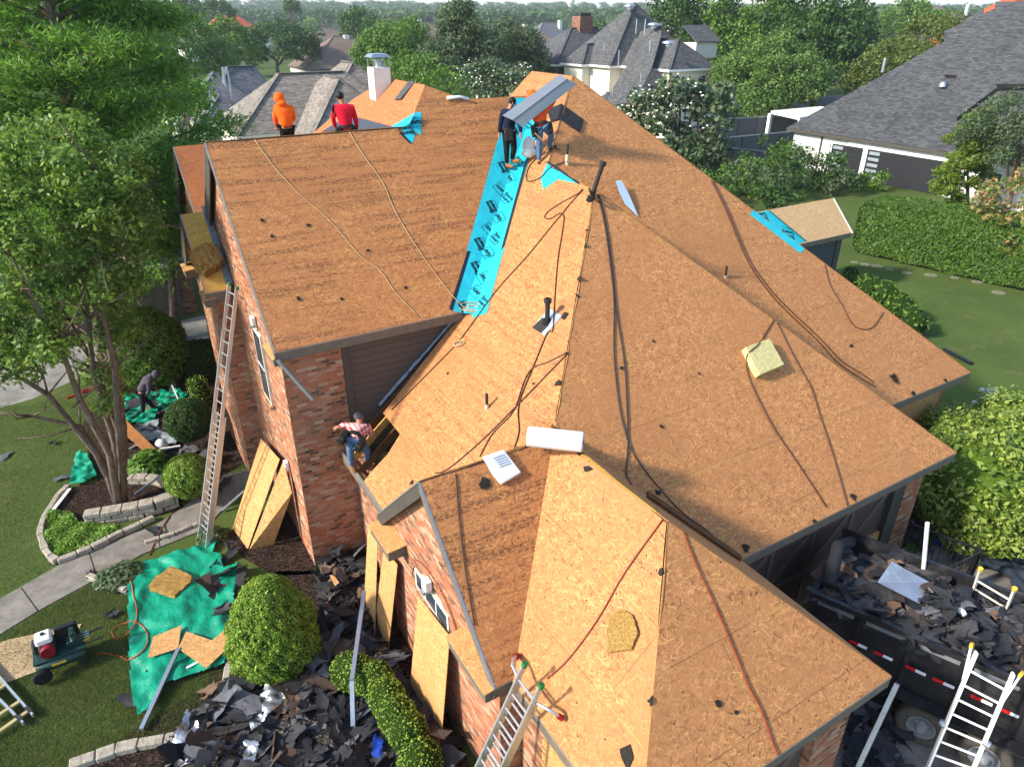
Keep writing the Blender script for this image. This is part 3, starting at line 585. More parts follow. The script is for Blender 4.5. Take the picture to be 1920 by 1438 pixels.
# stone edging: every block its own stone inside one edging
q = M('limestone', .9, .2); p = q.obj(); q.color(q.ramp(q.noise(p, 7., 5., .7), [(.3, C('#7d7568')), (.6, C('#a89f8f')), (.8, C('#c4bba9'))])).bump(q.noise(p, 20., 4.), .6, .03); m_stone = q.m
def edging(pts, label, wd=.16, ht=.16, step=.38, z=0., rows=1, name='stone_edging'):
    pl = [atz(x, y, z) for x, y in pts]; o = thing(name, label, 'stone edging', pl[0]); mb = MB(); r = random.Random(len(pts) * 7 + int(pts[0][0]))
    L = [0.]
    for i in range(1, len(pl)): L.append(L[-1] + np.linalg.norm(pl[i] - pl[i - 1]))
    def at(s): return np.array([np.interp(s, L, [p_[k] for p_ in pl]) for k in range(3)])
    for row in range(rows):
        s = -(row % 2) * step * .5
        while s < L[-1] - .05:
            d = step * r.uniform(.75, 1.25); a_, b_ = at(max(0, s)), at(min(L[-1], s + d - .015)); s += d
            if np.linalg.norm(b_ - a_) < .05: continue
            jig = np.array([0, 0, r.uniform(-.012, .012)]); mb.beam(a_ + (0, 0, ht * (row + .5)) + jig, b_ + (0, 0, ht * (row + .5)) + jig, wd * r.uniform(.85, 1.15), ht - .008)
    mb.build('stone_course', m_stone, o, bevel=.018); return o
edging([(130, 915), (110, 935), (95, 960), (80, 985), (78, 1010), (88, 1038), (105, 1058), (167, 1035), (240, 998), (290, 975)], 'curved pale stone edging round the leafy bed beside the garden path')
edging([(165, 985), (220, 975), (290, 962), (335, 945)], 'low dry stone retaining wall below the multi stemmed tree', .3, .14, .45, 0, 3, 'retaining_wall')
edging([(245, 905), (290, 905), (325, 915), (335, 925)], 'short stone wall behind the multi stemmed tree trunk', .25, .13, .4, 0, 2, 'retaining_wall')
edging([(167, 1084), (200, 1096), (243, 1112)], 'short stone edging between the path and the green tarp', .16, .14)
edging([(133, 1440), (190, 1420), (233, 1405), (290, 1396), (330, 1388)], 'rough stone edging at the bottom corner of the front lawn', .22, .15)
edging([(425, 1285), (432, 1240), (440, 1200)], 'stone edging strip beside the large cone shaped bush', .14, .13)
edging([(272, 1020), (330, 1003), (372, 985)], 'thin stone edging along the path by the ladder foot', .12, .12)
# ================================================================== foliage helpers
def leafmat(name, cols, trans=.25, rough=.55):
    q = M(name, rough, .35); rp = q.N('NewGeometry').outputs['Random Per Island']; n = len(cols)
    q.color(q.ramp(rp, [(i / max(1, n - 1), c) for i, c in enumerate(cols)]))
    tr = q.N('BsdfTranslucent'); c2 = q.ramp(rp, [(i / max(1, n - 1), tuple(min(1, x * 1.5) for x in c[:3]) + (1,)) for i, c in enumerate(cols)]); q.l.new(c2, tr.inputs[0])
    mx = q.N('MixShader', {0: trans, 1: q.b.outputs[0], 2: tr.outputs[0]}); q.l.new(mx.outputs[0], q.n['Material Output'].inputs[0]); return q.m
g = lambda r, gg, b: L4(r, gg, b)
m_leaf_box = leafmat('boxwood_leaf', [g(0.058, 0.117, 0.013), g(0.134, 0.234, 0.025), g(0.234, 0.351, 0.035), g(0.334, 0.451, 0.053)])
m_leaf_dark = leafmat('dark_boxwood_leaf', [g(0.016, 0.041, 0.009), g(0.041, 0.095, 0.017), g(0.068, 0.135, 0.021)])
m_leaf_myrtle = leafmat('myrtle_leaf', [g(0.059, 0.117, 0.016), g(0.101, 0.190, 0.022), g(0.151, 0.249, 0.032), g(0.288, 0.366, 0.068)], .35)
m_leaf_cyp = leafmat('cypress_leaf', [g(0.050, 0.122, 0.018), g(0.084, 0.193, 0.022), g(0.134, 0.273, 0.029), g(0.198, 0.344, 0.039)], .4)
m_leaf_oak = leafmat('oak_leaf', [g(0.024, 0.062, 0.011), g(0.048, 0.109, 0.016), g(0.076, 0.146, 0.021)])
m_leaf_mid = leafmat('mid_leaf', [g(0.051, 0.117, 0.014), g(0.092, 0.183, 0.018), g(0.144, 0.241, 0.022)])
m_leaf_yel = leafmat('yellow_leaf', [g(0.095, 0.162, 0.017), g(0.176, 0.270, 0.028), g(0.257, 0.351, 0.050)])
m_leaf_mag = leafmat('magnolia_leaf', [g(0.027, 0.061, 0.021), g(0.061, 0.108, 0.043), g(0.101, 0.135, 0.064), g(0.176, 0.189, 0.085)], .12, .35)
m_leaf_olive = leafmat('olive_leaf', [g(0.041, 0.074, 0.028), g(0.074, 0.115, 0.043), g(0.115, 0.149, 0.057)])
m_leaf_gc = leafmat('groundcover_leaf', [g(0.081, 0.176, 0.017), g(0.149, 0.270, 0.028), g(0.230, 0.365, 0.043)])
m_leaf_red = leafmat('new_growth_leaf', [g(0.054, 0.108, 0.021), g(0.108, 0.176, 0.028), g(0.270, 0.270, 0.071), g(0.432, 0.189, 0.099), g(0.135, 0.216, 0.028)])
m_petal = plain('white_petal', C('#efece2'), .6); m_bark = None
q = M('bark', .95, .1); p = q.obj(); q.color(q.ramp(q.noise(q.map(p, (9, 9, 2)), 1.5, 5., .7), [(.3, C('#4d3f35')), (.55, C('#77675a')), (.8, C('#9c8b7b'))])).bump(q.noise(q.map(p, (14, 14, 3)), 2., 4.), .5, .03); m_bark = q.m
def leaves(cent, nrm, size, asp=1.6, jit=.35, rg=rng):
    n = len(cent); nrm = nrm / (np.linalg.norm(nrm, axis=1, keepdims=True) + 1e-9)
    a_ = rg.normal(size=(n, 3)); a_ -= (a_ * nrm).sum(1, keepdims=True) * nrm; a_ /= np.linalg.norm(a_, axis=1, keepdims=True) + 1e-9
    b_ = np.cross(nrm, a_); s = size * (1 + jit * rg.uniform(-1, 1, (n, 1))); L = s * asp * .5; W = s * .5
    v = np.stack([cent - a_ * L, cent - b_ * W + nrm * s * .12, cent + a_ * L, cent + b_ * W + nrm * s * .12], 1).reshape(-1, 3)
    return v, np.arange(4 * n).reshape(n, 4)
def sph(n, rg=rng):
    d = rg.normal(size=(n, 3)); return d / np.linalg.norm(d, axis=1, keepdims=True)
DK = .26
def cloud(blobs, dens, size, asp=1.6, upb=.25, shell=.55, rg=rng, rad=.10):
    C_, N_ = [], []
    for c, r in blobs:
        r = np.array([r] * 3 if np.isscalar(r) else r, float); n = max(8, int(dens * (r[0] * r[1] + r[1] * r[2] + r[0] * r[2]) / 3 * 12 / size ** 2 * DK))
        d = sph(n, rg); q_ = shell + (1 - shell) * rg.random((n, 1)) ** .7; q_ *= 1 + rad * rg.normal(size=(n, 1))
        C_.append(np.array(c) + d * r * q_); nn = d * .7 + rg.normal(size=(n, 3)) * .55; nn[:, 2] += upb; N_.append(nn)
    return leaves(np.concatenate(C_), np.concatenate(N_), size, asp, .35, rg)
def clumps(c, r, n, cr, rg=rng, low=-.6):      # clump centres over an ellipsoid, for uneven outlines with gaps
    c = np.array(c, float); r = np.array(r, float); out = []
    while len(out) < n:
        d = sph(1, rg)[0]
        if d[2] < low: continue
        q_ = rg.uniform(.45, 1.) ** .6; k = cr * rg.uniform(.65, 1.35); out.append((c + d * r * q_ * .88, (k, k, k * .72)))
    return out
def core(blobs, f=.8):
    mb = MB()
    for c, r in blobs: mb.ball(c, np.array([r] * 3 if np.isscalar(r) else r) * f, 12, 8)
    return np.array(mb.v), mb.f
def bush(name, label, cat, base, blobs, leaf, m, dens=1., core_f=.9, asp=1.5, group=None, seed=0):
    rg = np.random.default_rng(seed + 11); v, f = cloud(blobs, dens, leaf, asp, .2, .93, rg, .03)
    mb = MB()
    for c, r in blobs: mb.ball(c, np.array([r] * 3 if np.isscalar(r) else r) * core_f, 14, 10)
    o = fastmesh(name, v, f, m, None, base); tag(o, label, cat, group)
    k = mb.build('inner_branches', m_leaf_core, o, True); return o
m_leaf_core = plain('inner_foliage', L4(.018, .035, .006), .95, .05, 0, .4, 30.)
# ---- clipped shrubs
def rev(base, prof, n, leaf, m, label, seed, name='topiary_bush', cat='bush', squash=(1, 1)):
    rg = np.random.default_rng(seed); base = V3(base); zs = np.array([p_[1] for p_ in prof]); rr = np.array([p_[0] for p_ in prof])
    area = np.maximum(rr[:-1] + rr[1:], .02) * np.hypot(np.diff(zs), np.diff(rr)); seg = rg.choice(len(area), n, p=area / area.sum()); t = rg.random(n)
    r_ = rr[seg] + t * (rr[seg + 1] - rr[seg]); z_ = zs[seg] + t * (zs[seg + 1] - zs[seg]); th = rg.random(n) * 2 * np.pi
    dz = np.diff(zs)[seg]; dr = np.diff(rr)[seg]; nr = dz / np.hypot(dz, dr); nz = -dr / np.hypot(dz, dr)
    bump = 1 + .045 * np.sin(th * 5 + z_ * 4 + seed) + .035 * np.sin(th * 11 - z_ * 9) + .03 * np.sin(th * 19 + z_ * 17) + (rg.random(n) < .05) * .07 * rg.random(n); ins = 1 - .10 * rg.random(n) ** 1.5 + .02 * rg.normal(size=n)
    cen = np.stack([r_ * bump * ins * np.cos(th) * squash[0], r_ * bump * ins * np.sin(th) * squash[1], z_ * (1 - .02 * rg.random(n))], 1) + base
    nn = np.stack([nr * np.cos(th), nr * np.sin(th), nz], 1) * .8 + rg.normal(size=(n, 3)) * .6
    v, f = leaves(cen, nn, leaf, 1.5, .35, rg); o = fastmesh(name, v, f, m, None, base); tag(o, label, cat)
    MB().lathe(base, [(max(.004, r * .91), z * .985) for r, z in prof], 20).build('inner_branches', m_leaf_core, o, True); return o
def eggprof(r, h, k=14, fat=.42):
    out = []
    for i in range(k + 1):
        t = i / k; z = h * t; out.append((r * (math.sin(math.pi * min(1, t ** (.72)) ) ** .62 if 0 < t < 1 else .01), z))
    return out
cone = [(.5, .0), (.8, .12), (.93, .45), (.95, .8), (.88, 1.2), (.74, 1.6), (.55, 1.95), (.33, 2.2), (.1, 2.32), (.0, 2.34)]
rev(atz(518, 1268, 0) + (.15, .35, 0), [(r * .93, z * .97) for r, z in cone], 42000, .032, m_leaf_box, 'large bright green egg shaped clipped bush in front of the brick wall', 3)
ballp = lambda r: [(r * math.sin(math.pi * t / 14), r - r * math.cos(math.pi * t / 14)) for t in range(15)]
b1 = atz(365, 940, 0); rev(b1 + (0, 0, .25), ballp(.62), 15000, .032, m_leaf_box, 'round bright green clipped ball bush between the long ladder and the path', 4)
b2 = atz(366, 840, 0); rev(b2 + (0, 0, .35), ballp(.68), 15000, .034, m_leaf_dark, 'round dark green clipped ball bush behind the long ladder', 5)
b3 = atz(296, 712, 0); rev(b3, [(.8, 0), (1.2, .4), (1.32, 1.0), (1.25, 1.6), (1.0, 2.2), (.6, 2.65), (.2, 2.85), (0, 2.88)], 26000, .05, m_leaf_myrtle, 'tall dark green egg shaped clipped bush by the left garage', 6)
o = bush('box_hedge', 'dark square clipped hedge beside the tall egg shaped bush', 'hedge', atz(372, 700), [], .05, m_leaf_dark) if False else None
def boxbush(name, label, cat, lo, hi, leaf, m, n, seed, rot=0., round_=.12):
    rg = np.random.default_rng(seed); lo = V3(lo); hi = V3(hi); c = (lo + hi) / 2; h = (hi - lo) / 2; p_ = rg.uniform(-1, 1, (n, 3)); ax = rg.choice(3, n, p=np.array([h[1] * h[2], h[0] * h[2], h[0] * h[1]]) / (h[1] * h[2] + h[0] * h[2] + h[0] * h[1]))
    sg = np.where(rg.random(n) < .5, -1., 1.); sg[ax == 2] = 1.; p_[np.arange(n), ax] = sg; nn = np.zeros((n, 3)); nn[np.arange(n), ax] = sg
    l4 = (np.abs(p_) ** 8).sum(1, keepdims=True) ** (1 / 8.); p_ = p_ / l4 * (1 - .05 * rg.random((n, 1)) ** 2); P_ = p_ * h
    P_ += .05 * np.sin(P_[:, [1, 2, 0]] * 3 + seed) + .02 * rg.normal(size=(n, 3)); ca, sa = math.cos(rot), math.sin(rot)
    Rm_ = np.array([[ca, -sa, 0], [sa, ca, 0], [0, 0, 1]]); P_ = P_ @ Rm_.T + c; nn = nn @ Rm_.T * .8 + rg.normal(size=(n, 3)) * .6
    v, f = leaves(P_, nn, leaf, 1.5, .35, rg); base = (c[0], c[1], lo[2]); o = fastmesh(name, v, f, m, None, base); tag(o, label, cat)
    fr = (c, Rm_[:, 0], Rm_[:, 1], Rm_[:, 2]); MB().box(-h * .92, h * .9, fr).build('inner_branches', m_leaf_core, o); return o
c = atz(372, 702, 0); boxbush('box_hedge', 'small dark square clipped hedge beside the tall egg shaped bush', 'hedge', c + (-.55, -.5, 0), c + (.75, .6, 1.15), .05, m_leaf_dark, 6000, 8)
# spiral topiary of stacked tiers
st = thing('spiral_topiary', 'small spiral topiary of four bright green tiers by the brick bay', 'bush', atz(375, 765)); 
for i, (x, y, z) in enumerate([(380, 745, .3), (375, 738, .55), (372, 728, .85), (368, 715, 1.15)]):
    p_ = atz(x, y, z); rg = np.random.default_rng(i); v, f = cloud([(p_, (.42 - .03 * i, .42 - .03 * i, .17))], 1.1, .04, 1.5, .3, .9, rg); o = fastmesh('tier', v, f, m_leaf_box, st)
    MB().ball(p_, (.37 - .03 * i, .37 - .03 * i, .14), 12, 8).build('inner_branches', m_leaf_core, o, True)
MB().tube([atz(375, 765), atz(372, 728, .9)], .04).build('trunk', m_bark, st)
# serpentine trimmed hedge and the clipped block next to it (front bed)
hp = [(652, 1250, .55), (672, 1255, .6), (705, 1268, .6), (725, 1300, .62), (745, 1335, .65), (765, 1365, .65)]
bl = [(atz(x, y, z) - (0, 0, .12), (.36, .36, .42)) for x, y, z in hp] + [(atz((hp[i][0] + hp[i + 1][0]) / 2, (hp[i][1] + hp[i + 1][1]) / 2, .6) - (0, 0, .14), (.34, .34, .4)) for i in range(5)]
bush('clipped_hedge', 'bright green wavy clipped hedge running through the debris along the brick wall', 'hedge', atz(720, 1330), bl, .028, m_leaf_box, 1.5, .93)
c = atz(787, 1418, .55); bush('box_bush', 'bright green square clipped bush at the bottom edge next to the wavy hedge', 'bush', (c[0], c[1], 0), [(c + (0, 0, -.2), (.42, .42, .5))], .028, m_leaf_box, 1.5, .93)
# big glossy shrub on the right and the row behind the eave
rb = [(atz(1850, 905, 1.6) + (0, 0, 0), (1.9, 1.7, 1.5)), (atz(1770, 880, 1.0), (1.2, 1.2, 1.2)), (atz(1935, 850, 1.5), (1.8, 1.6, 1.5)), (atz(1800, 830, 1.2), (1.3, 1.2, 1.1)), (atz(1900, 800, 1.2), (1.5, 1.3, 1.2)), (atz(1860, 985, .8), (1.2, 1., .9)), (atz(1790, 965, .6), (.9, .8, .8)), (atz(1960, 960, 1.), (1.3, 1.2, 1.1))]
rg = np.random.default_rng(5); rb2 = []
for c, r in rb: rb2 += clumps(c, r, 40, .36, rg, -.3)
vv1, ff1 = cloud(rb2, 1.4, .054, 2.1, .35, .5, rg); vs2, fs2 = cloud([(c, tuple(np.array(r) * .84)) for c, r in rb], 1.6, .1, 2., .3, .8, rg); ff1 = np.r_[ff1, fs2 + len(vv1)]; vv1 = np.r_[vv1, vs2]
o = fastmesh('round_shrub', vv1, ff1, leafmat('pittosporum_leaf', [g(.08, .14, .02), g(.15, .23, .03), g(.26, .34, .05), g(.36, .4, .09)]), None, atz(1850, 930)); tag(o, 'large rounded yellow green shrub at the right edge below the eaves', 'shrub')
mb = MB(); [mb.ball(c, np.array(r) * .7, 18, 12, .08, 4) for c, r in rb]; mb.build('inner_branches', plain('inner_shrub', L4(.06, .1, .012), .95, .05, 0, .6, 14., bumps=1.), o, True)
for i, (x, y, r) in enumerate([(1597, 523, .55), (1630, 542, .65), (1662, 556, .7), (1690, 580, .75), (1715, 605, .6)]):
    c = atz(x, y, .6); bush('lawn_shrub', ['small bright green shrub just beyond the right hip, nearest the small gable', 'second small green shrub from the small gable along the right hip', 'middle green shrub in the row beyond the right hip', 'fourth green shrub in the row beyond the right hip', 'last green shrub of the row beyond the right hip, nearest the big eave'][i], 'shrub', (c[0], c[1], 0), [(c, (r, r, r * .8)), (c + (.3, .3, .2), (r * .7, r * .7, r * .6))], .09, m_leaf_mid, 1.2, .85, 1.8, 'shrub row beyond the right hip', i)
# ground cover and bed plants
def ptsin(poly, n, rg, z=.0):
    pl = np.array([atz(x, y, z)[:2] for x, y in poly]); lo, hi = pl.min(0), pl.max(0); out = []
    while len(out) < n:
        c = rg.uniform(lo, hi, (n * 2, 2)); ins = np.zeros(len(c), bool); j = len(pl) - 1
        for i in range(len(pl)):
            xi, yi = pl[i]; xj, yj = pl[j]; k = ((yi > c[:, 1]) != (yj > c[:, 1])) & (c[:, 0] < (xj - xi) * (c[:, 1] - yi) / (yj - yi + 1e-12) + xi); ins ^= k; j = i
        out += list(c[ins])
    return np.array(out[:n])
rg = np.random.default_rng(21)
p2 = ptsin([(95, 965), (85, 985), (84, 1010), (94, 1036), (110, 1050), (165, 1030), (240, 992), (150, 985), (130, 962)], 9000, rg); z = .05 + .16 * rg.random(9000) * (.5 + .5 * np.sin(p2[:, 0] * 7) * np.cos(p2[:, 1] * 6)); cen = np.c_[p2, z]; nn = rg.normal(size=(9000, 3)) * .5; nn[:, 2] += 1
v, f = leaves(cen, nn, .05, 1.5, .4, rg); tag(fastmesh('ground_cover', v, f, m_leaf_gc, None), 'bright green leafy ground cover inside the curved stone edging', 'ground cover', None, 'stuff')
p2 = ptsin([(440, 1210), (432, 1285), (500, 1275), (490, 1215)], 2500, rg); v, f = leaves(np.c_[p2, .03 + .1 * rg.random(2500)], rg.normal(size=(2500, 3)) * .5 + (0, 0, 1), .05, 1.5, .4, rg); tag(fastmesh('ground_cover', v, f, m_leaf_gc, None), 'patch of green ground cover under the cone shaped bush', 'ground cover', None, 'stuff')
def plant(x, y, r, h, n, leaf, m, label, name='leafy_plant', seed=0, asp=2.6):
    rg = np.random.default_rng(seed + 50); b = atz(x, y); d = sph(n, rg); d[:, 2] = abs(d[:, 2]); q_ = .35 + .65 * rg.random((n, 1)); cen = b + d * np.array([r, r, h]) * q_; nn = d * .5 + (0, 0, .8) + rg.normal(size=(n, 3)) * .3
    v, f = leaves(cen, nn, leaf, asp, .4, rg); o = fastmesh(name, v, f, m, None, b); tag(o, label, 'plant')
    s = MB(); [s.tube([b, b + d[i] * np.array([r, r, h]) * .7], .012, 5) for i in range(7)]; s.build('stem', m_bark, o); return o
plant(282, 880, .55, .6, 900, .15, m_leaf_mid, 'broad leaved green plant beside the brown board under the tree')
plant(232, 1085, .55, .35, 1400, .07, m_leaf_olive, 'low dark green plant between the path and the green tarp', seed=1, asp=1.6)
plant(205, 1090, .35, .3, 900, .07, m_leaf_olive, 'small dark plant at the corner of the path edging', seed=2, asp=1.6)
plant(398, 1010, .4, .35, 900, .06, m_leaf_olive, 'small olive plant at the foot of the long ladder', seed=3, asp=1.6)
plant(1785, 1015, .5, .9, 300, .16, m_leaf_mid, 'green potted looking plant behind the black railing', seed=4)
# grass blades on the near lawn
rg = np.random.default_rng(31); N = 120000
p2 = ptsin([(-120, 760), (60, 760), (180, 700), (210, 760), (190, 900), (128, 905), (75, 985), (70, 1020), (100, 1062), (0, 1118), (-120, 1150)], N // 3, rg)
p3 = ptsin([(-120, 1230), (0, 1192), (70, 1150), (167, 1096), (245, 1115), (430, 1210), (420, 1290), (330, 1385), (133, 1436), (60, 1620), (-160, 1620)], N, rg)
p2 = np.r_[p2, p3]; n = len(p2); pat = np.sin(p2[:, 0] * 2.1 + np.sin(p2[:, 1] * 1.7)) * np.cos(p2[:, 1] * 2.4); h = .035 + .03 * rg.random(n) + .012 * pat
d = rg.normal(size=(n, 2)) * .018; b = rg.normal(size=(n, 2)); b /= np.linalg.norm(b, axis=1, keepdims=True); b *= .005
v = np.stack([np.c_[p2 - b, np.zeros(n)], np.c_[p2 + b, np.zeros(n)], np.c_[p2 + d, h]], 1).reshape(-1, 3)
tag(fastmesh('grass', v, np.arange(3 * n).reshape(n, 3), leafmat('grass_blade', [g(.055, .10, .018), g(.09, .145, .026), g(.14, .185, .045), g(.26, .23, .11)], .3), None), 'mown green grass of the front lawn', 'grass', None, 'stuff')
# ================================================================== membranes, sheets, cords and offcuts lying on the roof
bpy.context.view_layer.update()
def bluemat(name, c):
    q = M(name, .38, .4); p = q.obj(); q.color(q.mix(q.step(q.noise(p, 3., 4., .6), .4, .7), c, tuple(x * .8 for x in c[:3]) + (1,))); q.bump(q.noise(q.map(p, (5, 5, 5)), 1., 4., .6), .35, .05); return q.m
m_blue = bluemat('membrane_blue', L4(.02, .47, .56)); m_selv = plain('membrane_edge', C('#1d2736'), .5); m_inkb = plain('black_ink', C('#0c1c26'), .6)
m_felt = plain('roofing_felt', C('#26282b'), .85, .2, 0, .35, 8., bumps=.3); m_feltg = plain('felt_grey', C('#4d4e50'), .85, .2, 0, .25, 10.)
NO = np.array([-.86, 0, 1.]); DO = HA[2] - .86 * HA[0]; NG = np.array([0, -.9926, 1.]); DG = 2.95 - .9926 * 19.72
def ppl(k, pts, lift):
    n, d = (pn(k) if isinstance(k, int) else k); n = np.array(n) / 1.; nn = n / np.linalg.norm(n)
    return [on(x, y, n, d) + nn * lift for x, y in pts], nn
def sheetpart(mb, k, pts, lift, th=.005):
    pl, n = ppl(k, pts, lift)
    if sum(np.cross(pl[i], pl[(i + 1) % len(pl)]) for i in range(len(pl))) @ n < 0: pl = pl[::-1]
    mb.prism(pl, th, n); return mb
def px(p):
    v = V3(p) - OC; z = v @ FW; return (960 + FPX * (v @ RT) / z, 719 - FPX * (v @ UP) / z)
def pw(v): return px(valley12(v))
vt, vm, vb = 17.8, 15.05, 13.75
def vpt(y):                                     # valley pixel at image row y
    lo, hi = 13.6, 18.2
    for _ in range(40):
        m_ = (lo + hi) / 2
        if px(valley12(m_))[1] > y: lo = m_
        else: hi = m_
    return px(valley12(lo))
def storm(k, tx, ty, rx, ry, parent, bold=True, gaf=None, lift=.014, s=.115):
    n, d = pn(k) if isinstance(k, int) else k; p = on(tx, ty, n, d); p2 = on(tx + rx, ty + ry, n, d); nn = n / np.linalg.norm(n)
    ex = (p2 - p) / np.linalg.norm(p2 - p); ey = np.cross(nn, ex)
    place_text('Storm\nGuard', s, p, ex, nn, m_inkb, parent, .006 if bold else .001, 'lettering', lift)
    place_text('Leak Barrier', s * .42, p - ey * s * 1.25 + ex * .03, ex, nn, m_inkb, parent, .0, 'lettering', lift)
    if gaf:
        c = on(gaf[0], gaf[1], n, d) + nn * lift; q_ = MB(); w_, h_, t_ = .17, .14, .007
        for a_, b_ in (((-w_, -h_), (w_, -h_)), ((w_, -h_), (w_, h_)), ((w_, h_), (-w_, h_)), ((-w_, h_), (-w_, -h_))): q_.beam(c + ex * a_[0] + ey * a_[1], c + ex * b_[0] + ey * b_[1], t_, .002, nn)
        q_.build('logo_frame', m_inkb, parent); place_text('GAF', .15, c, ex, nn, m_inkb, parent, .006, 'lettering', .003)
# --- two lengths bridging the valley
def bridged(mb, left, right, y0, y1, l, bw=.2):      # left/right pixel outlines (bottom to top) on slopes 1 and 2; rows y0 (bottom) and y1 (top) meet the valley
    def off(y, k):
        lo, hi = 13.6, 18.2
        for _ in range(40):
            m_ = (lo + hi) / 2; lo, hi = (m_, hi) if px(valley12(m_))[1] > y else (lo, m_)
        c = valley12(lo); z = c[2]
        return P(1, c[0] - bw * 1.15, lo + .0) if k == 1 else P(2, c[0], lo - bw * 1.15)
    n1, n2 = pn(1)[0] / np.linalg.norm(pn(1)[0]), pn(2)[0] / np.linalg.norm(pn(2)[0])
    A0, A1, B0, B1 = off(y0, 1) + n1 * l, off(y1, 1) + n1 * l, off(y0, 2) + n2 * l, off(y1, 2) + n2 * l
    L_ = ppl(1, left, l)[0]; R_ = ppl(2, right, l)[0]
    v = L_ + [A1, A0] + [B0, B1] + R_[::-1]; n = len(L_); m = len(R_)
    mb.add(v, [list(range(n)) + [n, n + 1], [n + 1, n, n + 3, n + 2], [n + 2, n + 3] + list(range(n + 4, n + 4 + m))])
    return mb
def stormd(tx, ty, rx, ry, parent, bold, gaf, s=.135):
    q, n = drop(tx, ty); n = V3(n); q2 = on(tx + rx, ty + ry, n, n @ V3(q)); ex = q2 - V3(q); ex /= np.linalg.norm(ex); ey = np.cross(n, ex); q = V3(q)
    place_text('Storm\nGuard', s, q, ex, n, m_inkb, parent, .007 if bold else .002, 'lettering', .010)
    place_text('Leak Barrier', s * .42, q - ey * s * 1.2 + ex * .03, ex, n, m_inkb, parent, .0, 'lettering', .010)
    if gaf:
        c, n = drop(*gaf); n = V3(n); c = V3(c) + n * .008; q2 = on(gaf[0] + rx, gaf[1] + ry, n, n @ c); ex = q2 - c; ex /= np.linalg.norm(ex); ey = np.cross(n, ex); q_ = MB(); w_, h_, t_ = .15, .14, .008
        for a_, b_ in (((-w_, -h_), (w_, -h_)), ((w_, -h_), (w_, h_)), ((w_, h_), (-w_, h_)), ((-w_, h_), (-w_, -h_))): q_.beam(c + ex * a_[0] + ey * a_[1], c + ex * b_[0] + ey * b_[1], t_, .002, n)
        q_.build('logo_frame', m_inkb, parent); place_text('GAF', .13, c, ex, n, m_inkb, parent, .005, 'lettering', .003)
up = thing('underlayment_sheet', 'short bright blue printed membrane at the foot of the valley, dark band on its left', 'underlayment', valley12(14.3), 'blue membrane lining the roof valleys')
bridged(MB(), [(848, 583), (877, 466)], [(887, 597), (913, 587), (937, 497), (946, 464)], 594, 466, .01, .16).build('membrane', m_blue, up)
sheetpart(MB(), 1, [(877, 468), (842, 579), (848.5, 583.5), (883, 470)], .012).build('edge_band', m_selv, up)
us = thing('underlayment_sheet', 'long bright blue printed membrane running up the valley to the ridge', 'underlayment', valley12(16), 'blue membrane lining the roof valleys')
bridged(MB(), [(875, 470), (929, 277), (957, 185)], [(925, 478), (941, 468), (989, 294), (1013, 190)], 477, 184, .018).build('membrane', m_blue, us)
sheetpart(MB(), 2, [(1010, 196), (1014, 196), (992, 296), (945, 464), (940, 470), (988, 294)], .022).build('edge_band', m_selv, us)
bpy.context.view_layer.update()
LV, RV = (-5.5, -10), (7, 7)
for t, gf in (((893, 503), (907, 521)), ((869, 578), None)): stormd(*t, *LV, up, True, gf)
stormd(907, 565, *RV, up, False, (893, 547))
for t, gf in (((921, 388), (935, 408)), ((899, 458), (914, 474)), ((943, 314), (955, 334)), ((962, 243), None)): stormd(*t, *LV, us, True, gf)
for t, gf in (((932, 447), (917, 430)), ((951, 371), (937, 354)), ((972, 302), None), ((989, 234), None), ((1000, 198), None)): stormd(*t, *RV, us, False, gf)
# --- small pieces
t_ = thing('underlayment_sheet', 'small torn blue membrane triangle at the top of the sunlit slope beside the iron vent', 'underlayment', onp(2, 1045, 335))
sheetpart(MB(), 2, [(1014, 334), (1027, 306), (1086, 345), (1046, 337), (1019, 356)], .008).build('membrane', m_blue, t_); q_ = ppl(2, [(1027, 305), (1086, 345)], .02)[0]; MB().beam(q_[0], q_[1], .07, .012).build('edge_band', m_selv, t_)
t_ = thing('underlayment_sheet', 'forked blue membrane scrap over the ridge end behind the red shirted worker', 'underlayment', onp(1, 775, 240))
mb = MB(); sheetpart(mb, 1, [(752, 241), (768, 233), (779, 212), (790, 211), (789, 255), (779, 247), (775, 267), (767, 269)], .008); sheetpart(mb, (NO, DO), [(733, 239), (752, 241), (768, 233), (779, 212)], .012); mb.build('membrane', m_blue, t_)
q_ = ppl(1, [(750, 250), (769, 269)], .02)[0]; MB().beam(q_[0], q_[1], .09, .01).build('edge_band', m_selv, t_); storm(1, 762, 246, -30, 3, t_, True, (780, 230), .02, .16)
t_ = thing('underlayment_sheet', 'blue membrane strip in the valley of the small gable by the lawn', 'underlayment', onp(4, 1480, 455))
sheetpart(MB(), 4, [(1405, 402), (1412, 394.5), (1500, 460), (1509, 468), (1500, 475)], .01).build('membrane', m_blue, t_); gz_ = lambda u, v: np.array([u, v, DG + .9926 * v]) + NG / np.linalg.norm(NG) * .012; g1_, g2_ = on(1441, 394, NG, DG), on(1512, 453, NG, DG); MB().prism([gz_(20.3, 19.76), gz_(g2_[0], 19.76), gz_(g2_[0], g2_[1]), gz_(g1_[0], min(g1_[1], 21.04)), gz_(19.2, 21.04)], .005, NG / np.linalg.norm(NG)).build('membrane', m_blue, t_)
q_ = ppl((NG, DG), [(1442, 395), (1511, 452)], .02)[0]; MB().beam(q_[0], q_[1], .16, .01).build('edge_band', m_selv, t_); storm((NG, DG), 1428, 407, -30, 3, t_, True, None, .02, .26); storm((NG, DG), 1478, 440, -30, -8, t_, True, None, .02, .26)
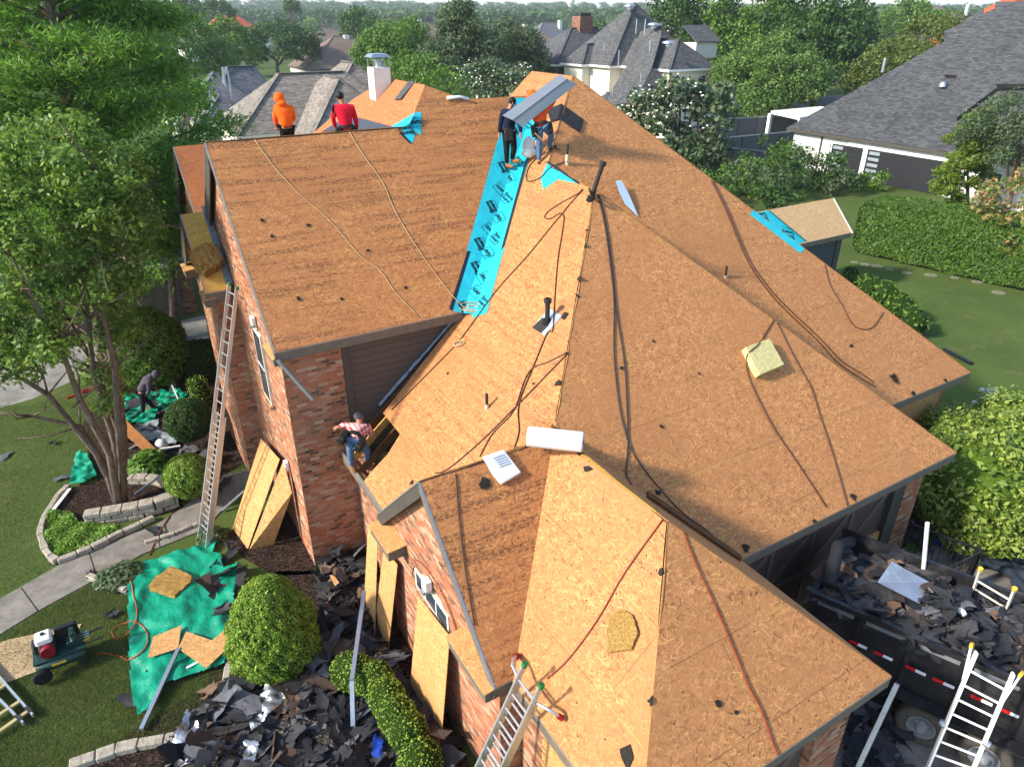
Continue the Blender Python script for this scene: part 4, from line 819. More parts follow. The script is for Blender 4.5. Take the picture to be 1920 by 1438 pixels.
t_ = sheetpart(MB(), (NO, DO), [(596, 249), (622, 219), (672, 221), (738, 241)], .015).build('felt_sheet', plain('felt_slate', C('#3d434e'), .7, .3, 0, .3, 25.), None, base=on(670, 235, NO, DO)) if False else None
t_ = tag(sheetpart(MB(), (NO, DO), [(604, 248), (640, 226), (674, 222), (700, 229), (744, 241)], .02, .01).build('felt_sheet', plain('felt_slate', C('#3d434e'), .7, .3, 0, .3, 25.), None, base=on(670, 235, NO, DO)), 'dark slate coloured felt in the valley behind the red shirted worker', 'felt sheet')
tag(sheetpart(MB(), (NO, DO), [(767, 153), (778, 155), (752, 187), (740, 188)], .02, .02).build('felt_strip', m_feltg, None, base=on(760, 170, NO, DO)), 'narrow grey felt strip lying on the orange rear hip', 'felt strip')
r0_, r1_ = onp(2, 1052, 203), onp(2, 1046, 229); u_ = np.array([0, 0, .07]); vv_ = [onp(2, 1026, 210) + u_, r0_ + u_ * 1.6, onp(4, 1094, 229) + u_, onp(4, 1087, 251) + u_, r1_ + u_ * 1.6, onp(2, 1033, 231) + u_]
mb = MB().add(vv_ + [p_ - (0, 0, .05) for p_ in vv_], [[5, 4, 1, 0], [4, 3, 2, 1], [6, 7, 10, 11], [7, 8, 9, 10], [0, 1, 7, 6], [1, 2, 8, 7], [2, 3, 9, 8], [3, 4, 10, 9], [4, 5, 11, 10], [5, 0, 6, 11]])
tag(mb.build('felt_sheet', m_felt, None, base=onp(4, 1060, 225)), 'black bent felt sheet draped over the hip beside the orange vested worker', 'felt sheet')
# --- bags, roll, metal offcuts
m_plast = plain('white_wrap', C('#d9dcde'), .35, .4, 0, .06, 5., bumps=.1)
a_, c_ = atz(990, 818, 5.66), atz(1093, 829, 5.66); t_ = thing('underlayment_roll', 'white wrapped roll lying across the roof where the hips meet', 'roll', (a_ + c_) / 2)
MB().tube([a_, a_ + (c_ - a_) * .02, c_ - (c_ - a_) * .02, c_], [.165, .175, .175, .165], 28).build('wrapper', m_plast, t_, False); d_ = (c_ - a_) / np.linalg.norm(c_ - a_)
MB().tube([c_, c_ + d_ * .006], .13, 24).build('roll_end', plain('roll_end', C('#b9bcc0'), .7), t_); MB().tube([c_ + d_ * .006, c_ + d_ * .012], .045, 16).build('core_tube', m_feltg, t_)
def on7(x, y, l): p_, n_ = ppl(7, [(x, y)], l); return p_[0]
t_ = thing('paper_bag', 'white printed bag folded over the gable ridge', 'bag', on7(940, 880, 0))
g0 = [(903, 858), (942, 845), (958, 866), (975, 888), (938, 910), (921, 889), (912, 872)]; mb = MB(); pl, n_ = ppl(7, g0, .09); pl = pl if sum(np.cross(pl[i], pl[(i + 1) % 7]) for i in range(7)) @ n_ > 0 else pl[::-1]; mb.prism(pl, .085, n_).build('bag', m_plast, t_, bevel=.02)
for i, (x, y) in enumerate([(922, 862), (925, 866), (928, 870), (931, 874), (934, 878)]):
    q0, q1 = on7(x, y, .096), on7(x + 21, y - 7, .096); MB().beam(q0, q1, .016, .002, n_).build('print_line', plain('grey_ink', C('#8d949b'), .7) if i == 0 else bpy.data.materials['grey_ink'], t_)
m_drp = plain('bright_metal', C('#cfe0ee'), .3, .5, .5, .05)
pl, n_ = ppl(4, [(1149, 347), (1160, 346), (1176, 372), (1196, 408), (1170, 385), (1158, 366)], .0); mb = MB(); l_ = [.16, .16, .12, .03, .05, .1]; pl = [p_ + n_ * q_ for p_, q_ in zip(pl, l_)]
mb.add(pl + [p_ - n_ * .004 for p_ in pl], [[0, 1, 2, 5], [5, 2, 4], [4, 2, 3], [11, 8, 7, 6], [10, 8, 11], [9, 8, 10]]); tag(mb.build('metal_flashing', m_drp, None, True, base=pl[0]), 'curled bright metal flashing strip beyond the hip by the iron vent', 'flashing')
p_, n_ = drop(862, 186, .03); q0, _ = drop(838, 187, .05); q1, _ = drop(878, 189, .05); tag(MB().tube([q0, V3(p_) + (0, 0, .03), q1], [.05, .04, .045], 10).build('metal_flashing', m_plast, None, True, base=V3(p_)), 'pale curled flashing offcut on the far ridge', 'flashing')
p_ = onp(2, 990, 290); rg = np.random.default_rng(2); tag(MB().ball(p_ + (-.05, -.1, .22), (.17, .17, .25), 16, 12, .12, 3).ball(p_ + (-.08, -.2, .08), (.22, .2, .14), 14, 9, .15, 4).build('plastic_bag', plain('white_bag', C('#f0eee8'), .5), None, True, base=p_), 'crumpled white plastic bag between the two workers on the blue valley membrane', 'bag')
# --- foam / insulation pieces
def foam(name, m, th=.1, rough=.01): return m
def foammat(name, a_, b_, sc=20.):
    q = M(name, .95, .1); p = q.obj(); f = q.noise(p, sc, 4., .7); q.color(q.ramp(f, [(.3, a_), (.7, b_)])).bump(f, .9, .03); return q.m
m_foam = foammat('insulation_yellow', C('#b5a868'), C('#dccf98')); m_straw = foammat('straw_fibre', C('#6b5027'), C('#bf9a58'), 40.)
def chunk(k, pts, th, m, name, label, cat, seed=0, lift=0., jag=.07):
    n, d = pn(k) if isinstance(k, int) else k; pl, n_ = ppl((n, d), pts, th + lift)
    if sum(np.cross(pl[i], pl[(i + 1) % len(pl)]) for i in range(len(pl))) @ n_ < 0: pl = pl[::-1]
    mb = MB().prism(pl, th, n_); o = mb.build(name, m, None, base=np.mean(pl, 0) - n_ * th)
    bm = bmesh.new(); bm.from_mesh(o.data); bmesh.ops.triangulate(bm, faces=bm.faces); bmesh.ops.subdivide_edges(bm, edges=bm.edges, cuts=6, use_grid_fill=True); r = random.Random(seed)
    for v in bm.verts: v.co += Vector((r.gauss(0, 1), r.gauss(0, 1), r.gauss(0, 1))) * th * jag
    bm.to_mesh(o.data); bm.free(); return tag(o, label, cat)
chunk(3, [(1390, 658), (1434, 642), (1461, 690), (1416, 709), (1405, 690)], .17, m_foam, 'foam_block', 'pale yellow foam block on the large shaded front slope', 'foam block', 1, 0., .012)
chunk(5, [(1148, 1158), (1171, 1144), (1190, 1155), (1200, 1188), (1188, 1218), (1146, 1224), (1142, 1190)], .07, m_straw, 'insulation_chunk', 'flat brown chunk of insulation on the sunlit front wing slope', 'insulation', 2)
NY = np.array([0, -.939, 1.]); DY = E1 - .939 * 17.97
chunk((NY, DY), [(356, 484), (383, 468), (404, 469), (419, 497), (408, 508), (384, 522), (366, 507)], .32, m_straw, 'insulation_bundle', 'thick brown fibre bundle perched on the entrance bay roof', 'insulation', 3)
# --- cords
def cord(label, pts, r, m, name='cord', lift=0., cat='cord', via=None):
    P_ = []
    for i in range(len(pts) - 1):
        for j in range(4):
            t = j / 4; p0, p1, p2, p3 = [np.array(pts[min(max(i + q, 0), len(pts) - 1)], float) for q in (-1, 0, 1, 2)]
            P_.append(.5 * ((2 * p1) + (-p0 + p2) * t + (2 * p0 - 5 * p1 + 4 * p2 - p3) * t * t + (-p0 + 3 * p1 - 3 * p2 + p3) * t ** 3))
    P_.append(np.array(pts[-1], float)); W = []
    for x, y in P_:
        q, n = drop(float(x), float(y), r + .004 + lift); W.append(V3(q))
    o = [W[0]]
    for a_ in W[1:]:
        if np.linalg.norm(a_ - o[-1]) > .004: o.append(a_)
    return tag(MB().tube(o, r, 6).build(name, m, None, True, base=o[0]), label, cat)
m_rope = plain('white_rope', C('#b59a72'), .9); m_hoseb = plain('brown_hose', C('#4b2414'), .5, .4); m_hosed = plain('dark_hose', C('#2a2328'), .45, .4); m_hoser = plain('red_hose', C('#7a2a14'), .5, .4)
CORDS = [
 ('pale rope running down the left side of the wide front slope and over its eave', [(477, 262), (511, 310), (547, 350), (567, 370), (621, 417), (675, 480), (712, 507), (740, 547), (783, 592)], .0085, m_rope, 'rope'),
 ('pale rope running from the red shirted worker down to the blue valley membrane', [(655, 249), (683, 294), (718, 344), (743, 401), (792, 480), (850, 557), (880, 585)], .0085, m_rope, 'rope'),
 ('brown hose with a hairpin loop at the top of the sunlit slope', [(1092, 356), (1083, 365), (1055, 380), (1028, 398), (1022, 409), (1033, 411), (1050, 401), (1058, 407), (1055, 435), (1046, 493), (1040, 572), (1037, 620), (1027, 625), (1004, 680), (974, 757), (974, 810), (964, 842)], .0125, m_hoseb, 'hose'),
 ('brown hose running straight down the sunlit slope to the torn out corner', [(1094, 357), (1085, 366), (1055, 400), (990, 480), (930, 547), (867, 633), (840, 663), (735, 769)], .0115, m_hoseb, 'hose'),
 ('thin brown hose from the hip to the low eave beside the white bag', [(1065, 663), (1010, 720), (954, 777), (900, 830), (840, 880), (817, 887)], .012, m_hoseb, 'hose'),
 ('slack brown hose curving from the hip to the top of the white bag', [(1065, 661), (1027, 680), (1000, 690), (984, 715), (970, 757), (957, 780), (924, 814), (900, 857)], .012, m_hoseb, 'hose'),
 ('dark hose hanging down the large shaded slope from the iron vent to a short end', [(1120, 365), (1133, 420), (1145, 505), (1151, 570), (1151, 667), (1161, 764), (1174, 820), (1177, 834), (1174, 887), (1183, 909)], .0125, m_hosed, 'hose'),
 ('dark hose beside it that continues along the lower valley to the drive eave', [(1123, 366), (1136, 420), (1148, 505), (1155, 580), (1171, 687), (1176, 780), (1180, 834), (1207, 880), (1274, 957), (1323, 993), (1356, 1024)], .0125, m_hosed, 'hose'),
 ('left one of two parallel brown hoses on the far right slope', [(1333, 340), (1360, 394), (1396, 480), (1427, 530), (1467, 577), (1530, 637), (1570, 680), (1614, 710), (1642, 726)], .0125, m_hoseb, 'hose'),
 ('right one of two parallel brown hoses on the far right slope', [(1336, 338), (1364, 393), (1401, 480), (1433, 530), (1473, 575), (1536, 634), (1576, 676), (1620, 704), (1638, 718)], .0125, m_hoseb, 'hose'),
 ('thin brown hose in a U shaped loop high on the far right slope', [(1546, 497), (1557, 537), (1577, 570), (1597, 607), (1617, 618), (1637, 613), (1656, 586)], .011, m_hoseb, 'hose'),
 ('brown hose lying over the pale yellow foam block', [(1450, 601), (1423, 644), (1403, 664), (1400, 694), (1417, 740), (1453, 807), (1494, 867), (1549, 951)], .012, m_hoseb, 'hose'),
 ('brown hose right of the foam block that drops over the drive eave', [(1457, 606), (1487, 667), (1520, 727), (1537, 780), (1557, 840), (1577, 907), (1588, 948)], .012, m_hoseb, 'hose'),
 ('red hose running down the shaded lower front slope', [(1281, 998), (1303, 1055), (1340, 1135), (1377, 1222), (1403, 1285), (1427, 1332), (1447, 1389), (1458, 1414)], .0125, m_hoser, 'hose'),
 ('red brown hose from the front wing peak down to the top of the ladder', [(1243, 975), (1174, 1071), (1121, 1162), (1067, 1235), (1027, 1272)], .0115, m_hoser, 'hose'),
 ('thin brown cord down the shaded front gable slope', [(854, 888), (859, 960), (870, 1058), (884, 1145), (889, 1172)], .01, m_hoseb, 'cord'),
 ('tangled dark cord looping round the small white capped vent', [(1064, 303), (1034, 314), (1014, 334), (992, 341), (988, 327), (1000, 304), (1034, 282), (1050, 281)], .012, m_hosed, 'cord'),
]
for l_, p_, r_, m_, n_ in CORDS: cord(l_, p_, r_, m_, n_, 0, n_)
def coil(c, n, R_, axis, r, m, label, name, wob=.3, seed=0):
    rg = random.Random(seed); ax = Vector(axis).normalized(); u_ = ax.orthogonal().normalized(); w_ = ax.cross(u_); P_ = []
    for i in range(n * 12):
        t = 2 * math.pi * i / 12; k = R_ * (1 + wob * math.sin(t * .37 + seed)); P_.append(Vector(c) + (u_ * math.cos(t) * k * .55 + w_ * math.sin(t) * k * 1.2) + ax * (.02 * math.sin(t * .21)))
    return tag(MB().tube(P_, r, 5).build(name, m, None, True, base=c), label, 'cord')
p_, n_ = drop(1104, 372); coil(V3(p_) + (-.02, -.12, .12), 6, .17, (1, -.6, .6), .012, m_hosed, 'dark cord coiled round the foot of the tall iron vent', 'cord', .25, 2)
p_, n_ = drop(862, 645, .03); coil(p_, 5, .1, n_, .008, m_rope, 'knotted bundle of pale rope below the blue valley membrane', 'rope', .5, 4)
p_, n_ = drop(886, 578, .03); coil(p_, 5, .17, n_, .007, m_rope, 'loose bundle of pale rope on the end of the blue valley membrane', 'rope', .6, 5)
# --- torn felt scraps
SCR = [(1101, 432, .05), (1098, 462, .08), (1088, 524, .1), (1083, 556, .1), (1047, 720, .13), (1063, 662, .05), (1102, 881, .12), (1087, 851, .1), (1234, 925, .1), (773, 905, .09), (907, 905, .15), (1595, 649, .1), (1674, 709, .24), (1711, 737, .14), (1600, 934, .13), (1772, 713, .1), (1526, 977, .14), (1396, 1028, .14), (1345, 1320, .07), (1380, 1335, .06), (491, 414, .08), (577, 424, .08), (509, 444, .07), (1242, 1073, .08), (1222, 1315, .11), (1174, 1417, .2), (1165, 690, .06), (1225, 640, .05), (760, 540, .07), (690, 470, .06), (560, 560, .07), (640, 560, .06), (1310, 700, .06), (1240, 800, .06), (840, 700, .05), (1000, 720, .05), (1058, 596, .14)]  # last entry is a dark patch standing in for the vent flashing's shadow
r_ = random.Random(9); m_scrap = plain('felt_scrap', C('#2a2622'), .9, .2, 0, .4, 30.)
WH = [((1380, 1110), 'lower front slope'), ]
def zone(x, y):
    if x > 1560 and y < 760: return 'on the far right slope'
    if y > 980: return 'on the low front wing roof'
    if x < 700 and y < 600: return 'on the wide front slope of the two storey wing'
    if x < 1062 and y < 920: return 'on the sunlit slope by the valley'
    return 'on the large shaded slope by the drive'
for x, y, s in SCR:
    s *= .8
    p_, n_ = drop(x, y, .012); n_ = V3(n_); e1 = np.cross(n_, (0, 0, 1.)); e1 /= np.linalg.norm(e1); e2 = np.cross(n_, e1); k = r_.randint(5, 8)
    pl = [V3(p_) + s * (e1 * math.cos(-2 * math.pi * i / k) + e2 * math.sin(-2 * math.pi * i / k)) * r_.uniform(.35, 1.15) + n_ * r_.uniform(0, .25) * s for i in range(k)]
    mb = MB(); mb.add([V3(p_) + n_ * .01] + pl + [q_ - n_ * .006 for q_ in pl], [[0, 1 + (i + 1) % k, 1 + i] for i in range(k)] + [[1 + i, 1 + (i + 1) % k, 1 + k + (i + 1) % k, 1 + k + i] for i in range(k)])
    tag(mb.build('felt_scrap', m_scrap, None, base=V3(p_)), 'small torn dark felt scrap ' + zone(x, y), 'felt scrap', 'felt scraps ' + zone(x, y))
# wooden batten along the valley top by the drive
q0, q1 = drop(1210, 932, .05)[0], drop(1385, 1052, .05)[0]; tag(MB().beam(V3(q0) + (0, 0, .02), V3(q1) + (0, 0, .02), .14, .05).build('roof_batten', m_dkwood, None, base=V3(q0)), 'long wooden batten lying in the valley above the drive eave', 'batten')
q0, q1 = onp(5, 1083, 848), onp(5, 1230, 962); tag(MB().beam(V3(q0) + (0, 0, .03), V3(q1) + (0, 0, .03), .014, .012).build('chalk_cord', plain('yellow_cord', C('#a88c2a'), .7), None, base=V3(q0)), 'yellow cord stretched along the front wing ridge', 'cord')
# ================================================================== people
def far(x, y, d): r = ray(x, y); return OC + r * (d / math.hypot(r[0], r[1]))
def skin(name, verts, edges, rad, m, parent, sub=2, root=0):
    me = bpy.data.meshes.new(name); o = bpy.data.objects.new(name, me); COL.objects.link(o); org = V3(world_loc(parent))
    me.from_pydata([tuple(V3(v) - org) for v in verts], edges, [])
    md = o.modifiers.new('s', 'SKIN'); md.use_smooth_shade = True
    for i, r in enumerate(rad): sv = me.skin_vertices[0].data[i]; sv.radius = (r, r) if np.isscalar(r) else r; sv.use_root = i == root
    o.modifiers.new('d', 'SUBSURF').levels = sub; o.modifiers['d'].render_levels = sub
    bpy.context.view_layer.update(); nm = bpy.data.meshes.new_from_object(o.evaluated_get(bpy.context.evaluated_depsgraph_get()))
    bpy.data.objects.remove(o); bpy.data.meshes.remove(me); nm.name = name; nm.materials.clear(); nm.materials.append(m); o = bpy.data.objects.new(name, nm); COL.objects.link(o); o.parent = parent; return o
def lerp(a_, b_, t): return V3(a_) + (V3(b_) - V3(a_)) * t
m_skin = plain('skin', C('#a9765a'), .6, .3, 0, .08); m_hair = plain('hair', C('#17120f'), .6); m_belt = plain('belt_leather', C('#1d1b1b'), .6, .3, 0, .3, 15.); m_eye = plain('eye', C('#1a1412'), .3)
def person(label, base, J, face, shirt, trousers, shoes, hood=None, hair=True, cap=None, belt=True, vest=None, sleeve=1., pouch=None, neckup=1.):
    t = thing('person', label, 'person', base); f = V3(face); f /= np.linalg.norm(f)
    hd, nk, ch, pv = V3(J['head']), V3(J['neck']), V3(J['chest']), V3(J['pelvis']); up = (hd - nk) / np.linalg.norm(hd - nk); sd_ = np.cross(f, up); sd_ /= np.linalg.norm(sd_); f = np.cross(up, sd_)
    if (J['shR'] - J['shL']) @ sd_ < 0: pass
    V, E, RR = [], [], []
    def add(p, r, par=None):
        V.append(V3(p)); RR.append(r)
        if par is not None: E.append((par, len(V) - 1))
        return len(V) - 1
    p0 = add(pv, .1); p1 = add(lerp(pv, ch, .5), .09, p0); p2 = add(ch, .085, p1); p3 = add(nk, .055, p2); p4 = add(hd - up * .05, .078, p3); p5 = add(hd + up * .055, .088, p4)
    for s in 'LR':
        a_ = add(J['sh' + s], .042, p2); b_ = add(J['el' + s], .036, a_); c_ = add(J['wr' + s], .028, b_); d = V3(J['wr' + s]) - V3(J['el' + s]); d /= np.linalg.norm(d)
        pal = add(V3(J['wr' + s]) + d * .06, .034, c_); sx = np.cross(d, f); sx = sx / (np.linalg.norm(sx) + 1e-9); cu_ = np.cross(sx, d)
        for k in range(4):
            q0 = V[pal] + d * .035 + sx * (.024 * (k - 1.5) / 1.); L = (.030, .036, .034, .026)[k]; i1 = add(q0, .0095, pal); i2 = add(q0 + d * L + cu_ * .010, .009, i1); add(q0 + d * L * 1.6 + cu_ * .035, .0075, i2)
        i1 = add(V[c_] + d * .035 - sx * .035, .011, c_); add(V[i1] + d * .03 - sx * .015 + cu_ * .015, .0095, i1)
        a_ = add(J['hp' + s], .066, p0); b_ = add(J['kn' + s], .058, a_); c_ = add(J['an' + s], .04, b_); add(J['to' + s], .035, c_)
    body = skin('body', V, E, RR, m_skin, t, 1)
    bm = bmesh.new(); bm.from_mesh(body.data); org = world_loc(t); body.data.materials.append(m_eye)
    def bl(c, r, sc, mi=0):
        q_ = bmesh.ops.create_uvsphere(bm, u_segments=8, v_segments=6, radius=r)
        for v in q_['verts']: v.co = Vector((v.co.x * sc[0], v.co.y * sc[1], v.co.z * sc[2])) + Vector(c) - org
        for fc in {x for v in q_['verts'] for x in v.link_faces}: fc.material_index = mi
    bl(hd + f * .1 - up * .005, .016, (1, 1, 1.4)); bl(hd + f * .088 - up * .05, .02, (1.1, 1.1, .5)); [bl(hd + f * .082 + sd_ * k * .035 + up * .022, .011, (1, 1, .8), 1) for k in (-1, 1)]; [bl(hd + sd_ * k * .088, .022, (.6, .8, 1.2)) for k in (-1, 1)]
    bm.to_mesh(body.data); bm.free()
    # trousers, shirt
    V, E, RR = [], [], []; p0 = add(lerp(pv, ch, .22), .165); 
    for s in 'LR':
        a_ = add(J['hp' + s], .12, p0); b_ = add(lerp(J['hp' + s], J['kn' + s], .55), .1, a_); c_ = add(J['kn' + s], .084, b_); d_ = add(lerp(J['kn' + s], J['an' + s], .5), .07, c_); add(lerp(J['kn' + s], J['an' + s], .96), .062, d_)
    skin('trousers', V, E, RR, trousers, t, 2)
    V, E, RR = [], [], []; p0 = add(lerp(pv, ch, -.1), .17); p1 = add(lerp(pv, ch, .5), .165, p0); p2 = add(ch, .195, p1); add(lerp(ch, nk, .85), .085, p2)
    for s in 'LR':
        a_ = add(J['sh' + s], .1, p2); b_ = add(lerp(J['sh' + s], J['el' + s], .6), .076, a_); c_ = add(J['el' + s], .066, b_)
        if sleeve > 0: add(lerp(J['el' + s], J['wr' + s], .9), .046, c_)
    top = skin('shirt', V, E, RR, shirt, t, 2)
    for s in 'LR': skin('shoe', [V3(J['an' + s]) - (0, 0, .0), V3(J['an' + s]) - (0, 0, .05), V3(J['to' + s])], [(0, 1), (1, 2)], [.05, .056, .047], shoes, t, 2)
    if hood:
        mb = MB().ball(hd - f * .012 + up * .01, (.128, .128, .14), 16, 12).ball(nk - f * .05 + up * .0, (.12, .11, .08), 12, 8); mb.build('hood', hood, t, True)
    elif cap: MB().ball(hd + up * .045 - f * .005, (.105, .105, .075), 16, 10).ball(hd + up * .05 + f * .1, (.06, .06, .014), 12, 6).build('cap', cap, t, True)
    elif hair:
        mb = MB(); mb.ball(hd + up * .035 - f * .022, (.1, .1, .095), 16, 12, .05, 3); mb.build('hair', m_hair, t, True)
    if belt:
        w_ = lerp(pv, ch, .14); ax = (ch - pv) / np.linalg.norm(ch - pv); MB().lathe(w_ - ax * .03, [(.172, 0), (.178, .005), (.178, .06), (.172, .065)], 22, ax).build('tool_belt', m_belt, t)
        r_ = np.cross(ax, f); r_ /= np.linalg.norm(r_)
        for k, m in ((-1, m_belt), (1, pouch or m_belt)):
            c_ = w_ + r_ * k * .2 - ax * .1; b0 = MB().box((-.07, -.11, -.18), (.07, .11, .1), (c_, r_, np.cross(ax, r_), ax)); b0.build('tool_pouch', m, t, bevel=.025)
    if vest: 
        V, E, RR = [], [], []; p0 = add(lerp(pv, ch, .25), .166); p1 = add(lerp(pv, ch, .6), .165, p0); p2 = add(ch, .185, p1); add(lerp(ch, nk, .7), .085, p2); skin('vest', V, E, RR, vest, t, 2)
    return t
def cloth(name, c): return plain(name, C(c), .85, .2, 0, .18, 9., bumps=.7)
m_or = cloth('orange_cloth', '#ff5f12'); m_red = cloth('red_cloth', '#c5122c'); m_navy = cloth('navy_cloth', '#151d33'); m_blk = cloth('black_cloth', '#141416'); m_jean = cloth('denim', '#4d6a8a'); m_orv = cloth('orange_vest', '#ee5524'); m_gry = cloth('grey_cloth', '#4f4952'); m_boot = plain('boot_leather', C('#8a5f34'), .7); m_dkboot = plain('dark_boot', C('#26221f'), .7)
q = M('plaid', .9, .1); sx = q.N('SeparateXYZ', {0: q.obj()}); fr = lambda k: q.math('LESS_THAN', q.math('FRACT', q.math('MULTIPLY', sx.outputs[k], 11.)), .45)
q.color(q.mix(q.math('MULTIPLY', q.math('ADD', fr(0), fr(2)), .5), C('#d8b3ae'), C('#9a2a30'))); m_plaid = q.m
FWh = V3((FW[0], FW[1], 0)); FWh /= np.linalg.norm(FWh)
def J_(D, **k): return {n: far(v[0], v[1], D + (v[2] if len(v) > 2 else 0)) for n, v in k.items()}
# orange hoodie, behind the ridge, bending forward to the left
D = 18.7
J = J_(D, head=(524, 186, .12), neck=(529, 197, .03), chest=(533, 208, 0), pelvis=(538, 238, -.02), shL=(518, 204, .05), shR=(546, 205, .02), elL=(516, 222, .12), elR=(551, 221, .1), wrL=(519, 238, .25), wrR=(540, 236, .28), hpL=(532, 240), hpR=(544, 239), knL=(532, 262, .02), knR=(546, 260, 0), anL=(530, 290, .02), anR=(547, 288, -.02), toL=(528, 292, .16), toR=(546, 290, .12))
person('person in an orange hooded sweatshirt and black trousers standing behind the left ridge', J['anL'] - (0, 0, .05), J, FWh - .35 * RT, m_or, m_blk, m_dkboot, hood=m_or, belt=False)
# red shirt
D = 19.0
J = J_(D, head=(638, 183, .05), neck=(642, 194, .02), chest=(645, 206, 0), pelvis=(650, 242, -.03), shL=(630, 203, .02), shR=(660, 203, .02), elL=(624, 222, .03), elR=(667, 224, .03), wrL=(630, 241, .1), wrR=(670, 243, .08), hpL=(644, 246), hpR=(656, 246), knL=(643, 270, .05), knR=(658, 270, .05), anL=(642, 296, .02), anR=(660, 296, .02), toL=(641, 298, .16), toR=(660, 298, .16))
person('person in a red long sleeved shirt with a tool belt standing behind the left ridge', J['anL'] - (0, 0, .05), J, FWh - .3 * RT - .3 * np.array([0, 0, 1]), m_red, m_blk, m_dkboot)
# navy shirt on the valley membrane, holding the left end of the sheet
f0, _ = drop(948, 313); D = math.hypot(f0[0], f0[1])
J = J_(D, head=(961, 193, .0), neck=(956, 204, 0), chest=(953, 216, 0), pelvis=(954, 246, -.02), shL=(943, 212, .02), shR=(966, 214, -.1), elL=(938, 236, .02), elR=(976, 236, -.15), wrL=(936, 252, .0), wrR=(976, 251, -.2), hpL=(949, 249), hpR=(960, 250), knL=(950, 280, -.05), knR=(964, 278, -.04), anL=(950, 308, .0), anR=(960, 300, .02), toL=(964, 314, -.06), toR=(976, 302, -.04))
person('person in a navy shirt and black trousers standing on the blue valley membrane', J['anL'] - (0, 0, .06), J, .8 * RT - .55 * np.array([0, 0, 1]), m_navy, m_blk, m_boot, pouch=cloth('red_pouch', '#8d1522'))
# orange vest and jeans, arms up under the sheet
f0, _ = drop(1012, 306); D2 = math.hypot(f0[0], f0[1])
J = J_(D2, head=(998, 180, .25), neck=(1004, 193, .2), chest=(1009, 205, .12), pelvis=(1015, 237, 0), shL=(996, 203, .15), shR=(1023, 205, .18), elL=(992, 190, .25), elR=(1034, 197, .28), wrL=(989, 178, .3), wrR=(1043, 184, .35), hpL=(1011, 240, 0), hpR=(1024, 240, 0), knL=(1011, 272, .0), knR=(1034, 254, .12), anL=(1011, 302, .0), anR=(1030, 278, .25), toL=(1016, 309, -.02), toR=(1044, 274, .3))
pd = person('person in an orange vest and blue jeans holding the metal sheet overhead', J['anL'] - (0, 0, .06), J, FWh - .2 * RT, m_orv, m_jean, m_dkboot, hair=False, hood=m_or, vest=m_orv)
MB().tube([far(1003, 250, D2 - .22), far(1018, 264, D2 - .2)], .016, 8).build('hammer_handle', m_wood, pd)
# sheet of grey valley metal carried between them
t_ = thing('metal_sheet', 'long grey creased metal valley sheet carried by two workers', 'metal sheet', far(1010, 190, D))
c0, c1, c2, c3 = far(942, 217, D - .45), far(1050, 140, D2 + .35), far(1082, 158, D2 + .3), far(979, 239, D - .55); r0, r1 = far(962, 226, D - .58), far(1064, 149, D2 + .22)
nz = np.cross(c1 - c0, c3 - c0); nz /= np.linalg.norm(nz); mb = MB()
for q_ in ([c0, c1, r1, r0], [r0, r1, c2, c3]):
    n_ = np.cross(q_[1] - q_[0], q_[3] - q_[0]); n_ /= np.linalg.norm(n_); q_ = q_ if n_ @ (OC - c0) > 0 else q_[::-1]; mb.prism(q_, .004)
mb.build('panel', plain('grey_sheet', C('#7f858e'), .42, .5, .35, .06, 2.), t_); MB().tube([r0 + (0, 0, .006), r1 + (0, 0, .006)], .012, 8).build('crease_rib', plain('grey_rib', C('#646a73'), .45, .5, .4), t_)
# plaid shirt, bent over at the torn out corner
f0 = P(2, u2e + .35, 12.9); D = math.hypot(*onp(2, 665, 878)[:2])
J = J_(D, head=(673, 783, .25), neck=(675, 793, .2), chest=(677, 804, .14), pelvis=(664, 822, -.12), shL=(659, 800, .2), shR=(690, 802, .18), elL=(645, 796, .25), elR=(698, 815, .2), wrL=(634, 801, .3), wrR=(693, 816, .42), hpL=(657, 826, -.1), hpR=(674, 827, -.08), knL=(657, 852, -.1), knR=(690, 848, .02), anL=(660, 874, -.05), anR=(688, 866, .12), toL=(668, 888, -.12), toR=(684, 870, .0))
person('person in a plaid shirt and blue jeans bending at the torn out roof corner', J['anL'] - (0, 0, .05), J, FWh * .6 - .9 * np.array([0, 0, 1]) + .2 * RT, m_plaid, m_jean, m_boot, cap=m_gry, vest=None)
# grey hoodie on the left ground tarp, stooping to the right
D = math.hypot(*atz(268, 782)[:2])
J = J_(D, head=(292, 702, -.1), neck=(284, 707, -.06), chest=(278, 714, 0), pelvis=(263, 734, .05), shL=(272, 707, .12), shR=(280, 720, -.14), elL=(282, 722, .1), elR=(279, 735, -.14), wrL=(292, 728, 0), wrR=(272, 742, -.1), hpL=(262, 738, .1), hpR=(266, 740, -.05), knL=(282, 756, .15), knR=(268, 758, -.1), anL=(290, 768, .3), anR=(268, 778, 0), toL=(296, 770, .25), toR=(276, 781, -.05))
person('person in a grey hoodie and dark trousers stooping over the green tarp by the tree', J['anR'] - (0, 0, .06), J, RT - .5 * np.array([0, 0, 1]), m_gry, cloth('dark_cloth', '#1c1c24'), m_boot, hood=m_gry, belt=False)
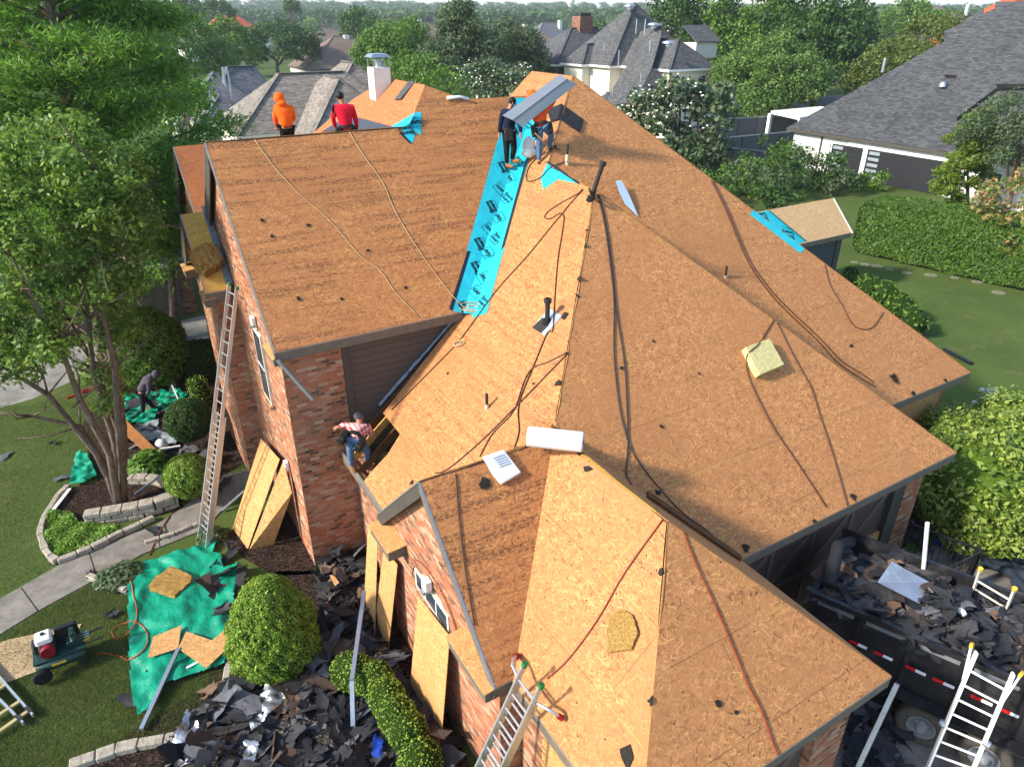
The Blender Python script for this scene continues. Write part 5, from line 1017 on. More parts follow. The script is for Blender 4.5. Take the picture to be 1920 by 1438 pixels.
# ================================================================== neighbouring houses
def hipblock(par, u0, u1, v0, v1, ze, s, m, wallm, ridge='v', th=.12, over=.45, zb=0., sv=None):
    """hip roof over a rectangle with its walls; slope s (sv along v if different)"""
    sv = sv or s; w, d = u1 - u0, v1 - v0
    if w / 2 * s <= d / 2 * sv: h = w / 2 * s; e = h / sv; r0, r1 = ((u0 + u1) / 2, v0 + e, ze + h), ((u0 + u1) / 2, v1 - e, ze + h)
    else: h = d / 2 * sv; e = h / s; r0, r1 = (u0 + e, (v0 + v1) / 2, ze + h), (u1 - e, (v0 + v1) / 2, ze + h)
    a_, b_, c_, d_ = (u0, v0, ze), (u1, v0, ze), (u1, v1, ze), (u0, v1, ze); mb = MB()
    if w / 2 * s <= d / 2 * sv: F = [[a_, b_, r0], [b_, c_, r1, r0], [c_, d_, r1], [d_, a_, r0, r1]]
    else: F = [[a_, b_, r1, r0], [b_, c_, r1], [c_, d_, r0, r1], [d_, a_, r0]]
    for f in F: slab(f, m, .1, mb=mb)
    mb.build('roof', m, par)
    hb = MB()
    for p_, q_ in ((a_, r0), (b_, r1 if w / 2 * s > d / 2 * sv else r0), (r0, r1)):
        if np.linalg.norm(np.subtract(p_, q_)) > .2: hb.beam(V3(p_) + (0, 0, .03), V3(q_) + (0, 0, .03), .3, .05)
    hb.build('ridge_cap', m, par)
    f = MB(); f.box((u0 - .02, v0 - .02, ze - .28), (u1 + .02, v0 + .05, ze - .03)).box((u0 - .02, v0 + .05, ze - .28), (u0 + .05, v1, ze - .03)); f.build('fascia', trimm[0], par)
    if wallm: MB().box((u0 + over, v0 + over, zb), (u1 - over, v1 - over, ze - .02)).build('wall', wallm, par)
    return r0, r1
trimm = [m_white]
def win(par, lo, hi, ax, cols=2, rows=2):
    lo, hi = V3(lo), V3(hi); f = MB().box(lo, hi).build('window', m_white, par); k = 0 if ax == 'u' else 1; o = 1 - k; d = np.zeros(3); d[k] = -.03
    W = hi[o] - lo[o]; H = hi[2] - lo[2]; 
    for i in range(cols):
        for j in range(rows):
            a_ = lo.copy(); b_ = hi.copy(); a_[o] = lo[o] + W * (.06 + .9 * i / cols); b_[o] = lo[o] + W * (.04 + .9 * (i + 1) / cols); a_[2] = lo[2] + H * (.05 + .92 * j / rows); b_[2] = lo[2] + H * (.02 + .92 * (j + 1) / rows); a_[k] = lo[k] - .02; b_[k] = lo[k] - .004
            MB().box(a_, b_).build('pane', m_glass, f)
    return f
def stack(par, p, h, r=.07): MB().tube([V3(p) - (0, 0, .5), V3(p) + (0, 0, h)], r, 8).build('vent_pipe', m_galv, par)
def corner_apex(c, ap):   # 45 degree hip through an apex seen at pixel ap
    r = ray(*ap); k = r[0] / r[1]; d = (k * c[1] - c[0]) / (1 - k); q = np.array([c[0] + d, c[1] + d, 0]); t = q[1] / r[1]; z = HC + r[2] * t; return d, (z - c[2]) / d, z
# --- big charcoal roofed house behind the peak
H = thing('shingled_house', 'big cream house with a tall charcoal pyramid roof behind the peak', 'house', (75, 85, 0))
c0 = atz(1143, 124, 6.5); d0, s0, z0 = corner_apex(c0, (1190, 7))
hipblock(H, c0[0], c0[0] + 14.8, c0[1], c0[1] + 10.14, 6.5, .926, m_sh_dk, m_cream, sv=1.351)
c1 = atz(1255, 131, 6.5); e1 = atz(1346, 128, 6.5); w1 = 7.6; hipblock(H, c1[0], c1[0] + w1, c1[1], c1[1] + 14, 6.5, .78, m_sh_dk, m_cream, sv=.93)
win(H, (c1[0] + 1.2, c1[1] + .40, 4.3), (c1[0] + 2.2, c1[1] + .46, 5.7), 'v'); win(H, (c1[0] + w1 - 2.6, c1[1] + .40, 4.3), (c1[0] + w1 - 1.4, c1[1] + .46, 5.7), 'v', 3)
c2 = atz(1042, 121, 6.2); w2 = atz(982, 112, 6.2); hipblock(H, c2[0], c2[0] + 17, c2[1], w2[1], 6.2, .65, m_sh_dk, None, sv=.705)
for t in (0.03, .3, .6, .97): p_ = c2 * (1 - t) + w2 * t; MB().box((c2[0] + .35, p_[1] - .13, 0), (c2[0] + .65, p_[1] + .13, 6.0)).build('porch_post', m_trim, H)
MB().box((c2[0] + .45, c2[1] + .6, 2.2), (c2[0] + .52, w2[1] - .5, 3.4)).build('porch_railing', m_black, H); MB().box((c2[0] + .3, c2[1] + .3, 0), (c2[0] + 14, w2[1] - .3, 2.2)).build('wall', m_cream, H); MB().box((c2[0] + 3.5, c2[1] + .5, 2.3), (c2[0] + 14, w2[1] - .5, 5.3)).build('porch_back_wall', m_trimd, H)
MB().box((c2[0] + 1.3, c2[1] + 1.5, 2.3), (c2[0] + 2.8, c2[1] + 3.9, 3.9)).build('patio_cover', m_black, H)
c3 = atz(1088, 121, 6.5); hipblock(H, c3[0], c3[0] + 6, c3[1] - .3, c3[1] + 4.6, 6.5, .9, m_sh_dk, m_cream)
NL, DL = (-.9, 0, 1), 3 - .9 * 54.7
slab([on(x, y, NL, DL) for x, y in ((1201, 60), (1243, 42), (1238, 73), (1222, 128), (1203, 168), (1194, 190), (1150, 197), (1136, 187), (1176, 122))], m_sh_dk, .1, par=H)
q_ = on(1222, 128, NL, DL); MB().box((55.2, 60, 0), (q_[0] + 4, q_[1] + 6, 3.0)).build('wall', m_cream, H); slab([on(1222, 128, NL, DL) + (0, 0, -.05), on(1203, 168, NL, DL) + (0, 0, -.05), on(1203, 168, NL, DL) + (7, -1.5, -1.5)], m_sh_dk, .1, par=H)
c4 = atz(1136, 188, 3.1); d4, s4_, z4 = corner_apex(c4, (1141, 141)); d4 = min(d4, 4.); hipblock(H, c4[0], c4[0] + 2 * d4, c4[1], c4[1] + 2 * d4, 3.1, .95, m_sh_dk, m_cream)
for x, y, h, dd in ((1193, 52, 1.1, 98), (1209, 56, 1.3, 95), (1160, 112, 1.2, 93), (1219, 85, .7, 91), (1133, 84, .4, 96), (1202, 142, .5, 87), (1149, 170, .5, 87)): stack(H, far(x, y, dd) - (0, 0, .2), h)
for x, y, dd in ((1226, 48, 95), (1254, 82, 89), (1181, 13, 101)): p_ = far(x, y, dd); MB().lathe(p_, [(.35, -.3), (.35, 0), (.75, .02), (.7, .18), (.2, .3)], 16).build('turbine_vent', m_galv, H)
pc = far(1092, 40, 112); CHB = MB().box(pc - (1.1, 1.0, 6), pc + (1.1, 1.0, .6)).build('chimney', m_brick2, H); MB().box(pc + (-.9, -.8, .6), pc + (.9, .8, 1.0)).build('chimney_cap', m_black, CHB)
pd_ = far(1298, 68, 108); slab([pd_ + (-2, -3, -.6), pd_ + (2.5, -3, -.6), pd_ + (2.5, 0, 1.3), pd_ + (-2, 0, 1.3)], m_sh_dk, .1, par=H); MB().box(pd_ + (-1.6, -2.6, -2.6), pd_ + (2.2, 0, -.75)).build('dormer_wall', m_cream, H)
# --- white garage house at the right
trimm[0] = m_trimd
H = thing('garage_house', 'white stucco house with a big charcoal roof and dark garage doors at the right', 'house', (60, 36, 0))
e0 = atz(1476, 237, 3.2); u0 = 54.3; dv = 27; vtop = e0[1] * u0 / e0[0]
rp = ray(1880, 18); k = rp[0] / rp[1]; d = (k * vtop - u0) / (1 + k) if True else 0; zt = HC + rp[2] * (vtop - d) / rp[1]; s5 = (zt - 3.2) / d
R0 = np.array([u0 + d, vtop - d, zt]); 
slab([(u0, vtop, 3.2), (u0, vtop - dv, 3.2), (u0 + d, vtop - dv, zt), R0], m_sh_char, .12, par=H)
slab([(u0, vtop, 3.2), R0, (u0 + 2 * d, vtop, 3.2)], m_sh_char, .12, par=H); slab([R0, (u0 + d, vtop - dv, zt), (u0 + 2 * d, vtop - dv, 3.2), (u0 + 2 * d, vtop, 3.2)], m_sh_char, .12, par=H)
MB().box((u0 - .03, vtop - dv, 2.95), (u0 + .04, vtop, 3.17)).build('gutter', m_trimd, H)
def onR(x, y, l=0.): n_ = np.array([-s5, 0, 1.]); return on(x, y, n_, 3.2 - s5 * u0) + np.array([-s5, 0, 1.]) / math.hypot(s5, 1) * l
# raised cross wing whose shaded side shows as a step
va_, vb2 = onR(1771, 66), onR(1793, 225); q1, q2, q3, q4 = onR(1771, 66, .0), onR(1771, 148, 0), onR(1795, 150, 0), onR(1795, 228, 0)
pA = [onR(1772, 66, .35), onR(1870, 22, .35), onR(1905, 170, .35), onR(1870, 172, .35), onR(1795, 228, .35), onR(1795, 148, .35), onR(1772, 147, .35)]
slab(pA, m_sh_char, .34, par=H)
pB = [onR(1870, 172, .7), onR(1868, 18, .7), onR(1990, 18, .7), onR(1990, 172, .7)]; slab(pB, m_sh_char, .34, par=H)
slab([onR(1780, 66, .3), onR(1845, 22, .3), onR(1845, 64, .3)], m_sh_char, .2, par=H)
uw = u0 + .5; W_ = MB().box((uw, vtop - dv + .4, 0), (uw + 12, vtop - .5, 3.0)).build('wall', m_stucco, H)
MB().box((uw - .12, vtop - dv + .4, 2.45), (uw - .003, vtop - 6.0, 2.97)).build('beam', m_white, H)
def gdoor(x0, x1):
    v0 = atu(x0, 300, uw)[1]; v1 = atu(x1, 300, uw)[1]; v0, v1 = min(v0, v1), max(v0, v1); g_ = MB().box((uw - .05, v0, .02), (uw - .004, v1, 2.42)).build('garage_door', plain('charcoal_door', C('#26272a'), .5), H)
    for i in range(5): MB().box((uw - .06, v1 - 1.05, .25 + i * .45), (uw - .052, v1 - .12, .5 + i * .45)).build('pane', plain('frosted', C('#8b9499'), .2) if i == 0 else bpy.data.materials['frosted'], g_)
gdoor(1556, 1617); gdoor(1625, 1775)
for x in (1549, 1621): v = atu(x, 300, uw)[1]; MB().box((uw - .14, v - .2, 0), (uw - .002, v + .2, 2.45)).build('pillar', m_white, H)
MB().tube([(uw - .1, atu(1551, 260, uw)[1] + .45, 2.9), (uw - .1, atu(1551, 260, uw)[1] + .45, 0)], .06, 8).build('downpipe', m_trimd, H)
stack(H, onR(1657, 124), .6, .12); p_ = onR(1768, 165, .1); MB().lathe(p_, [(.3, 0), (.25, .3), (.05, .4)], 12).build('roof_vent', m_galv, H)
MB().box((uw - .02, vtop - dv - 8, 0), (uw + 11, vtop - dv + .39, 2.95)).build('wall', m_stucco, H)
win(H, (uw - .06, atu(1850, 320, uw)[1] - 1.2, .8), (uw, atu(1850, 320, uw)[1] + .4, 2.3), 'u')
# pergola and grey fences beyond it
T = thing('pergola', 'white pergola beside the dark roofed garage house', 'pergola', atz(1440, 265)); 
pp = [far(1449, 208, 77), far(1545, 200, 74), far(1508, 222, 70)]; zt = 3.0
a_, b_, c_ = atz(1446, 208, 3.), atz(1540, 202, 3.), atz(1500, 220, 3.)
MB().prism([a_, c_, c_ + (6, 2, 0), b_][::-1] if False else [a_, c_, c_ + (8, 0, 0), a_ + (8, 0, 0)], .3, (0, 0, 1)).build('roof', m_white, T)
for q in (a_, c_ + (.2, 0, 0)): MB().box(q + (0, 0, -3), q + (.35, .35, -.3)).build('post', m_white, T)
def fence(x0, y0, x1, y1, h, label, z=0.):
    a_, b_ = atz(x0, y0, z), atz(x1, y1, z); t = thing('board_fence', label, 'fence', (a_ + b_) / 2)
    L = np.linalg.norm(b_ - a_); ex = (b_ - a_) / L; ey = np.cross((0, 0, 1.), ex); fr = (a_, ex, ey, np.array([0, 0, 1.])); MB().box((0, -.03, .05), (L, .03, h), fr).build('board_panel', m_greyfence, t); MB().box((-.05, -.08, h), (L + .05, .08, h + .09), fr).build('cap_rail', m_galv, t)
    for i in range(int(L / 2.4) + 1): MB().box((i * 2.4 - .06, -.07, 0), (i * 2.4 + .06, -.032, h - .01), fr).build('post', m_trimd, t)
fence(1345, 268, 1560, 252, 2.3, 'long grey board fence behind the pergola'); fence(1350, 300, 1490, 285, 1.9, 'grey fence in front of the pale stone planter'); fence(1370, 312, 1440, 320, 1.5, 'short grey fence returning towards the hedge')
a_, b_ = atz(1362, 280), atz(1490, 262); tag(MB().beam(a_ + (0, 0, .4), b_ + (0, 0, .4), .6, .8).build('stone_planter', m_stone, None, base=(a_ + b_) / 2), 'low pale stone planter wall between the two grey fences', 'planter')
# --- tan and grey roofs at the left
trimm[0] = m_cream
H = thing('shingled_house', 'tan grey shingled house just behind the orange hooded worker', 'house', (22, 50, 0))
c0 = atz(443, 256, 5.4); d0, s0, z0 = corner_apex(c0, (521, 139)); r1 = ray(641, 134); L_ = (z0 - HC) / r1[2] * r1[0] - (c0[0] + d0)
hipblock(H, c0[0], c0[0] + 2 * d0 + max(3, L_), c0[1], c0[1] + 2 * d0, 5.4, s0, m_sh_tan, m_cream)
c1 = atz(510, 262, 5.0); hipblock(H, c1[0] + 1.0, c1[0] + 8.2, c1[1] - 4, c1[1] + 6, 5.0, .95, m_sh_tan, m_cream)
c1 = atz(590, 250, 5.2); hipblock(H, c1[0], c1[0] + 9, c1[1], c1[1] + 11, 5.2, .85, m_sh_tan, m_cream)
H = thing('shingled_house', 'grey shingled house with two white vent pipes right of the cypress', 'house', (10, 62, 0))
c0 = atz(330, 240, 4.6); d0, s0, z0 = corner_apex(c0, (399, 136)); hipblock(H, c0[0], c0[0] + 2 * d0, c0[1], c0[1] + 2 * d0, 4.6, s0, m_sh_grey, m_cream)
c1 = atz(405, 205, 5.5); d1, s1, z1 = corner_apex(c1, (425, 126)); hipblock(H, c1[0], c1[0] + 2 * d1 + 2, c1[1], c1[1] + 2 * d1, 5.5, s1, m_sh_grey, m_cream)
c1 = atz(462, 228, 5.2); hipblock(H, c1[0] - 3.2, c1[0] + 1, c1[1] + 1, c1[1] + 9, 5.0, .8, m_sh_grey, m_cream)
for x, y, h in ((433, 172, 1.5), (421, 148, .8), (490, 166, .6)): stack(H, far(x, y, 62 if x < 480 else 75), h, .09)
# left garage of the house next door
G = thing('brick_garage', 'brick garage with a dark panelled door behind the left trees', 'garage', (1, 33, 0))
MB().box((-2.2, 33.0, 0), (3.05, 39, 2.55)).build('wall', m_brick2, G); D_ = MB().box((-1.6, 32.94, 0), (2.45, 32.985, 2.2)).build('garage_door', m_trim, G)
pn_ = MB()
for i in range(4):
    for j in range(4): MB().box((-1.5 + i * 1.0, 32.915, .12 + j * .52), (-.66 + i * 1.0, 32.939, .52 + j * .52)).build('door_panel', m_trim, D_, bevel=.012)
slab([(-2.8, 32.5, 2.55), (3.3, 32.5, 2.55), (3.3, 36.2, 4.6), (-2.8, 36.2, 4.6)], m_sh_grey, .1, par=G); slab([(-2.8, 36.2, 4.6), (3.3, 36.2, 4.6), (3.3, 40, 2.55), (-2.8, 40, 2.55)], m_sh_grey, .1, par=G)
MB().box((-2.8, 32.42, 2.42), (2.2, 32.5, 2.56)).build('gutter', m_white, G)
# --- smaller houses further off
def farhouse(x, y, dist, w, d, ze, s, m, label, wallm=None, chim=None, rotate=True):
    p_ = far(x, y, dist); H_ = thing('distant_house', label, 'house', (p_[0], p_[1], 0)); h = min(w, d) / 2 * s; ze2 = p_[2] - h
    hipblock(H_, p_[0] - w / 2, p_[0] + w / 2, p_[1] - d / 2, p_[1] + d / 2, ze2, s, m, wallm or m_cream, zb=min(-1, ze2 - 4))
    if chim: q = far(chim[0], chim[1], dist); MB().box(q - (.6, .6, 4), q + (.6, .6, .6)).build('chimney', chim[2] if len(chim) > 2 else m_stucco, H_)
    return H_
trimm[0] = m_trimd
farhouse(640, 68, 186, 22, 18, 3, .7, m_sh_br, 'brown roofed house with a pale chimney behind the left oaks', m_cream, (649, 72))
m_terr = shingles('terracotta', C('#9a4a33'), C('#b8634a'), .3)
farhouse(427, 28, 330, 26, 20, 4, .75, m_terr, 'red tile roofed house far behind the cypress', m_stucco); farhouse(395, 52, 250, 20, 14, 4, .6, m_sh_br, 'brown roofed house with a white chimney below the red tile roof', m_cream, (389, 50))
farhouse(606, 48, 330, 22, 18, 4, .7, m_sh_br, 'pale brown roof behind the oaks left of the chimney'); farhouse(702, 38, 380, 24, 16, 4, .6, m_sh_grey, 'grey roof far beyond the metal capped chimney')
farhouse(790, 42, 300, 20, 15, 4, .8, m_sh_br, 'tan house with two chimneys left of the tall cedar', m_cream, (786, 40)); farhouse(960, 42, 260, 22, 20, 4, .7, m_sh_br, 'wide brown roof between the cedar and the brick chimney', m_cream, (984, 50))
farhouse(1030, 42, 290, 20, 14, 4, .9, m_sh_grey, 'grey gabled house left of the red brick chimney', m_cream, (1050, 42)); farhouse(925, 46, 330, 18, 14, 4, .7, m_sh_grey, 'small grey roof behind the cedar on the right')
farhouse(1010, 60, 180, 14, 14, 4, .6, m_sh_br, 'tan gabled house beside the olive coloured tree', m_cream)
farhouse(1650, 42, 230, 30, 20, 4, .55, m_sh_br, 'low tan roofed brick house beyond the dark trees on the right', m_cream); farhouse(1610, 30, 270, 18, 14, 4, .8, m_sh_grey, 'grey gabled roof behind the low tan roofed house')
farhouse(1720, 12, 520, 26, 20, 5, .7, m_sh_br, 'pale hilltop house with a brown roof at the upper right'); farhouse(1752, 12, 500, 30, 20, 5, .6, m_sh_br, 'wider pale hilltop house next to the upper right corner', m_stucco, (1745, 14)); farhouse(1752, 40, 250, 20, 16, 4, .8, m_sh_dk, 'dark roofed house between the yellow green trees on the right')
farhouse(1900, -12, 150, 26, 26, 4, .9, m_terr, 'red tile roof rising behind the charcoal roof in the upper right corner', m_brick2)
farhouse(1228, 18, 640, 16, 12, 5, .9, m_white, 'white house on the horizon right of the pyramid roof', m_white); farhouse(1262, 22, 560, 16, 12, 4, .8, m_sh_grey, 'grey roofed house on the horizon left of the dark trees', m_white)
farhouse(1860, 18, 430, 22, 16, 4, .7, m_sh_grey, 'grey hilltop roof with a cream chimney left of the red roof', m_cream, (1815, 12)) 
wt = far(1070, 8, 900); tag(MB().lathe((wt[0], wt[1], wt[2] - 30), [(1.2, 0), (1.2, 26), (4.5, 31), (5, 36), (3, 40)], 16).build('water_tower', m_white, None, base=(wt[0], wt[1], wt[2] - 30)), 'thin white water tower on the horizon', 'tower')
# ================================================================== trees
def tube_tree(segs): 
    mb = MB(); [mb.tube(p_, r_, 8) for p_, r_ in segs]; return mb
def tree(name, label, base, blobs, leaf, m, dens=1., trunkr=.25, ncl=30, cr=.9, asp=1.7, seed=0, group=None, limbs=6, cat='tree', low=-.55, upb=.3, shell=.5, bark=None):
    rg = np.random.default_rng(seed + 100); t = thing(name, label, cat, base, group); cl = []
    for c, r in blobs: cl += clumps(c, r, max(6, int(ncl * np.prod(r) ** (1 / 3) / 3)), cr, rg, low)
    v, f = cloud(cl, dens, leaf, asp, upb, shell, rg); fastmesh('crown', v, f, m, t)
    mb = MB(); base = V3(base); c0 = np.mean([V3(c) for c, r in blobs], 0); top = base + (c0 - base) * .55; mb.tube([base - (0, 0, .2), lerp(base, top, .5) + rg.normal(size=3) * trunkr * .3, top], [trunkr * 1.25, trunkr, trunkr * .8], 9)
    for i in range(limbs): c, r = cl[int(rg.integers(len(cl)))]; mb.tube([lerp(base, top, rg.uniform(.55, 1)), lerp(top, c, .5) + (0, 0, .3), V3(c)], [trunkr * .5, trunkr * .3, trunkr * .1], 6)
    mb.build('trunk', bark or m_bark, t, True); return t
def G0(x, y, d=None):
    if d is None: p_ = atz(x, y); return np.array([p_[0], p_[1], 0.])
    p_ = far(x, y, d); return np.array([p_[0], p_[1], groundz(d, p_[0], p_[1])])
# left bald cypress: layered feathery sprays on rising limbs
def cypress():
    rg = np.random.default_rng(77); D = 29.; base = far(95, 300, D); base[2] = 0; t = thing('cypress_tree', 'tall feathery green cypress filling the upper left corner', 'tree', base); top = far(60, -190, D); mb = MB(); mb.tube([base, lerp(base, top, .35), lerp(base, top, .7), top], [.42, .33, .2, .05], 10); C_, N_ = [], []; S_ = 0
    for i in range(120):
        h = rg.uniform(.2, 1.); p_ = lerp(base, top, h); an = rg.random() * 2 * math.pi; L = (1.08 - h) * 6.6 + 1.3; L *= rg.uniform(.7, 1.12); d = np.array([math.cos(an), math.sin(an), rg.uniform(.05, .45)]); q = p_ + d * L; mid = lerp(p_, q, .5) + (0, 0, .25); mb.tube([p_, mid, q], [.07 + .05 * (1 - h), .05, .012], 6)
        side = np.cross(d, (0, 0, 1.)); side /= np.linalg.norm(side)
        for j in range(int(7 + L * 3.2)):
            s = rg.uniform(.22, 1.02); o = lerp(p_, mid, s * 2) if s < .5 else lerp(mid, q, s * 2 - 1); w_ = (1.05 - s) * L * .42 + .35; e_ = o + side * rg.uniform(-1, 1) * w_ + d * .3 + (0, 0, rg.uniform(-.45, .1)); n = 62; tt = rg.random((n, 1)) ** .8
            C_.append(o + (e_ - o) * tt + rg.normal(size=(n, 3)) * np.array([.3, .3, .16])); N_.append(rg.normal(size=(n, 3)) * .6 + (0, 0, .6))
    C_ = np.concatenate(C_); N_ = np.concatenate(N_); v, f = leaves(C_, N_, .046, 4.8, .4, rg); fastmesh('crown', v, f, m_leaf_cyp, t); mb.build('trunk', m_bark, t, True)
cypress()
# foreground crape myrtle: smooth fanning stems, open crown
def myrtle():
    rg = np.random.default_rng(5); b = atz(228, 955); t = thing('crape_myrtle_tree', 'multi stemmed tree with smooth brown trunks in the mulch bed at the left', 'tree', b); mb = MB(); D = math.hypot(b[0], b[1])
    st = [[(228, 950, 0), (195, 870, .1), (150, 800, .3), (60, 780, .6), (-40, 770, .8)], [(222, 945, 0), (180, 850, 0), (90, 740, .2), (10, 690, .2), (-60, 640, .3)], [(230, 945, 0), (205, 850, -.3), (150, 750, -.4), (110, 640, -.5), (60, 560, -.6), (20, 480, -.6)], [(226, 950, 0), (215, 830, .5), (175, 700, .6), (165, 600, .7), (150, 480, .8), (120, 380, .9)], [(232, 950, 0), (225, 820, .8), (180, 690, 1.0), (130, 600, 1.1), (60, 500, 1.1)], [(236, 945, 0), (222, 800, -.2), (215, 690, -.1), (190, 570, 0), (180, 460, .2), (200, 340, .2)], [(233, 940, 0), (232, 800, .4), (205, 650, .9), (160, 540, 1.2), (160, 420, 1.4)], [(236, 945, 0), (235, 840, 1.), (225, 720, 1.6), (200, 600, 2.), (225, 480, 2.2)]]
    for s in st:
        P_ = [far(x, y, D + dd) for x, y, dd in s]; P_[0] = b + rg.normal(size=3) * (.07, .07, 0); n = len(P_); mb.tube(P_, [.105 - .085 * i / (n - 1) for i in range(n)], 9)
        for k in range(2, n):
            for _ in range(3): e_ = P_[k] + rg.normal(size=3) * (.8, .8, .5) + (0, 0, .7); mb.tube([P_[k], lerp(P_[k], e_, .5) + rg.normal(size=3) * .1, e_], [.03, .02, .006], 5)
    mb.build('trunk', m_bark, t, True)
    cl = []
    for (x, y, dd, r, n) in [(60, 420, .4, (1.35, 1.3, 1.), 15), (170, 340, .6, (1.4, 1.4, 1.2), 19), (110, 270, 1.2, (1.3, 1.3, .8), 14), (230, 420, .4, (.95, 1.1, 1.2), 13), (150, 520, 0, (1.3, 1.2, 1.0), 15), (40, 580, .2, (1.2, 1.2, 1.0), 14), (-40, 480, .2, (1.4, 1.3, 1.5), 14), (80, 650, -.5, (.9, .8, .55), 6), (10, 690, .4, (.9, .9, .6), 6), (205, 600, .6, (.65, .8, .8), 8), (190, 700, .8, (.5, .6, .35), 3), (215, 745, .6, (.5, .5, .3), 3), (40, 330, .9, (1.3, 1.3, .9), 12), (-30, 640, .3, (1.2, 1.2, .9), 8)]: cl += clumps(far(x, y, D + dd), r, int(n * 1.5), .42, rg, -.9)
    v, f = cloud(cl, 1.25, .07, 1.9, .35, .3, rg); fastmesh('crown', v, f, m_leaf_myrtle, t)
myrtle()
# dense dark growth under and behind the cypress, lit yellow shrub among it
tree('shade_tree', 'dark shady tree between the cypress and the left gable', G0(300, 520, 30), [(far(285, 330, 31), (1.6, 1.8, 1.6)), (far(300, 430, 30), (1.3, 1.6, 1.2)), (far(350, 215, 36), (1.4, 1.5, 1.8))], .11, m_leaf_cyp, 1.1, .2, 26, .7, 2.2, 3)
tree('young_tree', 'small yellow green tree in front of the grey roof beside the cypress', G0(355, 260, 42), [(far(352, 190, 42), (.7, .8, 1.6))], .14, m_leaf_yel, 1., .1, 22, .5, 1.6, 4)
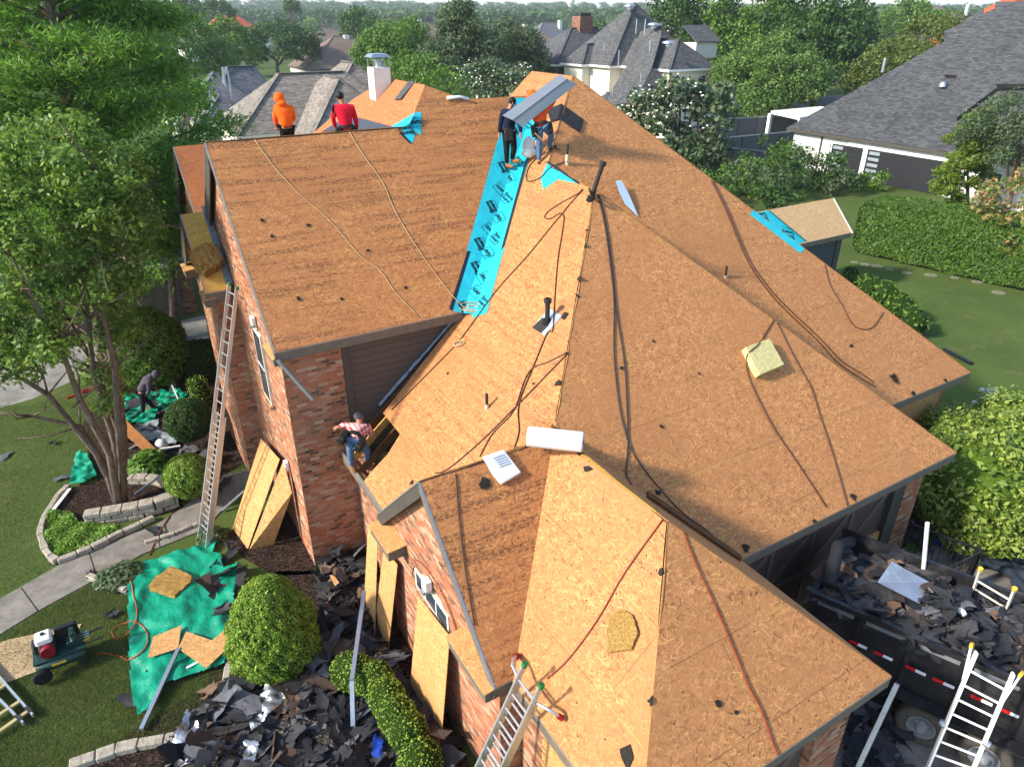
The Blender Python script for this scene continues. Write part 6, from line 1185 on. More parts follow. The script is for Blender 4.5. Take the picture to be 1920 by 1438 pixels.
# big background trees by hand
BG = [('cedar_tree', 'tall dark cedar with a pointed top left of centre', 862, 150, 92, [(862, 90, 92, (3.2, 3.2, 5.2)), (862, 50, 92, (1.6, 1.6, 2.6)), (835, 120, 90, (3.6, 3.4, 3.)), (905, 115, 92, (3.6, 3.4, 3.2))], .3, m_leaf_olive, .22),
 ('broadleaf_tree', 'rounded dark green tree left of the tall cedar', 790, 190, 70, [(790, 150, 70, (3.4, 3.4, 2.8)), (835, 170, 66, (3., 3., 2.4)), (745, 150, 74, (2.4, 2.4, 2.4))], .24, m_leaf_mid, .3),
 ('broadleaf_tree', 'bright green tree behind the metal chimney cap', 730, 125, 110, [(735, 90, 110, (4.6, 4.6, 3.4)), (770, 75, 116, (3.4, 3.4, 3.)), (700, 100, 112, (2.6, 2.6, 2.4))], .3, m_leaf_mid, .3),
 ('magnolia_tree', 'dark magnolia with white blossoms left of the navy shirted worker', 935, 200, 52, [(940, 165, 52, (2.3, 2.3, 1.7)), (905, 150, 54, (2., 2., 1.6)), (975, 160, 53, (1.4, 1.4, 1.5))], .2, m_leaf_mag, .2),
 ('olive_tree', 'grey green olive toned tree right of the tall cedar', 955, 120, 100, [(955, 88, 100, (4.4, 4.4, 3.6)), (985, 105, 98, (2.8, 2.8, 2.8)), (915, 100, 102, (3, 3, 3))], .28, m_leaf_olive, .3),
 ('oak_tree', 'large spreading oak with pale bare trunks on the far lawn at the left', 520, 133, 178, [(520, 82, 178, (9.5, 8, 5.2)), (465, 95, 176, (5, 5, 5)), (565, 90, 180, (5, 5, 4.4))], .5, m_leaf_oak, .4),
 ('oak_tree', 'pale leaved oak left of the spreading oak', 430, 130, 150, [(440, 92, 150, (5.5, 5, 5.4)), (405, 115, 140, (4, 4, 4))], .45, m_leaf_mid, .4),
 ('oak_tree', 'very tall dark oak at the left end of the right wood', 1300, 130, 128, [(1305, 30, 128, (9.5, 9, 9.5)), (1345, 100, 122, (7.5, 7, 7)), (1268, 45, 130, (4.5, 5, 6))], .42, m_leaf_oak, .6),
 ('oak_tree', 'tall green oak in the middle of the right wood', 1400, 120, 124, [(1410, 20, 122, (9, 9, 11)), (1455, 80, 118, (7.5, 7, 8.5)), (1390, 110, 118, (6, 6, 6))], .42, m_leaf_mid, .6),
 ('oak_tree', 'tall dark oak at the right end of the right wood', 1530, 165, 118, [(1530, 30, 116, (8.2, 8, 10)), (1560, 100, 113, (6, 6, 7)), (1500, 110, 110, (6, 6, 7)), (1590, 100, 124, (3, 3, 4.5))], .4, m_leaf_oak, .6),
 ('round_tree', 'broad round topped tree with fanning brown stems in front of the dark wood', 1415, 238, 93, [(1440, 135, 93, (5.6, 5.4, 4.6)), (1390, 155, 92, (3.6, 3.6, 3.4)), (1490, 160, 92, (3.6, 3.4, 3.4)), (1430, 185, 90, (4.4, 4, 2.0))], .26, leafmat('crape_leaf', [g(.045, .11, .016), g(.075, .16, .022), g(.12, .2, .032), g(.19, .24, .06)]), .35),
 ('yellow_tree', 'yellow green tree behind the charcoal roof slope', 1720, 165, 105, [(1745, 85, 108, (6, 5, 4.)), (1700, 125, 100, (5, 5, 3.2)), (1650, 150, 98, (4, 4, 3))], .3, leafmat('golden_leaf', [g(.05, .085, .012), g(.09, .13, .02), g(.15, .18, .03)]), .3),
 ('broadleaf_tree', 'bright green tree pair beyond the low tan roofed house', 1690, 70, 190, [(1690, 42, 190, (6, 6, 5)), (1730, 45, 190, (6, 6, 4.6))], .45, m_leaf_mid, .4),
 ('broadleaf_tree', 'dark tree left of the low tan roofed house', 1605, 80, 165, [(1612, 62, 165, (5, 5, 4.4)), (1640, 85, 160, (4, 4, 3))], .4, m_leaf_oak, .4),
 ('oak_tree', 'dark oak behind the cypress at the left', 200, 300, 75, [(180, 190, 75, (7, 6, 6)), (80, 150, 80, (7, 6, 7)), (300, 120, 95, (5, 5, 6))], .32, m_leaf_oak, .4),
 ('oak_tree', 'dark oak far behind the upper left cypress boughs', 330, 120, 140, [(330, 70, 140, (7, 7, 6)), (220, 60, 150, (9, 8, 8)), (60, 60, 150, (10, 8, 8))], .5, m_leaf_mid, .4),
 ('lone_tree', 'single tall round tree standing above the horizon', 546, 35, 330, [(546, 14, 330, (3.6, 3.6, 3.4))], .7, m_leaf_oak, .4),
 ('broadleaf_tree', 'round dark tree on the far left horizon', 405, 45, 300, [(405, 24, 300, (7, 7, 5)), (350, 25, 280, (6, 6, 5))], .7, m_leaf_oak, .4),
 ('broadleaf_tree', 'dark bushy tree right of the brown roofed house', 665, 85, 210, [(672, 58, 210, (6, 6, 6)), (700, 65, 205, (4, 4, 5))], .5, m_leaf_oak, .4),
 ('grey_tree', 'grey green fine leaved tree in front of the white house at the right edge', 1900, 360, 56, [(1890, 240, 56, (3., 3., 2.2)), (1930, 275, 54, (2.4, 2.4, 2.4))], .15, m_leaf_olive, .2)]
for i, (nm, lb, x, y, d, bl, lf, m, de) in enumerate(BG):
    b = G0(x, y, d); tree(nm, lb, b, [(far(bx, by, bd), r) for bx, by, bd, r in bl], lf * .7, m, 1.7 if d > 80 else 1.2, .35 if d > 80 else .2, 34, 1.25 if d > 80 else .75, 1.6, i, None, 7)
# stems of the round tree and the oaks' pale trunks
# magnolia with white flowers
def flowers(pts, r, n_=0):
    mb = MB(); 
    for p_ in pts: mb.ball(p_, (r, r, r * .6), 7, 4)
    return mb
t = tree('magnolia_tree', 'large magnolia dotted with white blossoms beyond the right hip', G0(1265, 330, 62), [(far(1265, 235, 62), (4.2, 4, 3.6)), (far(1210, 215, 62), (2.6, 2.8, 2.2)), (far(1325, 240, 62), (2.4, 2.4, 3.2)), (far(1270, 180, 62), (2.6, 2.6, 1.6)), (far(1340, 190, 63), (1.5, 1.6, 1.5)), (far(1270, 300, 60), (3.6, 3.4, 2.4))], .25, m_leaf_mag, 1.25, .3, 40, .7, 1.9, 51)
rg = np.random.default_rng(3)
def blossoms(t, blobs, n, r, seed):
    rg = np.random.default_rng(seed)
    for i in range(n):
        c, q = blobs[int(rg.integers(len(blobs)))]; d = sph(1, rg)[0]; d[2] = abs(d[2]) * .9; dd = OC - c; dd = dd / np.linalg.norm(dd); d = d + dd * .8; d /= np.linalg.norm(d); MB().ball(c + d * np.array(q) * 1.0, (r, r, r * .6), 6, 4).build('blossom', m_petal, t)
blossoms(t, [(far(1265, 235, 62), (4.2, 4, 3.6)), (far(1210, 215, 62), (2.6, 2.8, 2.2)), (far(1325, 240, 62), (2.4, 2.4, 3.2)), (far(1270, 180, 62), (2.6, 2.6, 1.6))], 42, .10, 8)
mt = [o for o in bpy.data.objects if o.get('label', '').startswith('dark magnolia')][0]; blossoms(mt, [(far(940, 165, 52), (2.3, 2.3, 1.7)), (far(905, 150, 54), (2., 2., 1.6)), (far(975, 160, 53), (1.4, 1.4, 1.5))], 38, .07, 9)
# hedge and shrubs between the plots
a_, b_ = atz(1590, 470), atz(1960, 556); mid = (a_ + b_) / 2; L = np.linalg.norm(b_ - a_); ang = math.atan2(b_[1] - a_[1], b_[0] - a_[0]); nrm_ = np.array([-(b_ - a_)[1], (b_ - a_)[0], 0]) / L; nrm_ = nrm_ if nrm_[0] > 0 else -nrm_
c = mid + nrm_ * 1.5; boxbush('long_hedge', 'long tall clipped hedge along the lawn in front of the white garage house', 'hedge', c + (-L / 2, -1.7, 0), c + (L / 2, 1.7, 2.9), .09, leafmat('hedge_leaf', [g(.03, .075, .008), g(.07, .14, .016), g(.12, .2, .025)]), 90000, 91, ang)
def stem_shrub(x, y, d, h, w_, m, label, seed, lf=.14, blobsn=3, gp=None):
    b = G0(x, y); rg = np.random.default_rng(seed); tree('shrub', label, b, [(b + (rg.normal() * w_ * .4, rg.normal() * w_ * .4, h * (.4 + .5 * i / blobsn)), (w_ * 1.05, w_ * 1.05, h * .62)) for i in range(blobsn)], lf, m, 1.1, .06, 26, .5, 1.7, seed, gp, 5, 'shrub', -.8)
for i, (x, y, d, h, w_, m, l_) in enumerate([(1300, 345, 56, 2.6, 1.8, m_leaf_olive, 'low olive shrub under the magnolia by the right hip'), (1365, 370, 50, 2.2, 1.6, m_leaf_mid, 'bright green shrub left of the reddish shrubs behind the right hip'), (1420, 375, 48, 2.6, 1.7, m_leaf_olive, 'olive shrub with reddish tips behind the small gable'), (1480, 370, 48, 3.4, 1.8, m_leaf_oak, 'dark tall shrub behind the ridge of the small gable'), (1540, 360, 49, 2.5, 1.2, m_leaf_oak, 'tall dark shrub in front of the first garage door'), (1575, 368, 47, 1.6, 1.0, m_leaf_olive, 'olive shrub left of the hedge end'), (1400, 345, 56, 1.8, 1.5, m_leaf_mid, 'low green shrub by the grey fences'), (1330, 385, 46, 1.8, 1.4, m_leaf_oak, 'dark low shrub against the right hip edge'), (1450, 395, 43, 1.7, 1.5, m_leaf_oak, 'dark shrub just behind the small gable roof'), (1610, 352, 50, 1.1, 1.2, m_leaf_mid, 'small shrub at the foot of the garage pillar'), (1505, 352, 52, 2.6, 1.3, m_leaf_olive, 'rusty green shrub between the small gable ridge and the white wall'), (1340, 330, 52, 2.4, 1.8, m_leaf_oak, 'dark shrub at the foot of the large magnolia'), (1455, 345, 52, 2.6, 1.7, m_leaf_mid, 'fresh green shrub beneath the grey fence return')]): stem_shrub(x, y, d, h, w_, m, l_, 200 + i)
t = tree('weeping_tree', 'yellow green weeping conifer in front of the second garage door', G0(1815, 388), [(far(1815, 300, 57), (1.9, 1.8, 3.2)), (far(1835, 255, 57), (1.1, 1.1, 2.)), (far(1795, 335, 57), (1.6, 1.5, 2.))], .085, leafmat('weeping_leaf', [g(.06, .11, .008), g(.12, .19, .015), g(.19, .26, .03)]), 1.3, .12, 60, .45, 4.2, 61, None, 6, 'tree', -1, -.2)
tree('rose_bush', 'shrub with reddish new growth at the right edge beyond the hedge', G0(1895, 500), [(far(1895, 385, 43), (1.7, 1.7, 1.8)), (far(1915, 430, 42), (1.5, 1.5, 1.5)), (far(1870, 370, 44), (1.2, 1.2, 1.3))], .13, m_leaf_red, 1.1, .06, 40, .45, 1.7, 62, None, 6, 'shrub', -.9)
# ---- the wooded suburb out to the horizon: repeats of a few crowns
PRO = []
for i, m in enumerate((m_leaf_oak, m_leaf_mid, m_leaf_oak, m_leaf_olive, m_leaf_mid)):
    rg = np.random.default_rng(400 + i); cl = clumps((0, 0, 4.6), (3.6 + .5 * (i % 2), 3.6, 3.0 + .6 * (i % 3)), 26, 1.15, rg, -.6); v, f = cloud(cl, .9, .55, 1.5, .3, .5, rg); PRO.append((v, f, m))
HOUSES = [o for o in bpy.data.objects if o.get('category') in ('house',)]
AREA = [('left of the cedar', -160, 700), ('between the cedar and the pyramid roof', 700, 1240), ('above the right wood and charcoal roof', 1240, 2000)]
rg = np.random.default_rng(909); n = 0; protos = {}; crown_me = {}
tmb = MB().tube([(0, 0, -.3), (0, 0, 3.4)], [.32, .22], 7)
def gpos(x, d): p_ = far(x, 60, d); return p_[0], p_[1], groundz(d, p_[0], p_[1])
for k in range(290):
    for _ in range(20):
        x = rg.uniform(-150, 1950) if k % 4 else rg.uniform(-150, 420); d = 125 + 500 * rg.random() ** 1.35
        X, Y, Z = gpos(x, d)
        if d < 150 and (1150 < x < 1250 or x > 1880): continue
        if any(math.hypot(X - o.location.x, Y - o.location.y) < (19 if d < 420 else 12) for o in HOUSES): continue
        top_px = px((X, Y, Z + 8))[1]
        if 420 < x < 700 and 115 < d < 190: continue
        if 1000 < x < 1240 and d < 140: continue
        break
    i = int(rg.integers(5)); ar = next(a for a, lo, hi in AREA if lo <= x < hi); s = rg.uniform(.75, 1.3) * (1 if d > 180 else .8); lab = 'leafy tree in the wooded suburb ' + ar
    if i not in protos:
        t = thing('suburb_tree', lab, 'tree', (X, Y, Z), 'suburb trees ' + ar); v, f, m = PRO[i]; fastmesh('crown', v + np.array([X, Y, Z]), f, m, t); MB().tube([(X, Y, Z - .3), (X, Y, Z + 3.4)], [.32, .22], 7).build('trunk', m_bark, t); protos[i] = t
    else: t = dup(protos[i], (X, Y, Z), rg.random() * 6.28, None, lab); t['group'] = 'suburb trees ' + ar
    t.scale = (s * rg.uniform(.9, 1.3), s * rg.uniform(.9, 1.3), s)
# far wood
V_, F_, o = [], [], 0; pv_, pf_, _ = PRO[0]; 
rg = np.random.default_rng(12)
def lowcrown(rg):
    cl = clumps((0, 0, 4.6), (4, 4, 3.2), 9, 1.7, rg, -.5); return cloud(cl, .42, 1.25, 1.4, .35, .55, rg)
LC = [lowcrown(rg) for _ in range(4)]
for k in range(3200):
    d = 560 * (5200 / 560) ** (rg.random() ** 1.25); x = rg.uniform(-100, 2000); X, Y, Z = gpos(x, d); v, f = LC[int(rg.integers(4))]; s = rg.uniform(.9, 1.7) * (1 + d / 5000); V_.append(v * np.array([s * 1.2, s * 1.2, s]) + (X, Y, Z)); F_.append(f + o); o += len(v)
fw = fastmesh('far_wood', np.concatenate(V_), np.concatenate(F_), m_leaf_oak, None); tag(fw, 'continuous dark green wood reaching the horizon', 'woodland', None, 'stuff')
# ================================================================== ladders
m_green = plain('green_cap', C('#1f6b34'), .6); m_redcap = plain('red_cap', C('#8f1620'), .6); m_yel = plain('yellow_plastic', C('#c9a93a'), .55); m_fib = plain('red_fibreglass', C('#a32416'), .55)
def ladder(name, label, fl, fr, tl, tr, mrail, mrung, sp=.3, rw=(.028, .075), caps=None, rung_r=.016, fly=None, feet=True):
    fl, fr, tl, tr = map(V3, (fl, fr, tl, tr)); t = thing(name, label, 'ladder', (fl + fr) / 2); n = np.cross(tl - fl, fr - fl); n /= np.linalg.norm(n)
    for a_, b_ in ((fl, tl), (fr, tr)):
        r_ = MB().beam(a_, b_, rw[1], rw[0], fr - fl).build('rail', mrail, t)
        if caps: d = (b_ - a_) / np.linalg.norm(b_ - a_); MB().tube([b_ - d * .02, b_ + d * .05], .045, 10).build('end_cap', caps, r_)
        if feet: d = (b_ - a_) / np.linalg.norm(b_ - a_); MB().beam(a_ - d * .04, a_ + d * .05, .1, .05, fr - fl).build('rubber_foot', m_rubber, r_)
    L = np.linalg.norm(tl - fl); k = int(L / sp); first = None
    for i in range(1, k + 1):
        s = (i - .4) * sp / L
        if s > .985: break
        MB().tube([lerp(fl, tl, s), lerp(fr, tr, s)], rung_r, 8).build('rung', mrung, t)
    if fly:
        f0, f1 = fly
        for a_, b_ in ((fl, tl), (fr, tr)): MB().beam(lerp(a_, b_, f0) + n * .07, lerp(a_, b_, f1) + n * .07, rw[1] * .85, rw[0], fr - fl).build('fly_rail', mrail, t)
        for i in range(1, k + 1):
            s = (i - .1) * sp / L
            if f0 + .02 < s < f1 - .02: MB().tube([lerp(fl, tl, s) + n * .07, lerp(fr, tr, s) + n * .07], rung_r, 8).build('rung', mrung, t)
    return t, n
F_, T_ = atz(380, 1022), np.array([2.47, 17.25, 6.2]); wv = np.array([.25, -.97, 0])
ladder('extension_ladder', 'tall aluminium extension ladder leaning on the entrance bay eave at the left', F_ - wv * .23, F_ + wv * .23, T_ - wv * .2, T_ + wv * .2, m_alu, m_alu, .3, (.03, .09), m_green, .018, (.0, .52))
TL, TR = atz(983, 1247, 3.85), atz(1014, 1287, 3.85)
def down(T, x, y, a_):
    lo, hi = -.5, 3.6
    for _ in range(50):
        z = (lo + hi) / 2; q = atu(x, y, T[0] - a_ * (T[2] - z)); lo, hi = (z, hi) if q[2] > z else (lo, z)
    q = atu(x, y, T[0] - a_ * (T[2] - z)); d = (q - T); return T + d * (T[2] / max(.5, T[2] - q[2]))
BL = down(TL, 894, 1438, .3); wv = (TR - TL); BR = BL + wv * 1.08
t_, n_ = ladder('extension_ladder', 'aluminium ladder with a red tipped stabiliser bar hooked over the front wing eave', BL, BR, TL, TR, m_alu, m_alu, .3, (.03, .09), m_green, .018, (.0, .9))
# stabiliser: a bent bar whose padded ends rest on the roof
e0, nn = drop(968, 1228, .06); e1, _ = drop(1060, 1348, .06); c0, c1 = lerp(TL, BL, .09) + (.06, 0, 0), lerp(TR, BR, .09) + (.06, 0, 0); k0, k1 = lerp(V3(e0), c0, .55) + (-.10, .02, .12), lerp(V3(e1), c1, .5) + (-.06, -.02, .10)
sb = MB().tube([V3(e0), lerp(e0, k0, .6) + (-.02, 0, .05), k0, c0, c1, k1, lerp(e1, k1, .6) + (-.02, 0, .04), V3(e1)], .024, 10).build('stabiliser_bar', m_alu, t_, True)
for p_, q in ((e0, k0), (e1, k1)): MB().tube([V3(p_), lerp(p_, q, .3)], .042, 10).build('red_pad', m_redcap, sb)
cord('thin red cord hanging from the ladder top down the rungs', [(1012, 1290), (1000, 1300), (985, 1330), (975, 1368)], .009, m_hoser) if False else None
tl, tr = atz(1831, 1222, 2.75), atz(1900, 1262, 2.75); fl, fr = atz(1722, 1478, 0), atz(1800, 1500, 0)
t_, _ = ladder('articulated_ladder', 'white articulated ladder leaning on the near side of the trailer at the bottom right', fl, fr, tl, tr, m_white, m_white, .29, (.035, .085), None, .02)
for a_, b_, s in ((fl, tl, -1), (fr, tr, 1)):
    d = (b_ - a_) / np.linalg.norm(b_ - a_); w_ = (tr - tl) / np.linalg.norm(tr - tl); q = MB().beam(b_ - d * .55 + w_ * s * .02, b_ + d * .03 + w_ * s * .09, .07, .03, w_).build('outer_rail', m_white, t_); MB().beam(b_ + d * .02 + w_ * s * .085, b_ + d * .1 + w_ * s * .1, .085, .05, w_).build('yellow_tip', m_yel, q)
    MB().lathe(lerp(a_, b_, .48) + w_ * s * .04, [(.06, -.05), (.07, 0), (.06, .05)], 12, w_).build('hinge', m_galv, t_)
tl, tr = atz(1838, 1068, 2.75), atz(1902, 1105, 2.75); t_, _ = ladder('articulated_ladder', 'pale ladder top poking up beyond the far side of the trailer', tl + (.9, .2, -2.7), tr + (.9, .2, -2.7), tl, tr, m_cream, m_cream, .29, (.035, .085), m_yel, .02)
LP = thing('step_ladder', 'folded aluminium ladder with yellow rungs lying on the lawn at the left edge', 'ladder', atz(20, 1330)); z = .12
for i, ((x0, y0), (x1, y1)) in enumerate((((-38, 1228), (62, 1341)), ((-50, 1262), (44, 1356)))):
    a_, b_ = atz(x0, y0, z), atz(x1, y1, z); r_ = MB().beam(a_, b_, .035, .085).build('rail', m_alu, LP); d = (b_ - a_) / np.linalg.norm(b_ - a_); MB().beam(b_ - d * .28, b_ - d * .08, .055, .1).build('black_collar', m_black, r_)
for (x0, y0), (x1, y1) in (((38, 1314), (-20, 1352)), ((54, 1332), (-20, 1384)), ((10, 1284), (-40, 1316))): MB().beam(atz(x0, y0, z), atz(x1, y1, z), .07, .045).build('rung', plain('yellow_rung', C('#a89a6a'), .6) if x0 == 38 else bpy.data.materials['yellow_rung'], LP)
a_, b_ = atz(135, 742, .35), atz(262, 698, .35); w_ = np.array([.33, .3, 0]) * .9; ladder('extension_ladder', 'red fibreglass ladder lying behind the tree trunks', a_ - w_ * .5, a_ + w_ * .5, b_ - w_ * .5, b_ + w_ * .5, m_fib, m_alu, .32, (.03, .08), None, .016, None, False)
# ================================================================== dump trailer with its load
AX = np.array([.374, -.927, 0.]); PX_ = np.array([.927, .374, 0.]); O_ = np.array([10.12, 5.7, 0.]); TW, TLn, Z0, Z1 = 2.2, 6.4, .88, 2.2; FR = (O_, AX, PX_, np.array([0, 0, 1.]))
T = thing('dump_trailer', 'long black dump trailer heaped with torn shingles on the drive', 'trailer', O_ + AX * 2.5 + PX_ * 1.1); f = FR
sd = MB().box((0, 0, Z0), (TLn, .05, Z1), f).build('side_panel', m_black, T); sf = MB().box((0, TW - .05, Z0), (TLn, TW, Z1), f).build('side_panel', m_black, T); MB().box((0, .05, Z0 - .05), (TLn, TW - .05, Z0 + .05), f).build('floor_deck', m_black, T); MB().box((0, .051, Z0), (.06, TW - .051, Z1 - .02), f).build('front_panel', m_black, T)
for pan, y0, y1 in ((sd, -.075, -.001), (sf, TW + .001, TW + .075)):
    MB().box((-.03, y0 - .01, Z1 - .06), (TLn, y1 + .0, Z1 + .06), f).build('top_rail', m_black, pan); MB().box((-.03, y0, Z0 - .12), (TLn, y1, Z0 + .05), f).build('bottom_rail', m_black, pan)
    for i in range(8): MB().box((.02 + i * .87, y0, Z0 + .051), (.1 + i * .87, y1, Z1 - .061), f).build('stake', m_black, pan)
m_tapr, m_tapw, m_gst = plain('reflector_red', C('#c4161c'), .4), plain('reflector_white', C('#e8e8ea'), .4), plain('grey_stripe', C('#6f7276'), .5)
for i, (x0, y0, x1, y1) in enumerate([(1596, 1188, 1629, 1204), (1642, 1210, 1677, 1227), (1701, 1238, 1739, 1257), (1752, 1263, 1792, 1283), (1823, 1297, 1863, 1317), (1881, 1325, 1911, 1342)]):
    d_ = PX_ @ (O_ - PX_ * .078); a_, b_ = on(x0, y0, PX_, d_), on(x1, y1, PX_, d_); a_[2] = b_[2] = 1.52; m_ = lerp(a_, b_, .5); MB().beam(a_, m_ - (b_ - a_) * .005, .006, .065).build('reflector', m_tapr, sd); MB().beam(m_, b_, .006, .065).build('reflector', m_tapw, sd)
for i in range(7): MB().box((.14 + i * .87, -.03, Z1 - .2), (.8 + i * .87, -.002, Z1 - .11), f).build('panel_rib', m_gst, sd)
for i in range(4): MB().box((2.9 + i * .87, TW + .002, Z1 - .2), (3.6 + i * .87, TW + .03, Z1 - .11), f).build('panel_rib', m_gst, sf)
def wheel(s, off=-.12):
    c = O_ + AX * s + PX_ * off + np.array([0, 0, .44]); w_ = MB().lathe(c, [(.25, .04), (.255, .13), (.28, .145), (.36, .15), (.40, .135), (.425, .11), (.44, .05), (.44, -.05), (.42, -.12), (.36, -.15), (.25, -.14)], 36, -PX_).build('wheel', plain('dusty_tyre', C('#4a453e'), .9, .2, 0, .25, 14.) if s < 2.5 and off < 0 else bpy.data.materials['dusty_tyre'], T, True)
    r_ = MB().lathe(c, [(.25, .10), (.245, .135), (.2, .10), (.12, .09), (.1, .16), (.06, .24), (.0, .24)], 28, -PX_).build('rim', m_gst, w_, True)
    for i in range(8): an = i * math.pi / 4; MB().lathe(c + .145 * (AX * math.cos(an) + np.array([0, 0, 1]) * math.sin(an)) - PX_ * .07, [(.02, 0), (.02, .045)], 6, -PX_).build('lug_nut', m_galv, r_)
wheel(2.35); wheel(3.35); wheel(2.35, TW + .12); wheel(3.35, TW + .12)
MB().box((1.7, -.36, .96), (4.0, -.08, .985), f).box((1.45, -.36, .62), (1.7, -.08, .64), f).build('fender', m_black, T); MB().beam(O_ + AX * 1.7 - PX_ * .22 + (0, 0, .97), O_ + AX * 1.4 - PX_ * .22 + (0, 0, .6), .28, .02).build('fender', m_black, T)
MB().beam(O_ + AX * .3 + PX_ * .4 + (0, 0, .6), O_ + AX * 6 + PX_ * .4 + (0, 0, .6), .12, .2).beam(O_ + AX * .3 + PX_ * 1.8 + (0, 0, .6), O_ + AX * 6 + PX_ * 1.8 + (0, 0, .6), .12, .2).build('chassis', m_black, T)
MB().tube([O_ + AX * .2 + PX_ * .3 + (0, 0, Z1 + .05), O_ + AX * .1 + PX_ * 1.1 + (0, 0, Z1 + .42), O_ + AX * .2 + PX_ * 1.9 + (0, 0, Z1 + .05)], .12, 10).build('tarp_roller', m_felt, T)
# torn shingles: a few shapes, each piece its own object
m_shd = plain('shingle_back', C('#3b3a3c'), .9, .2, 0, .35, 7., bumps=.3); m_shg = plain('shingle_grey', C('#5d5d61'), .9, .2, 0, .3, 9., bumps=.3); m_sht = plain('shingle_tan', C('#705a49'), .95, .1, 0, .3, 30., bumps=.4); m_shb = plain('shingle_black', C('#26272a'), .75, .3, 0, .3, 9., bumps=.3); m_shr = plain('shingle_brown', C('#4c3f38'), .95, .1, 0, .3, 30., bumps=.4)
q = M('rubble', .95, .15); p = q.pos(); vo = q.N('TexVoronoi', {'Vector': q.map(p, (9, 14, 9), (0, 0, .6)), 'Scale': 1.}); sp = q.N('SeparateColor', {0: vo.outputs['Color']}); v2 = q.N('TexVoronoi', {'Vector': q.map(p, (38, 30, 34)), 'Scale': 1.}); s2 = q.N('SeparateColor', {0: v2.outputs['Color']})
c_ = q.ramp(sp.outputs[0], [(0, L4(.012, .012, .013)), (.5, L4(.035, .034, .036)), (.72, L4(.07, .068, .07)), (.87, L4(.16, .1, .065)), (.93, L4(.10, .065, .045)), (1, L4(.02, .02, .021))], 'CONSTANT'); c_ = q.mix(.35, c_, q.ramp(s2.outputs[0], [(0, L4(.01, .01, .01)), (.7, L4(.05, .048, .046)), (.9, L4(.25, .18, .12)), (1, L4(.4, .38, .35))])); q.color(c_).bump(vo.outputs['Distance'], 1., .06); m_rub = q.m
SHM = []; rr = random.Random(44)
for i in range(26):
    L, W = rr.uniform(.28, .95), rr.uniform(.2, .36); nx, ny = 6, 3; b1_, b2_, tw = rr.uniform(-.5, .8), rr.uniform(-.4, .6), rr.uniform(-.6, .6); jl = [rr.uniform(-.1, .1) for _ in range(ny + 1)]; jr = [rr.uniform(-.16, .16) for _ in range(ny + 1)]; v = []
    for q in (0, .008):
        for j in range(ny + 1):
            for k in range(nx + 1):
                s, t = k / nx, j / ny; x = (s - .5) * L + (jl[j] if k == 0 else jr[j] if k == nx else 0); y = (t - .5) * W * (1 + .18 * math.sin(k * 2.3 + i) * (1 if j in (0, ny) else 0)) + (.05 * math.sin(i * 3 + k * 1.9) if j == ny else 0); v.append((x, y, b1_ * (s - .5) ** 2 * L + b2_ * (t - .5) ** 2 * W + tw * x * y + q))
    n0 = (nx + 1) * (ny + 1); F = [[j * (nx + 1) + k, (j + 1) * (nx + 1) + k, (j + 1) * (nx + 1) + k + 1, j * (nx + 1) + k + 1] for j in range(ny) for k in range(nx)]; F += [[n0 + q for q in f_[::-1]] for f_ in F]
    me = bpy.data.meshes.new('shingle_scrap'); me.from_pydata(v, [], F); me.materials.append([m_shd, m_shb, m_sht, m_shb, m_shd, m_shg, m_shb, m_shr, m_shd, m_shg, m_shb, m_shd, m_shb][i % 13]); SHM.append(me)
def scrap(p_, label, gp, tilt=.35, sc=1., n=None):
    o = bpy.data.objects.new('shingle_scrap', rr.choice(SHM)); COL.objects.link(o); o.location = tuple(map(float, p_)); q = Vector((0, 0, 1)).rotation_difference(Vector(n) if n is not None else Vector((0, 0, 1))).to_euler(); o.rotation_euler = (q.x + rr.gauss(0, tilt), q.y + rr.gauss(0, tilt), rr.random() * 6.28); s = sc * rr.uniform(.75, 1.25); o.scale = (s, s, s); return tag(o, label, 'shingle', gp)
def heap(name, pts2, zf, m, label, step=.09, kind='stuff', cat='debris', fr=None, jag=.05, mats=None):
    """lumpy surface over a ground polygon (list of xy)"""
    pl = np.array([p_[:2] for p_ in pts2]); lo, hi = pl.min(0), pl.max(0); X = np.arange(lo[0], hi[0] + step, step); Y = np.arange(lo[1], hi[1] + step, step); gx, gy = np.meshgrid(X, Y); ins = np.zeros(gx.shape, bool); j = len(pl) - 1
    for i in range(len(pl)):
        xi, yi = pl[i]; xj, yj = pl[j]; ins ^= ((yi > gy) != (yj > gy)) & (gx < (xj - xi) * (gy - yi) / (yj - yi + 1e-12) + xi); j = i
    rg = np.random.default_rng(len(pl) * 13 + int(lo[0] * 10)); gz = zf(gx, gy) + rg.normal(size=gx.shape) * jag; ny, nx = gx.shape; idx = -np.ones(gx.shape, int); k = ins.copy(); idx[k] = np.arange(k.sum()); v = np.stack([gx[k], gy[k], gz[k]], 1); F = []
    for r in range(ny - 1):
        a_ = idx[r, :-1]; b_ = idx[r, 1:]; c_ = idx[r + 1, 1:]; d_ = idx[r + 1, :-1]; ok = (a_ >= 0) & (b_ >= 0) & (c_ >= 0) & (d_ >= 0); F.append(np.stack([a_, b_, c_, d_], 1)[ok])
    o = fastmesh(name, v, np.concatenate(F), m, None, (float(v[:, 0].mean()), float(v[:, 1].mean()), 0.), False); return tag(o, label, cat, None, kind)
loc = lambda s, t, z=0.: O_ + AX * s + PX_ * t + np.array([0, 0, z])
def tz(s, t): return 1.95 + .32 * math.exp(-((s - 2.6) ** 2) / 3.) * math.exp(-((t - 1.1) ** 2) / .7) + .1 * math.sin(s * 3.1 + t * 2)
